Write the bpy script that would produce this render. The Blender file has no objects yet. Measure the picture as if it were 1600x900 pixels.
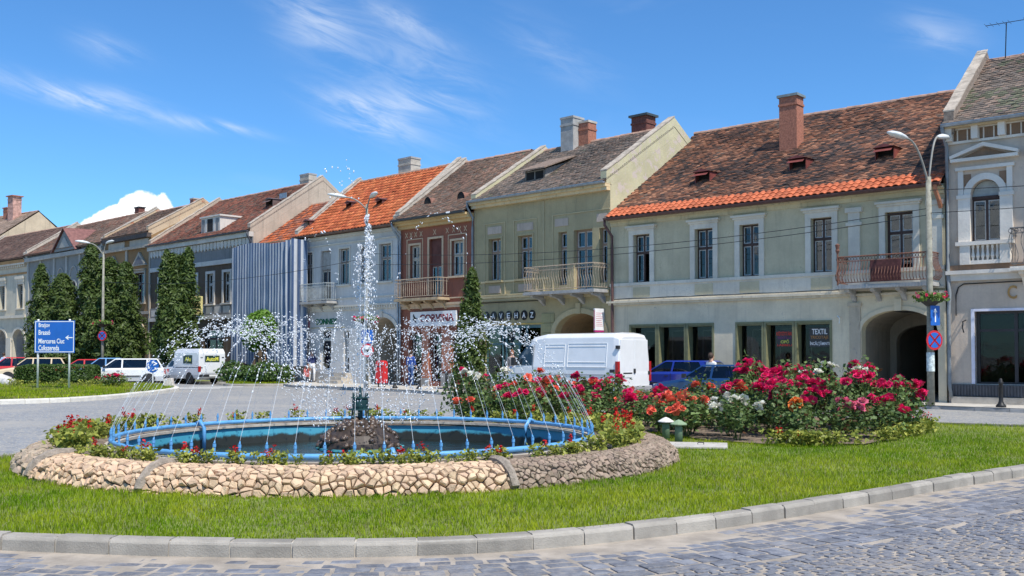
import bpy, math, random
import numpy as np
from math import radians, sin, cos, pi, atan2, sqrt, hypot
random.seed(7); rng = np.random.default_rng(7)
SC = bpy.context.scene
COL = SC.collection

# ------------------------------------------------------------------ camera
PITCH = math.atan(.0279)
cam = bpy.data.cameras.new('camera'); camo = bpy.data.objects.new('camera', cam); COL.objects.link(camo)
camo.location = (0, 0, 1.7); camo.rotation_euler = (radians(90) + PITCH, 0, 0)
cam.sensor_width = 36; cam.lens = 35.1; cam.shift_y = .0366; cam.clip_start = .1; cam.clip_end = 3000
SC.camera = camo

# ------------------------------------------------------------------ light and sky
SUN_EL = radians(58); SUN_DIR = np.array([.560, -.8285]); SUN_DIR /= np.linalg.norm(SUN_DIR)
sun = bpy.data.lights.new('sun', 'SUN'); sun.energy = 4.6; sun.angle = radians(.53); sun.color = (1, .955, .88)
suno = bpy.data.objects.new('sun', sun); COL.objects.link(suno)
sv = np.array([SUN_DIR[0]*cos(SUN_EL), SUN_DIR[1]*cos(SUN_EL), sin(SUN_EL)])
import mathutils
suno.rotation_euler = mathutils.Vector(sv).to_track_quat('Z', 'Y').to_euler()
SC.view_settings.view_transform = 'Standard'; SC.view_settings.look = 'None'
SC.view_settings.exposure = .3; SC.view_settings.gamma = 1; SC.view_settings.use_curve_mapping = False

class E:
    """shader maths by operators on sockets"""
    def __init__(s, t, k): s.t, s.k = t, k
    def op(s, o, b=None, c=None, clamp=False):
        n = s.t.nodes.new('ShaderNodeMath'); n.operation = o; n.use_clamp = clamp
        for i, q in enumerate((s, b, c)):
            if q is None: continue
            if isinstance(q, E): s.t.links.new(q.k, n.inputs[i])
            else: n.inputs[i].default_value = q
        return E(s.t, n.outputs[0])
    def __add__(s, b): return s.op('ADD', b)
    def __sub__(s, b): return s.op('SUBTRACT', b)
    def __mul__(s, b): return s.op('MULTIPLY', b)
    def __truediv__(s, b): return s.op('DIVIDE', b)
    def ramp(s, a, b):
        n = s.t.nodes.new('ShaderNodeMapRange'); n.interpolation_type = 'SMOOTHSTEP'
        s.t.links.new(s.k, n.inputs[0]); n.inputs[1].default_value = a; n.inputs[2].default_value = b
        return E(s.t, n.outputs[0])

def noise(t, vec, scale, detail=4, rough=.55, dist=0):
    n = t.nodes.new('ShaderNodeTexNoise'); n.inputs['Scale'].default_value = scale
    n.inputs['Detail'].default_value = detail; n.inputs['Roughness'].default_value = rough; n.inputs['Distortion'].default_value = dist
    if vec is not None: t.links.new(vec, n.inputs['Vector'])
    return E(t, n.outputs['Fac'])
def combine(t, x, y, z=0.0):
    n = t.nodes.new('ShaderNodeCombineXYZ')
    for i, q in enumerate((x, y, z)):
        if isinstance(q, E): t.links.new(q.k, n.inputs[i])
        else: n.inputs[i].default_value = q
    return n.outputs[0]
def mixc(t, fac, a, b):
    n = t.nodes.new('ShaderNodeMix'); n.data_type = 'RGBA'
    for i, q in ((0, fac), (6, a), (7, b)):
        if isinstance(q, E): t.links.new(q.k, n.inputs[i])
        elif isinstance(q, (tuple, list)): n.inputs[i].default_value = (*q[:3], 1)
        elif isinstance(q, (float, int)): n.inputs[i].default_value = q
        else: t.links.new(q, n.inputs[i])
    return n.outputs[2]

W = bpy.data.worlds.new('World'); SC.world = W; W.use_nodes = True; W.cycles.sampling_method = 'MANUAL'; W.cycles.sample_map_resolution = 256
wt = W.node_tree; wt.nodes.clear()
sky = wt.nodes.new('ShaderNodeTexSky'); sky.sky_type = 'NISHITA'; sky.sun_disc = False
sky.sun_elevation = SUN_EL; sky.sun_rotation = atan2(SUN_DIR[0], SUN_DIR[1])
sky.air_density = 1.0; sky.dust_density = .15; sky.ozone_density = 3.0; sky.altitude = 600
tint = wt.nodes.new('ShaderNodeMix'); tint.data_type = 'RGBA'; tint.blend_type = 'MULTIPLY'; tint.inputs[0].default_value = 1
wt.links.new(sky.outputs[0], tint.inputs[6]); tint.inputs[7].default_value = (.73, 1.28, 1.72, 1)
tc = wt.nodes.new('ShaderNodeTexCoord'); sx = wt.nodes.new('ShaderNodeSeparateXYZ'); wt.links.new(tc.outputs['Generated'], sx.inputs[0])
X, Y, Z = (E(wt, sx.outputs[i]) for i in range(3))
az = X.op('ARCTAN2', Y) * (180/pi); el = Z.op('ARCSINE') * (180/pi)
# wisps of cirrus between pairs of directions (degrees of azimuth and elevation), frayed by one stretched noise
rl = az*.95 - el*.30; rw = el*.95 + az*.30
wobn = (noise(wt, combine(wt, az*.11, el*.25, 1.7), 1.0, 2) - .5) * 3.0
fray = noise(wt, combine(wt, rl*.20, rw*.95, 3.1), 1.0, 5, .62, .6).ramp(.3, .72)
def streak(a0, e0, a1, e1, wid, amp):
    L = hypot(a1-a0, e1-e0); c, s_ = (a1-a0)/L, (e1-e0)/L
    da = az - (a0+a1)/2; de = el - (e0+e1)/2
    l = da*c + de*s_; w = de*c - da*s_ + wobn*wid
    return ((l*l/(L*L*.16) + w*w/(wid*wid)) * -1.0).op('EXPONENT') * amp
cl = streak(-28, 14.3, -19.5, 12.4, .55, .8)
for a in ((-19.5, 12.5, -14, 11.9, .28, .6), (-11.5, 14.2, -5, 12.2, .8, .75), (-11, 14.5, -3.5, 14.0, .6, .6), (-24, 16.3, -20.5, 15.2, .6, .4),
          (-14, 19.5, -9, 16.4, 1.1, .5), (-9, 19.8, -3, 16.8, .6, .4), (-13, 20, -1, 13, 2.2, .2), (-1, 19, 6, 15, 1.2, .16), (-6, 16.2, -1, 13.6, .8, .25), (21, 17.2, 25.5, 15.8, .9, .3), (-5.5, 10.5, 0, 9.4, .6, .35),
          (60, 30, 85, 24, 2, .4), (-80, 26, -50, 20, 2, .4), (150, 30, 180, 24, 2, .4)):
    cl = cl + streak(*a)
cl = cl * fray
veil = noise(wt, combine(wt, az*.05, el*.16, 4.0), 1.0, 4, .6, .8).ramp(.55, .85) * .10
cl = (cl + veil).op('MINIMUM', .85)
base = mixc(wt, cl, tint.outputs[2], (8.4, 9.2, 10.4))
def puff(a, e, ra, re):
    q = ((az-a)*(az-a)/(ra*ra) + (el-e)*(el-e)/(re*re))
    return (q * -1.0).op('EXPONENT')
pf = puff(-20.2, 7.5, 1.7, 1.25)
for a in ((-18.5, 6.9, 1.4, 1.05), (-22.2, 6.4, 1.7, .95), (-20.4, 5.6, 4.6, 1.5), (-21.4, 7.0, 1.6, 1.0), (-24.3, 5.2, 1.8, .8), (38, 5, 6, 2), (52, 6, 6, 2.6), (-47, 5, 6, 2.2), (-62, 6, 7, 3), (120, 6, 9, 3), (-120, 6, 9, 3), (175, 6, 9, 3)):
    pf = pf.op('MAXIMUM', puff(*a))
cn = noise(wt, combine(wt, az, el*1.15, 2.2), .62, 6, .62, .3)
cm = (pf + (cn - .5)*.75).ramp(.40, .50)
shade = noise(wt, combine(wt, az+.25, el*1.15-.5, 2.2), .62, 3, .55, .3).ramp(.3, .7)
cumc = mixc(wt, shade, (9.6, 10.2, 11.4), (14.5, 14.6, 14.6))
skyc = mixc(wt, cm, base, cumc)
bg = wt.nodes.new('ShaderNodeBackground'); bg.inputs[1].default_value = .085; wt.links.new(skyc, bg.inputs[0])
wo = wt.nodes.new('ShaderNodeOutputWorld'); wt.links.new(bg.outputs[0], wo.inputs[0])

# ------------------------------------------------------------------ materials
MATS = {}
def new_mat(name):
    m = bpy.data.materials.new(name); m.use_nodes = True; t = m.node_tree
    b = t.nodes['Principled BSDF']; MATS[name] = m
    return m, t, b
def setin(b, k, v):
    if k in b.inputs: b.inputs[k].default_value = v
def bumpn(t, b, h, strength, dist=.02):
    n = t.nodes.new('ShaderNodeBump'); n.inputs['Strength'].default_value = strength; n.inputs['Distance'].default_value = dist
    t.links.new(h.k, n.inputs['Height']); t.links.new(n.outputs[0], b.inputs['Normal'])
def obco(t):
    n = t.nodes.new('ShaderNodeTexCoord'); return n.outputs['Object']
def scaled(t, vec, s):
    n = t.nodes.new('ShaderNodeVectorMath'); n.operation = 'MULTIPLY'; n.inputs[1].default_value = s; t.links.new(vec, n.inputs[0]); return n.outputs[0]

def mat(name, col, rough=.8, var=.15, scale=4, bump=0., bscale=60, metal=0., spec=.4, coat=0., rnd=0.):
    """plain surface with mottled colour; rnd varies it from object to object"""
    if name in MATS: return MATS[name]
    m, t, b = new_mat(name); vec = obco(t)
    n = noise(t, vec, scale, 5, .6)
    lo = tuple(c*(1-var) for c in col); hi = tuple(min(1, c*(1+var)) for c in col)
    c = mixc(t, n.ramp(.25, .75), lo, hi)
    if rnd:
        oi = t.nodes.new('ShaderNodeObjectInfo'); r = E(t, oi.outputs['Random'])
        hv = t.nodes.new('ShaderNodeHueSaturation'); t.links.new(c, hv.inputs['Color'])
        t.links.new((r*(2*rnd) + (1-rnd)).k, hv.inputs['Value']); c = hv.outputs[0]
    t.links.new(c, b.inputs['Base Color']); b.inputs['Roughness'].default_value = rough
    setin(b, 'Metallic', metal); setin(b, 'Specular IOR Level', spec); setin(b, 'Coat Weight', coat); setin(b, 'Coat Roughness', .06)
    if bump: bumpn(t, b, noise(t, vec, bscale, 4, .6), bump)
    return m

def plaster(name, col, dirt=(.10, .09, .075), amount=.5, patch=None, patch_amt=.0, seed=0.):
    """old painted render: blotches, run-off streaks, soot and some bare patches"""
    if name in MATS: return MATS[name]
    col = (min(.95, col[0]*1.08), col[1]*.98, col[2]*.82)
    m, t, b = new_mat(name); vec = obco(t)
    off = t.nodes.new('ShaderNodeVectorMath'); off.inputs[1].default_value = (seed, seed*1.7, seed*.6); t.links.new(vec, off.inputs[0]); v = off.outputs[0]
    n1 = noise(t, v, .9, 6, .65); n2 = noise(t, v, 14, 5, .6)
    c = mixc(t, n1.ramp(.3, .7), tuple(x*.86 for x in col), tuple(min(1, x*1.08) for x in col))
    c = mixc(t, n2.ramp(.35, .8) * .22, c, tuple(x*.7 for x in col))
    st = noise(t, scaled(t, v, (5.5, 5.5, .35)), 1.0, 5, .7)
    c = mixc(t, (st.ramp(.50, .82) * amount * 1.25), c, dirt)
    c = mixc(t, noise(t, v, .55, 7, .72, .5).ramp(.55, .75) * .35, c, tuple(x*.62 for x in col))
    if patch: c = mixc(t, noise(t, v, 1.7, 7, .7, .4).ramp(.66-patch_amt, .72-patch_amt), c, patch)
    cr = t.nodes.new('ShaderNodeTexVoronoi'); cr.feature = 'DISTANCE_TO_EDGE'; cr.inputs['Scale'].default_value = .8
    wv = t.nodes.new('ShaderNodeVectorMath'); wv.operation = 'ADD'; t.links.new(v, wv.inputs[0])
    nz = t.nodes.new('ShaderNodeTexNoise'); nz.inputs['Scale'].default_value = 3; t.links.new(v, nz.inputs['Vector']); t.links.new(nz.outputs['Color'], wv.inputs[1])
    t.links.new(wv.outputs[0], cr.inputs['Vector'])
    crk = E(t, cr.outputs['Distance']).ramp(.008, .0) * n1.ramp(.5, .65) * .5
    c = mixc(t, crk, c, dirt)
    t.links.new(c, b.inputs['Base Color']); b.inputs['Roughness'].default_value = .88; setin(b, 'Specular IOR Level', .25)
    bumpn(t, b, n2 + n1*.6, .35, .02)
    return m

def mat_attr(name, rough=.8, var=.12, scale=20, bump=.0, spec=.3, transl=0., rnd=0., bscale=50):
    """colour per face from the mesh, small noise on top"""
    if name in MATS: return MATS[name]
    m, t, b = new_mat(name); a = t.nodes.new('ShaderNodeAttribute'); a.attribute_name = 'Col'
    c = a.outputs['Color']
    hv = t.nodes.new('ShaderNodeHueSaturation'); t.links.new(c, hv.inputs['Color'])
    val = noise(t, obco(t), scale, 4, .6) * (2*var) + (1-var)
    if rnd:
        oi = t.nodes.new('ShaderNodeObjectInfo'); val = val * (E(t, oi.outputs['Random'])*(2*rnd) + (1-rnd))
    t.links.new(val.k, hv.inputs['Value']); c = hv.outputs[0]
    t.links.new(c, b.inputs['Base Color']); b.inputs['Roughness'].default_value = rough; setin(b, 'Specular IOR Level', spec)
    if bump: bumpn(t, b, noise(t, obco(t), bscale, 4, .6), bump)
    if transl:
        tr = t.nodes.new('ShaderNodeBsdfTranslucent'); t.links.new(c, tr.inputs[0])
        mx = t.nodes.new('ShaderNodeMixShader'); mx.inputs[0].default_value = transl
        t.links.new(b.outputs[0], mx.inputs[1]); t.links.new(tr.outputs[0], mx.inputs[2]); t.links.new(mx.outputs[0], t.nodes['Material Output'].inputs[0])
    return m

def glass(name, tintc=(.35, .4, .4), refl=.16, rough=.02):
    if name in MATS: return MATS[name]
    m, t, b = new_mat(name)
    g = t.nodes.new('ShaderNodeBsdfGlossy'); g.inputs['Roughness'].default_value = rough; g.inputs[0].default_value = (.9, .95, 1, 1)
    tr = t.nodes.new('ShaderNodeBsdfTransparent'); tr.inputs[0].default_value = (*tintc, 1)
    lw = t.nodes.new('ShaderNodeLayerWeight'); lw.inputs[0].default_value = .35
    f = E(t, lw.outputs['Fresnel']) * .38 + refl*.2
    mx = t.nodes.new('ShaderNodeMixShader'); t.links.new(f.op('MINIMUM', .9).k, mx.inputs[0])
    t.links.new(tr.outputs[0], mx.inputs[1]); t.links.new(g.outputs[0], mx.inputs[2])
    if rough < .1:
        bn = t.nodes.new('ShaderNodeBump'); bn.inputs['Strength'].default_value = .06; bn.inputs['Distance'].default_value = .05
        t.links.new(noise(t, obco(t), 1.6, 2).k, bn.inputs['Height']); t.links.new(bn.outputs[0], g.inputs['Normal'])
    t.links.new(mx.outputs[0], t.nodes['Material Output'].inputs[0])
    return m

# ------------------------------------------------------------------ mesh helpers
class MB:
    def __init__(s): s.v = []; s.f = []
    def add(s, vs, fs):
        o = len(s.v); s.v += [tuple(map(float, p)) for p in vs]; s.f += [tuple(i+o for i in f) for f in fs]; return s
    def quad(s, *p): return s.add(p, [tuple(range(len(p)))])
    def box(s, x0, x1, y0, y1, z0, z1):
        return s.add([(x0,y0,z0),(x1,y0,z0),(x1,y1,z0),(x0,y1,z0),(x0,y0,z1),(x1,y0,z1),(x1,y1,z1),(x0,y1,z1)],
                     [(0,3,2,1),(4,5,6,7),(0,1,5,4),(1,2,6,5),(2,3,7,6),(3,0,4,7)])
    def tube(s, pts, r, n=6, cap=True):
        pts = [np.array(p, float) for p in pts]; k = len(pts)
        rs = r if isinstance(r, (list, tuple)) else [r]*k
        ring = []; up0 = np.array([0., 0, 1])
        for i in range(k):
            d = pts[min(i+1, k-1)] - pts[max(i-1, 0)]; d = d/(np.linalg.norm(d)+1e-9)
            a = np.cross(d, up0)
            if np.linalg.norm(a) < .05: a = np.cross(d, [1., 0, 0])
            a /= np.linalg.norm(a); b = np.cross(d, a)
            ring.append([pts[i] + rs[i]*(cos(2*pi*j/n)*a + sin(2*pi*j/n)*b) for j in range(n)])
        vs = [p for q in ring for p in q]; fs = []
        for i in range(k-1):
            for j in range(n): fs.append((i*n+j, i*n+(j+1)%n, (i+1)*n+(j+1)%n, (i+1)*n+j))
        if cap: fs += [tuple(range(n))[::-1], tuple(range((k-1)*n, k*n))]
        return s.add(vs, fs)
    def lathe(s, prof, n=12, c=(0, 0, 0), close=True):
        vs = []; fs = []; k = len(prof)
        for r, z in prof:
            for j in range(n): vs.append((c[0]+r*cos(2*pi*j/n), c[1]+r*sin(2*pi*j/n), c[2]+z))
        for i in range(k-1):
            for j in range(n): fs.append((i*n+j, i*n+(j+1)%n, (i+1)*n+(j+1)%n, (i+1)*n+j))
        if close: fs += [tuple(range(n))[::-1], tuple(range((k-1)*n, k*n))]
        return s.add(vs, fs)
    def prism(s, poly, fn, a, b):
        """polygon (p,q) swept from a to b; fn(p,q,w) gives the point"""
        n = len(poly); vs = [fn(p, q, a) for p, q in poly] + [fn(p, q, b) for p, q in poly]
        return s.add(vs, [tuple(range(n))[::-1], tuple(range(n, 2*n))] + [(i, (i+1)%n, n+(i+1)%n, n+i) for i in range(n)])
    def ball(s, c, r, n=8, m=5, sc=(1, 1, 1)):
        prof = [(r*sin(pi*i/m), -r*cos(pi*i/m)) for i in range(m+1)]
        o = MB().lathe([(max(p, .001), z) for p, z in prof], n)
        return s.add([(c[0]+x*sc[0], c[1]+y*sc[1], c[2]+z*sc[2]) for x, y, z in o.v], o.f)
    def mesh(s, name, m=None, smooth=False):
        me = bpy.data.meshes.new(name); me.from_pydata(s.v, [], s.f)
        if m: me.materials.append(m)
        if smooth: me.polygons.foreach_set('use_smooth', [True]*len(me.polygons))
        return me
    def build(s, name, m, parent=None, smooth=False, kind=None, bevel=0, label=None):
        return link(name, s.mesh(name, m, smooth), parent, kind, bevel, label)

def link(name, me, parent=None, kind=None, bevel=0, label=None):
    o = bpy.data.objects.new(name, me); COL.objects.link(o)
    if parent: o.parent = parent
    if kind: o['kind'] = kind
    if label: o['label'] = label
    if bevel:
        b = o.modifiers.new('bevel', 'BEVEL'); b.width = bevel; b.segments = 2; b.limit_method = 'ANGLE'; b.angle_limit = radians(35)
    return o

def fast_mesh(name, V, F, cols=None, m=None, smooth=False):
    """V (n,3), F (k,c) all faces with c corners, cols (n,3) per vertex"""
    me = bpy.data.meshes.new(name); V = np.asarray(V, np.float32); F = np.asarray(F, np.int32)
    me.vertices.add(len(V)); me.vertices.foreach_set('co', V.ravel())
    me.loops.add(F.size); me.loops.foreach_set('vertex_index', F.ravel())
    me.polygons.add(len(F)); me.polygons.foreach_set('loop_start', np.arange(0, F.size, F.shape[1], dtype=np.int32))
    if smooth: me.polygons.foreach_set('use_smooth', np.ones(len(F), bool))
    me.update(calc_edges=True)
    if cols is not None:
        a = me.color_attributes.new('Col', 'FLOAT_COLOR', 'POINT')
        a.data.foreach_set('color', np.c_[cols, np.ones(len(V))].astype(np.float32).ravel())
    if m: me.materials.append(m)
    return me

def tag(o, label, cat, group=None):
    o['label'] = label; o['category'] = cat
    if group: o['group'] = group
    return o
def thing(name, label, cat, loc=(0, 0, 0), rz=0, group=None):
    o = bpy.data.objects.new(name, None); COL.objects.link(o); o.location = loc; o.rotation_euler = (0, 0, rz); o.empty_display_size = .2
    return tag(o, label, cat, group)
def copy_tree(o, parent=None):
    c = o.copy(); COL.objects.link(c)
    if parent: c.parent = parent
    for ch in o.children: copy_tree(ch, c)
    return c
def poly_sheet(name, pts, z, m, kind='structure'):
    import mathutils.geometry as g
    tri = g.tessellate_polygon([[mathutils.Vector((x, y, 0)) for x, y in pts]])
    return link(name, MB().add([(x, y, z) for x, y in pts], [tuple(t) for t in tri]).mesh(name, m), None, kind)

# lettering: all text is turned into meshes once, here, while the scene is still small
TXT = {}
def make_texts(specs):
    obs = []
    for key, (s, size, ext) in specs.items():
        c = bpy.data.curves.new('t', 'FONT'); c.body = s; c.size = size; c.extrude = ext; c.resolution_u = 3; c.align_x = 'LEFT'; c.offset = .016
        o = bpy.data.objects.new('t', c); COL.objects.link(o); obs.append((key, o))
    dg = bpy.context.evaluated_depsgraph_get()
    for key, o in obs:
        me = bpy.data.meshes.new_from_object(o.evaluated_get(dg)); me.name = 'lettering'; TXT[key] = me
    for _, o in obs: c = o.data; bpy.data.objects.remove(o); bpy.data.curves.remove(c)
SPEC = {'b1': ('Braşov', 1, .01), 'b2': ('Brassó', 1, .01), 'b3': ('Miercurea Ciuc', 1, .01), 'b4': ('Csíkszereda', 1, .01),
        'connex': ('CONNEX', 1, .03), 'corvina': ('CORVINA', 1, .03), 'G': ('C', 1, .08), 'textil': ('TEXTIL', 1, .01), 'tric': ('TRICOTAJE', 1, .01),
        'inc': ('ÎNCĂLŢĂMINTE', 1, .01), 'cipo': ('CIPŐ', 1, .01), 'r1': ('KÖTÖTTÁRU', 1, .01), 'r2': ('TEXTÍLIA', 1, .01), 'r3': ('LÁBBELI', 1, .01),
        'auto': ('AutoM', 1, .01), 'alu': ('Alu', 1, .01)}
for ch in 'KAVEHZ': SPEC['L'+ch] = (ch, 1, .03)
make_texts(SPEC)
def lettering(key, w, h, m, parent, place, label=None):
    """fit the text into a w x h rectangle; place(x,y,z) maps text coordinates (x right, y up, z out) into the parent's space"""
    me = TXT[key].copy(); co = np.empty(len(me.vertices)*3, np.float32); me.vertices.foreach_get('co', co); co = co.reshape(-1, 3)
    lo, hi = co.min(0), co.max(0)
    x = (co[:, 0]-lo[0])/(hi[0]-lo[0])*w; y = (co[:, 1]-lo[1])/(hi[1]-lo[1])*h; z = (co[:, 2]-lo[2])*min(w, 1)*.5
    me.vertices.foreach_set('co', np.array([place(a, b, c) for a, b, c in zip(x, y, z)], np.float32).ravel()); me.update()
    me.materials.clear(); me.materials.append(m)
    return link('lettering', me, parent, None, 0, label)

# ================================================================== THE SETTING: ground, road, kerbs, islands
def densify(pts, step, closed=True):
    pts = [np.array(p, float) for p in pts]; n = len(pts); out = []
    for i in range(n if closed else n-1):   # Catmull-Rom
        p0, p1, p2, p3 = (pts[(i+k-1) % n] if closed else pts[min(max(i+k-1, 0), n-1)] for k in range(4))
        m = max(2, int(np.linalg.norm(p2-p1)/step))
        for j in range(m):
            t = j/m
            out.append(.5*((2*p1) + (p2-p0)*t + (2*p0-5*p1+4*p2-p3)*t*t + (3*p1-p0-3*p2+p3)*t**3))
    if not closed: out.append(pts[-1])
    return np.array(out)
def arclen(P, closed):
    Q = np.vstack([P, P[:1]]) if closed else P
    d = np.r_[0, np.cumsum(np.linalg.norm(np.diff(Q, axis=0), axis=1))]; return Q, d
def at_s(Q, d, s):
    s = np.clip(s, 0, d[-1]); return np.array([np.interp(s, d, Q[:, 0]), np.interp(s, d, Q[:, 1])])
def inside(P, x, y):
    x = np.asarray(x); y = np.asarray(y); r = np.zeros(x.shape, bool); n = len(P)
    for i in range(n):
        x1, y1 = P[i]; x2, y2 = P[(i+1) % n]
        c = ((y1 > y) != (y2 > y)) & (x < (x2-x1)*(y-y1)/(y2-y1+1e-12)+x1); r ^= c
    return r

# road: one sheet to the horizon, small setts and dusty patches in its material
def road_mat():
    m, t, b = new_mat('sett_road'); vec = obco(t)
    vo = t.nodes.new('ShaderNodeTexVoronoi'); vo.feature = 'F1'; vo.inputs['Scale'].default_value = 7.5; t.links.new(vec, vo.inputs['Vector'])
    ve = t.nodes.new('ShaderNodeTexVoronoi'); ve.feature = 'DISTANCE_TO_EDGE'; ve.inputs['Scale'].default_value = 7.5; t.links.new(vec, ve.inputs['Vector'])
    e = E(t, ve.outputs['Distance']); g = E(t, vo.outputs['Color'])
    stone = mixc(t, g, (.17, .18, .195), (.285, .29, .295))
    sand = noise(t, vec, .35, 6, .65).ramp(.46, .72)
    c = mixc(t, e.ramp(.10, .02), stone, (.40, .37, .31))
    c = mixc(t, sand*.75, c, (.38, .35, .30))
    c = mixc(t, noise(t, scaled(t, vec, (.25, .9, 1)), 1.0, 5, .6).ramp(.5, .75)*.35, c, (.20, .195, .19))
    t.links.new(c, b.inputs['Base Color']); b.inputs['Roughness'].default_value = .72
    bumpn(t, b, e.ramp(0, .12), .5, .02); return m
ROAD = road_mat()
SAND = mat('joint_sand', (.36, .31, .25), .95, .25, 3, .5, 90)
link('road', MB().quad((-900, -400, 0), (900, -400, 0), (900, 1600, 0), (-900, 1600, 0)).mesh('road', ROAD), None, 'structure')

ISL = densify([(-10.8, 10.6), (-8.6, 9.6), (-6.5, 9.05), (-4.4, 8.64), (-2.66, 8.36), (-1.17, 8.36), (.17, 8.66), (1.84, 9.59), (3.64, 10.97), (5.43, 12.5), (7.05, 13.8), (9.5, 15.7), (12, 17.8),
               (13.2, 19.6), (12.3, 21.3), (10, 22.7), (7, 24.6), (3, 26), (-.6, 25.2), (-2.2, 22.6), (-4.6, 21.0), (-6.6, 19.3), (-7.75, 17.2), (-7.9, 15.4), (-9.2, 14.6), (-11.2, 13.4), (-11.8, 11.8)], .12)
KERB = mat('kerb_concrete', (.30, .273, .232), .85, .22, 3, .4, 70, rnd=.14)
MORTAR = mat('kerb_mortar', (.46, .42, .36), .95, .15, 20)
def kerb_ring(name, P, closed, height, length, width=.15, zb=-.05, s0=0, s1=None, m=KERB, near=None):
    """kerb stones laid along a line; the line is the foot of the face on the road side, island to its left"""
    Q, d = arclen(P, closed); s1 = s1 or d[-1]
    root = None
    def frame(s):
        p = at_s(Q, d, s); a = at_s(Q, d, max(s-.05, 0)); b = at_s(Q, d, min(s+.05, d[-1])); tt = b-a; tt = tt/np.linalg.norm(tt)
        return p, np.array([-tt[1], tt[0]])
    mb = MB(); prev = None
    for s in np.arange(s0, s1+.01, .25):
        p, n = frame(s); cur = [(p[0]+n[0]*.018, p[1]+n[1]*.018, zb), (p[0]+n[0]*.022, p[1]+n[1]*.022, height-.016), (p[0]+n[0]*(width-.01), p[1]+n[1]*(width-.01), height-.012)]
        if prev: mb.quad(prev[0], cur[0], cur[1], prev[1]); mb.quad(prev[1], cur[1], cur[2], prev[2])
        prev = cur
    root = mb.build(name, MORTAR, None, kind='structure')
    s = s0
    while s < s1-.02:
        L = min(length*random.uniform(.96, 1.04), s1-s); g = random.uniform(.010, .022)
        jz = random.uniform(-.006, .006); jn = random.uniform(-.008, .008)
        st = []
        for q in (s+g/2, s+L/2, s+L-g/2):
            p, n = frame(q)
            st.append([(p[0]+n[0]*(a+jn), p[1]+n[1]*(a+jn), z+jz if z > 0 else z) for a, z in ((0, zb), (.006, height*.72), (.012, height-.028), (.034, height-.003), (width, height), (width, zb))])
        vs = [v for c in st for v in c]; fs = []
        for i in range(2):
            for k in range(5): fs.append((i*6+k, (i+1)*6+k, (i+1)*6+k+1, i*6+k+1))
        fs += [tuple(range(6)), tuple(range(12, 18))[::-1]]
        MB().add(vs, fs).build('kerb_stone', m, root)
        s += L
    return root
Qi, di = arclen(ISL, True)
kerb_ring('kerb', ISL, True, .14, .52)

# lawn ground of the round island (a ring round the fountain) and its grass
FC = np.array([-2.42, 15.95]); R_PIPE = 3.69; R_WALL = 4.97; EY = .945
def inset(P, w):
    Q = np.roll(P, -1, 0) - np.roll(P, 1, 0); Q /= np.linalg.norm(Q, axis=1)[:, None]; return P + np.c_[-Q[:, 1], Q[:, 0]]*w
SOIL = mat('garden_soil', (.19, .145, .105), .95, .35, 6, .8, 40)
LAWN = mat('lawn_ground', (.17, .20, .05), .95, .35, 5, .5, 60)
IS2 = inset(ISL, .10)
import mathutils.geometry as mgeo
_o = [tuple(p) for p in IS2[::4]]; _h = [(FC[0]+4.6*cos(2*pi*i/64), FC[1]+4.6*EY*sin(2*pi*i/64)) for i in range(64)][::-1]
_t = mgeo.tessellate_polygon([[mathutils.Vector((x, y, 0)) for x, y in q] for q in (_o, _h)])
link('lawn', MB().add([(x, y, .085) for x, y in _o+_h], [tuple(t) for t in _t]).mesh('lawn', LAWN), None, 'structure')

def vnoise(x, y, s, seed=0):
    """smooth value noise on arrays"""
    r = np.random.default_rng(seed).random((64, 64)); x = np.asarray(x)*s+100; y = np.asarray(y)*s+100
    i, j = np.floor(x).astype(int), np.floor(y).astype(int); u, v = x-i, y-j; u = u*u*(3-2*u); v = v*v*(3-2*v)
    g = lambda a, b: r[a % 64, b % 64]
    return (g(i, j)*(1-u)+g(i+1, j)*u)*(1-v) + (g(i, j+1)*(1-u)+g(i+1, j+1)*u)*v
GRASS = mat_attr('grass_blades', .7, .1, 8, 0, .12, .45)
def grass(name, x, y, z, hmin, hmax, wid, label, dry=.0, seed=1, lift=None):
    n = len(x); r = np.random.default_rng(seed)
    a = r.random(n)*2*pi; h = r.uniform(hmin, hmax, n)*(.45+.7*vnoise(x, y, 1.3, seed)+.5*vnoise(x, y, 4.5, seed+8)); lean = r.uniform(.15, .75, n)*h; la = r.random(n)*2*pi
    w = wid*r.uniform(.7, 1.3, n)
    B = np.c_[x, y, np.full(n, z)]; dx = np.c_[np.cos(a)*w, np.sin(a)*w, np.zeros(n)]
    mid = B + np.c_[np.cos(la)*lean*.3, np.sin(la)*lean*.3, h*.6]; tip = B + np.c_[np.cos(la)*lean, np.sin(la)*lean, h]
    V = np.stack([B-dx, B+dx, mid+dx*.7, mid-dx*.7, tip], 1).reshape(-1, 3)
    o = np.arange(n)*5; F3 = np.stack([np.c_[o, o+1, o+2], np.c_[o, o+2, o+3], np.c_[o+3, o+2, o+4]], 1).reshape(-1, 3)
    k = np.clip(vnoise(x, y, .55, seed+3)*.8+vnoise(x, y, 2.7, seed+4)*.7+vnoise(x, y, 9., seed+5)*.3-.4, 0, 1)[:, None]; q = r.random((n, 1))
    c = (np.array([.165, .30, .008])*(1-k) + np.array([.42, .48, .03])*k)*(.65+.6*q)
    d = (r.random(n) < dry*(.3+3.5*np.clip(vnoise(x, y, .9, seed+7)-.45, 0, 1)))[:, None]; c = np.where(d, np.array([.36, .31, .13])*(.7+.5*q), c)
    cols = np.repeat(c, 5, 0)
    o_ = link(name, fast_mesh(name, V, F3, cols, GRASS)); o_['kind'] = 'stuff'; return tag(o_, label, 'grass')
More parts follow.
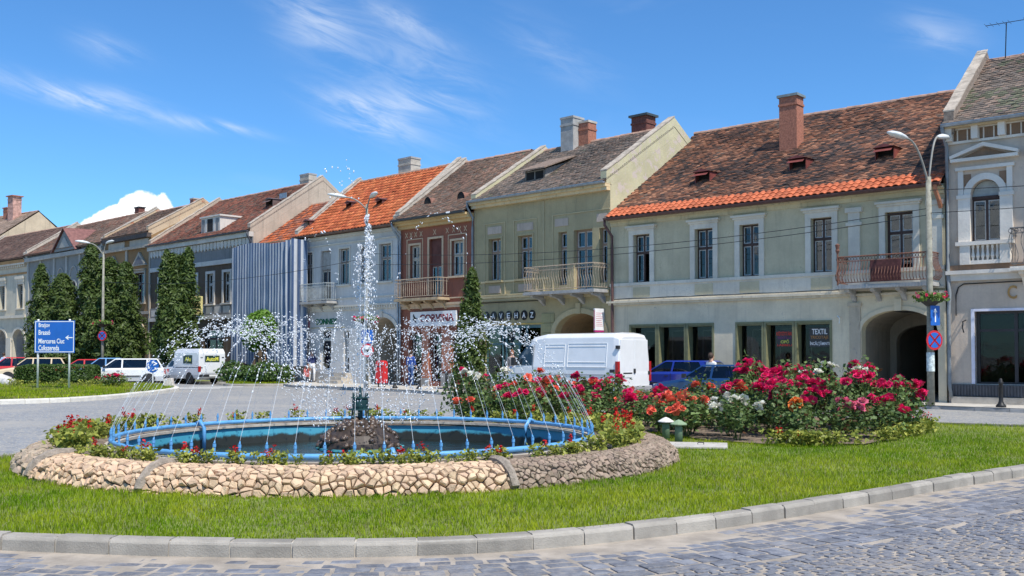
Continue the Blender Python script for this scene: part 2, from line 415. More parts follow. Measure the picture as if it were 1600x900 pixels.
def scatter(poly, n, keep=None, seed=3):
    r = np.random.default_rng(seed); lo, hi = poly.min(0), poly.max(0)
    x = r.uniform(lo[0], hi[0], n); y = r.uniform(lo[1], hi[1], n); k = inside(poly[::3], x, y)
    if keep is not None: k &= keep(x, y)
    return x[k], y[k]
ROSE = np.array([(-1.7, 22.6), (-.3, 21.2), (1.6, 20.6), (2.9, 20.3), (3.5, 18.6), (4.4, 17.7), (6.2, 17.6), (7.5, 19.2), (8.45, 21.2), (7.0, 23.2), (3.4, 24.7), (0, 24.4), (-1.4, 23.8)])
seen = lambda x, y: (np.abs(x) < .72*y+.8) & (y > 8)
IS3 = inset(ISL, .17)
lawnk = lambda x, y: (np.hypot(x-FC[0], (y-FC[1])/EY) > R_WALL+.03) & seen(x, y) & ~inside(ROSE, x, y)
near = lambda x, y: lawnk(x, y) & (np.random.default_rng(5).random(x.shape) < np.clip(1.25-(y-8)/13, .22, 1))
x, y = scatter(IS3, 640000, near, 11)
grass('lawn_grass', x, y, .085, .03, .066, .0040, 'short green lawn grass round the fountain and rose bed', .05, 1)
e = [np.array(at_s(*arclen(IS3, True), s)) for s in np.random.default_rng(8).uniform(0, arclen(IS3, True)[1][-1], 9000)]
e = np.array(e)+np.random.default_rng(9).normal(0, .03, (9000, 2)); k = seen(e[:, 0], e[:, 1]); e = e[k]
grass('lawn_edge_grass', e[:, 0], e[:, 1], .085, .04, .085, .005, 'ragged darker grass fringe growing along the kerb edge', .12, 2)

def sett_mat(name, rnd):
    m, t, b = new_mat(name); g = t.nodes.new('ShaderNodeNewGeometry'); vec = g.outputs['Position']
    n = noise(t, vec, 8, 5, .6); c = mixc(t, n.ramp(.3, .7), (.115, .122, .145), (.225, .23, .245))
    if rnd:
        oi = t.nodes.new('ShaderNodeObjectInfo'); hv = t.nodes.new('ShaderNodeHueSaturation'); t.links.new(c, hv.inputs['Color']); t.links.new((E(t, oi.outputs['Random'])*(2*rnd)+(1-rnd)).k, hv.inputs['Value']); c = hv.outputs[0]
    dust = (noise(t, vec, .9, 5, .6)*.65 + noise(t, vec, 26, 4, .65)*.45).ramp(.52, .76)   # sand lying on the stones in patches
    c = mixc(t, dust*.8, c, (.34, .295, .24))
    t.links.new(c, b.inputs['Base Color']); b.inputs['Roughness'].default_value = .68; setin(b, 'Specular IOR Level', .35); bumpn(t, b, noise(t, vec, 45, 4), .45); return m
# ---- foreground setts: rows parallel to the kerb, proud of sandy joints
SETT = sett_mat('granite_sett', .22)
sand_pts = []
def off(s, dd):
    p = at_s(Qi, di, s); a = at_s(Qi, di, max(s-.1, 0)); b = at_s(Qi, di, min(s+.1, di[-1])); tt = b-a; tt /= np.linalg.norm(tt)
    return p + np.array([tt[1], -tt[0]])*dd
s_lo = 0.; s_hi = di[int(np.argmin(np.hypot(Qi[:, 0]-11.6, Qi[:, 1]-17.4)))]
bed = MB(); prev = None
for s in np.arange(s_lo, s_hi, .3):
    cur = [(*off(s, -.03), .004), (*off(s, 6.5), .004)]
    if prev: bed.quad(prev[0], prev[1], cur[1], cur[0])
    prev = cur
sett_bed = bed.build('cobbled_road_edge', SAND, None, kind='structure')
cells = []
dd = .10; row = 0
while dd < 5.6:
    wd = (.17 if dd < 1.15 else .095)*random.uniform(.92, 1.1); s = s_lo + random.random()*.2
    while s < s_hi-.3:
        L = random.uniform(.17, .30) if dd < 1.15 else random.uniform(.09, .155)
        # wavy fan courses further out
        wob = 0 if dd < 1.15 else .10*sin((s-s_lo)*2*pi/1.25)
        p = off(s+L/2, dd+wd/2+wob)
        zfrac = 1
        if abs(p[0]) < .72*p[1]+.5 and p[1] > 6.3: cells.append((s, L, dd+wob, wd, p))
        s += L
    dd += wd; row += 1
def sett_mesh(s, L, d0, wd, local=None):
    g = random.uniform(.016, .038); q = [off(s+g/2, d0+g/2), off(s+L-g/2, d0+g/2), off(s+L-g/2, d0+wd-g/2), off(s+g/2, d0+wd-g/2)]
    c = sum(q)/4; q = [p + np.array([random.uniform(-.013, .013), random.uniform(-.011, .011)]) for p in q]
    bury = .0115*max(0, 1-d0/.9) * (.3+1.6*float(vnoise(c[0], c[1], .9, 21)))
    zt = .004 + .0105 - bury + random.uniform(-.003, .004); tilt = [random.uniform(-.0025, .0025) for _ in range(4)]
    vs = [(*(p-c), -.01) for p in q] + [(*((p-c)*.97), zt-.004+tl) for p, tl in zip(q, tilt)] + [(*((p-c)*.84), zt+tl) for p, tl in zip(q, tilt)]
    fs = [(0,1,5,4),(1,2,6,5),(2,3,7,6),(3,0,4,7),(4,5,9,8),(5,6,10,9),(6,7,11,10),(7,4,8,11),(8,9,10,11)]
    return c, vs, fs
cells.sort(key=lambda c: -(c[1]*c[3])/c[4][1]**2*(1 if abs(c[4][0]) < .52*c[4][1] and c[4][1] > 7.5 else .01))
rest = MB()
for i, (s, L, d0, wd, p) in enumerate(cells):
    c, vs, fs = sett_mesh(s, L, d0, wd)
    if i < 300:
        o = MB().add(vs, fs).build('sett', SETT, sett_bed); o.location = (c[0], c[1], 0)
    else: rest.add([(v[0]+c[0], v[1]+c[1], v[2]) for v in vs], fs)
m2 = sett_mat('granite_setts_far', 0)
o = rest.build('setts', m2, sett_bed, kind='stuff')

# ---- pavement along the houses
KL = densify([(30, 16), (20.5, 23.6), (14.63, 28.55), (12.5, 30.75), (8.5, 33.8), (2.2, 38.4), (-2.4, 40.6), (-4.46, 43.3), (-9.0, 47.9), (-11.2, 50.4), (-13.2, 55.5), (-16.3, 60.2), (-23, 66), (-31, 74), (-48, 90), (-62, 102)], .5, False)
PAVE = mat('pavement', (.47, .44, .385), .92, .14, 1.2, .3, 50)
poly_sheet('pavement', [tuple(p) for p in KL[::2]] + [(-90, 150), (60, 150), (60, 30)], .12, PAVE)
kerb_ring('pavement_kerb', KL[::-1], False, .122, 1.0, .16, -.02, 42, None, mat('pavement_kerb_stone', (.36, .345, .32), .9, .15, 5, .2, 50, rnd=.12))

# ---- left traffic island
ISB = densify([(-17, 33.2), (-15.2, 35.6), (-14.8, 40.5), (-15.0, 44.5), (-15.6, 46.8), (-17.3, 50.2), (-19.4, 52.2), (-23, 52.9), (-30, 53.4), (-36, 48), (-36, 36), (-28, 30), (-20, 31.4)], .4)
kerb_ring('traffic_island_kerb', ISB, True, .16, .8, .22, -.02, m=mat('white_kerb_stone', (.62, .59, .52), .85, .12, 5, .2, 50, rnd=.1))
poly_sheet('traffic_island_lawn', [tuple(p) for p in inset(ISB, .15)[::2]], .13, LAWN)
x, y = scatter(inset(ISB, .25), 90000, lambda x, y: (np.abs(x) < .54*y) & (x > -30), 31)
grass('traffic_island_grass', x, y, .13, .06, .12, .012, 'dry patchy grass on the traffic island under the blue direction sign', .3, 5)
# ---- planted bed beside the pavement and verge with the tall conifers
BED = densify([(-15.2, 52.6), (-13.4, 51.7), (-11.7, 52.4), (-12.0, 54.2), (-13.8, 57.2), (-15.6, 57.8)], .4)
kerb_ring('planting_bed_kerb', BED, True, .12, .8, .15, -.02)
poly_sheet('planting_bed_lawn', [tuple(p) for p in inset(BED, .1)[::2]], .10, LAWN)
x, y = scatter(inset(BED, .15), 12000, None, 41)
grass('planting_bed_grass', x, y, .10, .08, .15, .014, 'strip of green grass in front of the shrubs by the striped sheet', .1, 6)
VER = densify([(-37, 62.6), (-29, 61), (-19.8, 57.8), (-17.2, 58.4), (-18.8, 60.6), (-29, 65), (-37, 67)], .5)
poly_sheet('verge', [tuple(p) for p in VER[::2]], .09, LAWN)
# worn zebra stripes beyond the traffic island
PAINT = mat('worn_road_paint', (.66, .65, .61), .8, .2, 9)
zb = MB()
for k in range(3):
    q = np.array([-15.4+.25*k, 47.9+1.15*k]); a = np.array([.985, .17]); b_ = np.array([-.17, .985])
    w0, w1 = q - a*1.3, q + a*1.35
    zb.quad((*w0, .006), (*w1, .006), (*(w1+b_*.5), .006), (*(w0+b_*.5), .006))
zb.build('zebra_crossing', PAINT, None, kind='structure')

# ================================================================== HOUSES (local axes: x along the front to the right, y into the house, z up)
GLASS = glass('window_glass', (.42, .46, .46), .2)
SHOPGLASS = glass('shop_glass', (.5, .5, .46), .05)
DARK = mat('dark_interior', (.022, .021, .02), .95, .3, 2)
CURT = mat('net_curtain', (.55, .53, .47), .9, .15, 6)
CURTY = mat('ochre_curtain', (.36, .29, .15), .9, .2, 6)
WOODD = mat('dark_brown_joinery', (.062, .034, .026), .6, .25, 8)
WOODW = mat('grey_white_joinery', (.50, .50, .47), .7, .2, 10)
IRON = mat('black_iron', (.025, .025, .025), .5, .3, 10, metal=.3)
RUST = mat('rusty_iron', (.17, .075, .05), .8, .35, 14, .2, 60)
RUSTL = mat('rusty_pale_iron', (.34, .27, .20), .8, .35, 14)
ZINC = mat('zinc_sheet', (.30, .34, .38), .45, .2, 6, metal=.5)
COPPER = mat('brown_gutter', (.10, .048, .042), .5, .25, 8)
BRICK = mat('chimney_brick', (.36, .15, .095), .9, .3, 14, .6, 30)
RENDER = mat('bare_render', (.46, .41, .34), .95, .22, 2.5, .5, 25)
GREYR = mat('grey_render', (.36, .35, .33), .95, .2, 3, .5, 30)

class House:
    def __init__(s, name, label, O, deg, W, ze, vr, zr, wall, oh=.4):
        s.e = thing(name, label, 'house', (O[0], O[1], 0), radians(deg)); s.W = W; s.ze = ze; s.vr = vr; s.zr = zr; s.m = wall; s.oh = oh; s.ops = []; s.r = random.Random(int(abs(O[0])*100)+5)
        s.slope = atan2(zr-ze, vr+oh)
    def facade(s, th=.34, top=None):
        """front wall with real openings and reveals; op = (u0,u1,z0,z1,spring or None)"""
        W, z1 = s.W, top or s.ze; ops = s.ops; mb = MB()
        us = sorted({0, W} | {o[0] for o in ops} | {o[1] for o in ops}); zs = sorted({.0, z1} | {o[2] for o in ops} | {o[3] for o in ops})
        for a, b in zip(us, us[1:]):
            for c, d in zip(zs, zs[1:]):
                p, q = (a+b)/2, (c+d)/2
                if any(o[0] < p < o[1] and o[2] < q < o[3] for o in ops): continue
                mb.quad((a, 0, c), (b, 0, c), (b, 0, d), (a, 0, d))
        for u0, u1, w0, w1, sp in ops:
            top_ = sp if sp else w1
            mb.quad((u0, 0, w0), (u0, 0, top_), (u0, th, top_), (u0, th, w0)); mb.quad((u1, 0, w0), (u1, th, w0), (u1, th, top_), (u1, 0, top_))
            mb.quad((u0, 0, w0), (u0, th, w0), (u1, th, w0), (u1, 0, w0))
            if not sp: mb.quad((u0, 0, w1), (u1, 0, w1), (u1, th, w1), (u0, th, w1))
            else:
                n = 14; c = (u0+u1)/2; P = [(c-(u1-u0)/2*cos(pi*i/n), sp+(w1-sp)*sin(pi*i/n)) for i in range(n+1)]
                for (a, b), (c2, d) in zip(P, P[1:]):
                    mb.quad((a, 0, b), (c2, 0, d), (c2, 0, w1), (a, 0, w1)); mb.quad((a, 0, b), (a, th, b), (c2, th, d), (c2, 0, d))
        mb.build('wall', s.m, s.e)
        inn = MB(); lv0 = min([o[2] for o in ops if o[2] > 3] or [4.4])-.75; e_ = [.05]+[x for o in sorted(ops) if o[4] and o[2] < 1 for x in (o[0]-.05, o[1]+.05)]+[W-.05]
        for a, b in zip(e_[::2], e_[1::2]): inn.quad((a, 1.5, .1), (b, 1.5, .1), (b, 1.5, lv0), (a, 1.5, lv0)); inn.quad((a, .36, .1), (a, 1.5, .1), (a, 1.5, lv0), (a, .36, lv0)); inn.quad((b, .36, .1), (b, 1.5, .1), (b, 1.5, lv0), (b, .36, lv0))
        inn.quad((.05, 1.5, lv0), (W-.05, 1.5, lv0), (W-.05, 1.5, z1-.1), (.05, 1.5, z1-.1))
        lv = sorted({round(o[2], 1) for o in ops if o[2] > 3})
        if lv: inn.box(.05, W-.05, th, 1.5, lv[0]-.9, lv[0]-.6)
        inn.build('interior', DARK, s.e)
    def shell(s, side=None, parap=(0, 0), pm=None, backm=None):
        """gable walls, back wall, parapets on the party walls"""
        W, B, mb = s.W, 2*s.vr, MB(); e = s.ze-.05
        tz = lambda v: s.ze-.12 + (s.zr-s.ze)*(min(v, B-v)+s.oh)/(s.vr+s.oh)
        for i, u in enumerate((0, W)):
            m = MB(); k = .02 if i == 0 else -.02
            m.add([(u+k, 0, 0), (u+k, B, 0), (u+k, B, e), (u+k, s.vr, s.zr-.12), (u+k, 0, tz(0))], [(0, 1, 2, 3, 4)])
            m.build('side_wall', side or s.m, s.e)
        MB().quad((0, B, 0), (W, B, 0), (W, B, e), (0, B, e)).build('back_wall', backm or RENDER, s.e)
        for i, hgt in enumerate(parap):
            if not hgt: continue
            u0, u1 = (.016, .32) if i == 0 else (W-.32, W-.016)
            y0 = -s.oh*.6; z0 = s.ze+(s.zr-s.ze)*(y0+s.oh)/(s.vr+s.oh)
            pts = [(y0, z0-.45), (y0, z0+hgt*.8), (s.vr, s.zr+hgt), (B+.2, s.ze+hgt), (B+.2, s.ze-.4), (s.vr, s.zr-.5)]
            fn = lambda p, q, w: (w, p, q)
            pw = MB(); pw.prism(pts[:3]+[pts[5]], fn, u0, u1); pw.prism([pts[5], pts[2], pts[3], pts[4]], fn, u0, u1)
            o = pw.build('firewall', pm or RENDER, s.e)
            cap = MB(); n = 14
            for j in range(n):   # cover tiles, a little uneven
                t0, t1 = j/n, (j+1)/n; ja = s.r.uniform(0, .03)
                a = (pts[1][0]+(pts[2][0]-pts[1][0])*t0, pts[1][1]+(pts[2][1]-pts[1][1])*t0+.004+ja); b = (pts[1][0]+(pts[2][0]-pts[1][0])*t1, pts[1][1]+(pts[2][1]-pts[1][1])*t1+.004+ja)
                cap.prism([a, b, (b[0], b[1]+.05), (a[0], a[1]+.05)], fn, u0-.02, u1+.02)
            cap.build('coping', mat('worn_coping', (.42, .36, .29), .95, .3, 3, .5, 30), o)
    def P(s, u, q, n=0.):
        """point on the front roof slope: q up the slope from the eave, n out of it"""
        c, k = cos(s.slope), sin(s.slope); return (u, -s.oh + q*c - n*k, s.ze + q*k + n*c)
    def roof(s, pal, tw=.18, th=.155, patchy=.5, q0=0., moss=None, seed=0, prof=False, mname='roof_tiles'):
        """tiles laid course by course on the front slope, slab below, plain back slope"""
        W = s.W; L = hypot(s.vr+s.oh, s.zr-s.ze); B = 2*s.vr
        sl = MB(); a0, a1 = s.P(0, 0, -.02), s.P(W, 0, -.02); r0, r1 = (0, s.vr, s.zr-.03), (W, s.vr, s.zr-.03)
        sl.quad(a0, a1, r1, r0); sl.quad((0, B+s.oh, s.ze-.03), (0, s.vr, s.zr-.03), (W, s.vr, s.zr-.03), (W, B+s.oh, s.ze-.03))
        a0b, a1b = s.P(0, 0, -.12), s.P(W, 0, -.12); sl.quad(a0, a0b, a1b, a1); sl.quad(a0b, (0, .1, s.ze-.10), (W, .1, s.ze-.10), a1b)
        ro = sl.build('roof', mat('roof_underlay', (.16, .10, .075), .95, .3, 4), s.e)
        rows = int((L-q0)/th); nu = int(W/tw); r = np.random.default_rng(seed+5)
        U, Q = np.meshgrid(np.arange(nu)*(W/nu), q0+np.arange(rows)*((L-q0)/rows)); odd = (np.arange(rows) % 2)[:, None]*(W/nu/2)
        U = (U + odd*(0 if prof else 1)).ravel(); Q = Q.ravel(); n = len(U); tw_ = W/nu; th_ = (L-q0)/rows
        U = np.clip(U, 0, W-tw_); lift = .030 + r.normal(0, .008, n) + .05*(vnoise(U+seed, Q, .45, seed+6)-.5); sk = r.normal(0, .008, n); lo = r.normal(0, .006, n)
        c, k = cos(s.slope), sin(s.slope)
        def pt(u, q, nn): return np.stack([u, -s.oh+q*c-nn*k, s.ze+q*k+nn*c], -1)
        g = .004
        if not prof:
            A = pt(U+g, Q-.02+lo, lift); Bq = pt(U+tw_-g, Q-.02+lo+sk, lift); C = pt(U+tw_-g, Q+th_+.02, lift*.25); D = pt(U+g, Q+th_+.02, lift*.25)
            A2 = pt(U+g, Q-.02+lo, lift-.028); B2 = pt(U+tw_-g, Q-.02+lo+sk, lift-.028)
            V = np.stack([A, Bq, C, D, A2, B2], 1).reshape(-1, 3); o = np.arange(n)*6
            F = np.stack([np.c_[o, o+1, o+2, o+3], np.c_[o+4, o+5, o+1, o]], 1).reshape(-1, 4); nv = 6
        else:
            xs = [0, .18, .42, .62, .8, 1.0]; hs = [0, .035, .045, .035, .0, 0.]
            low = [pt(U+tw_*x_, Q-.03+lo, lift+h_) for x_, h_ in zip(xs, hs)]; up = [pt(U+tw_*x_, Q+th_+.02, lift*.15+h_*.8) for x_, h_ in zip(xs, hs)]; bot = [pt(U+tw_*x_, Q-.03+lo, lift+h_-.03) for x_, h_ in zip(xs, hs)]
            V = np.stack(low+up+bot, 1).reshape(-1, 3); nv = 18; o = np.arange(n)*18
            F = np.stack([np.c_[o+i, o+i+1, o+7+i, o+6+i] for i in range(5)] + [np.c_[o+12+i, o+13+i, o+i+1, o+i] for i in range(5)], 1).reshape(-1, 4)
        pal = np.array(pal, float); nz = vnoise(U+seed*7, Q*1.3, .55, seed+1)*.6 + vnoise(U+seed*3, Q, 1.8, seed+2)*.4
        idx = np.clip((nz*patchy + r.random(n)*(1-patchy))*len(pal)*1.25-.12*len(pal), 0, len(pal)-1).astype(int)
        cc = pal[idx]*r.uniform(.75, 1.22, (n, 1))
        if moss is not None:
            mk = (vnoise(U+50, Q, 1.1, seed+9) + r.random(n)*.5) > moss; cc[mk] = np.array([.16, .155, .10])*r.uniform(.6, 1.3, (mk.sum(), 1))
        o_ = link('tiles', fast_mesh('tiles', V, F, np.repeat(cc, nv, 0), mat_attr(mname, .85, .18, 30, .35, .25)), ro, 'stuff')
        rg = MB()
        for i in range(int(W/.36)):   # ridge tiles
            u0 = i*.36; z = s.zr+.005+s.r.uniform(-.01, .01)
            vs = []
            for uu, rr in ((u0, .12), (min(u0+.38, W), .105)):
                for j in range(6): an = pi*j/5; vs.append((uu, s.vr-rr*1.2*cos(an), z-.05+rr*sin(an)))
            rg.add(vs, [(j, j+1, 7+j, 6+j) for j in range(5)]+[(0, 1, 2, 3, 4, 5)])
        rg.build('ridge_tiles', mat('ridge_tile', (.40, .25, .18), .9, .3, 3, rnd=.1), ro)
        s.roofo = ro; return ro
    def gutter(s, m=ZINC, r=.075, drop=.05, pipes=(), pm=None):
        g = MB(); pts = []
        for u in (0., s.W):
            for j in range(7): an = pi*j/6; pts.append((u, -s.oh-.06-r*cos(an), s.ze-drop-r*sin(an)))
        g.add(pts, [(j, j+1, 8+j, 7+j) for j in range(6)]+[tuple(range(7)), tuple(range(7, 14))])
        g.box(0, s.W, -s.oh-.15, -s.oh-.13, s.ze-drop-.012, s.ze-drop+.012)
        g.build('gutter', m, s.e, smooth=False)
        for u, du in pipes:
            MB().tube([(u, -s.oh-.06, s.ze-drop-.05), (u, -s.oh-.06, s.ze-.3), (u+du, -.12, s.ze-.75), (u+du, -.12, s.ze-1.2), (u+du, -.12, 2.2), (u+du, -.12, .15)], .055, 8).build('downpipe', pm or m, s.e, smooth=True)
    def trim(s, name, m, *boxes, bevel=0):
        left = list(boxes); o = None   # pieces that do not touch become parts of their own
        while left:
            grp = [left.pop(0)]; k = 0
            while k < len(grp):
                g = grp[k]; hit = [q for q in left if all(g[2*i] <= q[2*i+1]+.004 and q[2*i] <= g[2*i+1]+.004 for i in range(3))]
                for q in hit: left.remove(q); grp.append(q)
                k += 1
            b = MB()
            for q in grp: b.box(*q)
            o = b.build(name, m, s.e, bevel=bevel)
        return o
    def window(s, u0, u1, z0, z1, frame=WOODW, rec=.16, tr=.64, cols=2, curtain=.4, gl=GLASS, cm=CURT, fw=.055, open_=False, name='window'):
        b = MB(); v0, v1 = rec, rec+.07; zt = z0+(z1-z0)*tr if tr else z1
        b.box(u0, u1, v0, v1, z0, z0+fw); b.box(u0, u1, v0, v1, z1-fw, z1); b.box(u0, u0+fw, v0+.002, v1-.002, z0+fw, z1-fw); b.box(u1-fw, u1, v0+.002, v1-.002, z0+fw, z1-fw)
        us = [u0+fw + (u1-u0-2*fw)*i/cols for i in range(cols+1)]
        for u in us[1:-1]: b.box(u-.035, u+.035, v0-.012, v1-.01, z0+fw, z1-fw)
        if tr: b.box(u0+fw, u1-fw, v0-.02, v1-.015, zt-.05, zt+.05)
        w = b.build(name, frame, s.e)
        for i in range(cols):
            for a, c in (((z0+fw, zt-.05), (zt+.05, z1-fw)) if tr else ((z0+fw, z1-fw),)):
                x0, x1 = us[i]+(.035 if i else 0), us[i+1]-(.035 if i < cols-1 else 0); f = .036
                if open_ and i == cols-1 and a == z0+fw: continue
                sash = MB(); sash.box(x0, x1, v0+.012, v0+.045, a, a+f); sash.box(x0, x1, v0+.012, v0+.045, c-f, c); sash.box(x0, x0+f, v0+.014, v0+.043, a+f, c-f); sash.box(x1-f, x1, v0+.014, v0+.043, a+f, c-f)
                sash.build('sash', WOODW, w)
                MB().box(x0+f, x1-f, v0+.026, v0+.032, a+f, c-f).build('pane', gl, w)
        if s.r.random() < curtain:
            cu = MB(); n = 14; lo = z0 + s.r.choice([0, 0, .5])*(z1-z0)*.5; hi = z1-.05
            for (a, c) in ((u0+.05, u0+(u1-u0)*s.r.uniform(.28, .5)), (u1-(u1-u0)*s.r.uniform(.25, .5), u1-.05)):
                pts = [(a+(c-a)*i/n, v1+.16+.03*sin(i*1.9)) for i in range(n+1)]
                for (p, q), (p2, q2) in zip(pts, pts[1:]): cu.quad((p, q, lo), (p2, q2, lo), (p2, q2, hi), (p, q, hi))
            cu.build('curtain', cm, w)
        return w
    def surround(s, u0, u1, z0, z1, m, w=.17, d=.055, cap=.16, capw=.10, sill=True):
        b = MB(); b.box(u0-w, u0, -d, .02, z0, z1); b.box(u1, u1+w, -d, .02, z0, z1); b.box(u0-w, u1+w, -d-.003, .02, z1, z1+w)
        if cap: b.box(u0-w-capw*.5, u1+w+capw*.5, -d-.05, .02, z1+w, z1+w+cap*.5); b.box(u0-w-capw, u1+w+capw, -d-.12, .02, z1+w+cap*.5, z1+w+cap)
        if sill: b.box(u0-w-.05, u1+w+.05, -d-.09, .02, z0-.09, z0)
        return b.build('window_surround', m, s.e)
    def chimney(s, u, v, z0, z1, w, d, m=BRICK, cap=ZINC, capo=.07):
        c = MB().box(u-w/2, u+w/2, v-d/2, v+d/2, z0, z1-.10)
        c.box(u-w/2-.03, u+w/2+.03, v-d/2-.03, v+d/2+.03, z1-.45, z1-.36)
        o = c.build('chimney', m, s.roofo)
        MB().box(u-w/2-capo, u+w/2+capo, v-d/2-capo, v+d/2+capo, z1-.10, z1).build('chimney_cap', cap, s.e)
        return o
    def bricks(s, u, v, z0, z1, w, d, m):
        pass
    def dormer(s, u, q, w, h, depth, m=None, cm=None):
        """small roof-light box with a lifted flap"""
        m = m or mat('red_sheet_metal', (.20, .055, .045), .5, .25, 6); y, z = s.P(u, q)[1:]
        b = MB(); yb = y+depth; t = .03
        b.box(u-w/2, u-w/2+t, y, yb, z-.05, z+h); b.box(u+w/2-t, u+w/2, y, yb, z-.05, z+h)
        b.add([(u-w/2-.05, y-.12, z+h), (u+w/2+.05, y-.12, z+h), (u+w/2+.05, yb+.1, z+h+.03), (u-w/2-.05, yb+.1, z+h+.03), (u, y-.12, z+h+.12), (u, yb+.1, z+h+.15)], [(0, 1, 4), (0, 4, 5, 3), (1, 2, 5, 4)])
        o = b.build('dormer', m, s.roofo); MB().quad((u-w/2+t, y+.25, z), (u+w/2-t, y+.25, z), (u+w/2-t, y+.25, z+h), (u-w/2+t, y+.25, z+h)).build('opening', DARK, s.e)
        MB().add([(u-w/2+.02, y, z+h*.98), (u+w/2-.02, y, z+h*.98), (u+w/2-.02, y-.28, z+h*.62), (u-w/2+.02, y-.28, z+h*.62)], [(0, 1, 2, 3)]).build('flap', m, s.e)
    def eyelid(s, u, q, w=.55, h=.32, m=None):
        y, z = s.P(u, q)[1:]; b = MB(); n = 8
        P0 = [(u-w/2*cos(pi*i/n), y, z+h*sin(pi*i/n)) for i in range(n+1)]; P1 = [(u-w/2*1.0*cos(pi*i/n), y+.5+.6*h*sin(pi*i/n), z+.35*tan_(s.slope)*1.2) for i in range(n+1)]
        for i in range(n): b.quad(P0[i], P0[i+1], P1[i+1], P1[i])
        b.build('dormer', m or mat('roof_vent_tile', (.22, .11, .08), .9, .3, 8), s.roofo); MB().add([(p[0], p[1]+.02, p[2]) for p in P0], [tuple(range(n+1))]).build('opening', DARK, s.e)
    def balcony(s, u0, u1, z, zr, d, m, slabm, sp=.11, bulge=0., scroll=False, post=False, wallm=None):
        sl = MB().box(u0-.05, u1+.05, -d-.05, 0, z-.13, z-.05); sl.box(u0-.02, u1+.02, -d-.02, 0, z-.05, z)
        for k in range(4):
            u = u0+.25+(u1-u0-.5)*k/3; sl.prism([(0, z-.13), (-d*.85, z-.13), (-d*.8, z-.22), (-d*.35, z-.3), (-.05, z-.52), (0, z-.55)], lambda p, q, w: (w, p, q), u-.07, u+.07)
        o = sl.build('balcony', slabm, s.e)
        b = MB(); path = [(u0, 0), (u0, -d), (u1, -d), (u1, 0)]
        for zz, r in ((zr, .024), (z+.08, .016), (zr-.16, .014)): b.tube([(p, q, zz) for p, q in path], r, 5)
        def bar(x, y, ox, oy):
            hh = zr-.16-z-.08
            if scroll:
                k = [(x + .045*sin(t*2*pi)*(abs(oy)), y + .045*sin(t*2*pi)*abs(ox), z+.08+hh*t) for t in np.linspace(0, 1, 7)]; b.tube(k, .011, 4, False)
                cz = zr-.08; b.tube([(x+.055*cos(a)*abs(oy), y+.055*cos(a)*abs(ox), cz+.06*sin(a)) for a in np.linspace(0, 2*pi, 9)], .009, 4, False)
            elif bulge:
                b.tube([(x+ox*bulge*f, y+oy*bulge*f, z+.08+hh*t) for t, f in ((0, .2), (.15, .9), (.35, 1), (.6, .45), (.85, .05), (1, 0))], .012, 4, False)
                b.tube([(x+.05*cos(a)*abs(oy), y+.05*cos(a)*abs(ox), zr-.08+.055*sin(a)) for a in np.linspace(0, 2*pi, 8)], .008, 4, False)
            else: b.tube([(x, y, z+.08), (x, y, z+.08+hh*.5), (x, y, zr)], [.012, .02, .012], 4, False)
        for u in np.linspace(u0, u1, int((u1-u0)/sp)+1): bar(u, -d, 0, -1)
        for v in np.linspace(0, -d, max(3, int(d/sp)))[1:-1]: bar(u0, v, -1, 0); bar(u1, v, 1, 0)
        b.build('railing', m, o)
        if post:
            for u in (u0, u1):
                p = MB(); p.tube([(u, -d, z), (u, -d, zr+.12)], .03, 6); p.box(u-.02, u+.02, -d-.02, -d+.02, zr+.12, zr+.2); p.lathe([(.03, 0), (.075, .1), (.055, .16), (.085, .3), (.02, .34)], 8, (u, -d, zr+.12)); p.build('lantern_post', m, o)
        return o
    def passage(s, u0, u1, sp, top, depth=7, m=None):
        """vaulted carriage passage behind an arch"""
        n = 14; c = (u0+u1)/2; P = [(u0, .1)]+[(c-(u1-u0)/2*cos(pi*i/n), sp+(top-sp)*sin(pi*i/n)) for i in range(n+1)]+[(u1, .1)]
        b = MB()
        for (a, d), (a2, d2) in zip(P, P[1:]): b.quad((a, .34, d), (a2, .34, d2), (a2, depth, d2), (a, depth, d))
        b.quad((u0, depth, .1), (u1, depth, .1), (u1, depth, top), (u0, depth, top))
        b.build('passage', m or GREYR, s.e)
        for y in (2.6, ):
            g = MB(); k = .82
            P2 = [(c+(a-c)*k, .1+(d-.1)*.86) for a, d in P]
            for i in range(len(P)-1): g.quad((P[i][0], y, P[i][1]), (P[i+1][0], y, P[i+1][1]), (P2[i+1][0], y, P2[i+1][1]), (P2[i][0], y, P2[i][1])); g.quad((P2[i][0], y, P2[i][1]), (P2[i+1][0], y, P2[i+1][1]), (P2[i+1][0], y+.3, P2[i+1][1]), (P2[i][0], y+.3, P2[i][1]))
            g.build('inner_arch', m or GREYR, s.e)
    def archtrim(s, u0, u1, sp, top, m, w=.16, d=.05, key=None):
        n = 16; c = (u0+u1)/2; b = MB()
        f = lambda k, i: (c-((u1-u0)/2+k)*cos(pi*i/n), sp+(top-sp+k)*sin(pi*i/n))
        for i in range(n):
            a0, a1, b0, b1 = f(0, i), f(0, i+1), f(w, i), f(w, i+1)
            b.quad((a0[0], -d, a0[1]), (a1[0], -d, a1[1]), (b1[0], -d, b1[1]), (b0[0], -d, b0[1])); b.quad((b0[0], -d, b0[1]), (b1[0], -d, b1[1]), (b1[0], .01, b1[1]), (b0[0], .01, b0[1])); b.quad((a0[0], -d, a0[1]), (a0[0], .01, a0[1]), (a1[0], .01, a1[1]), (a1[0], -d, a1[1]))
        if key: b.box(c-.12, c+.12, -d-.06, .01, top-.02, key)
        b.build('arch_trim', m, s.e)
tan_ = math.tan
def fp(s, u, z, v=-.02):
    """text placement on a front"""
    return lambda x, y, q: (u+x, v-q, z+y)
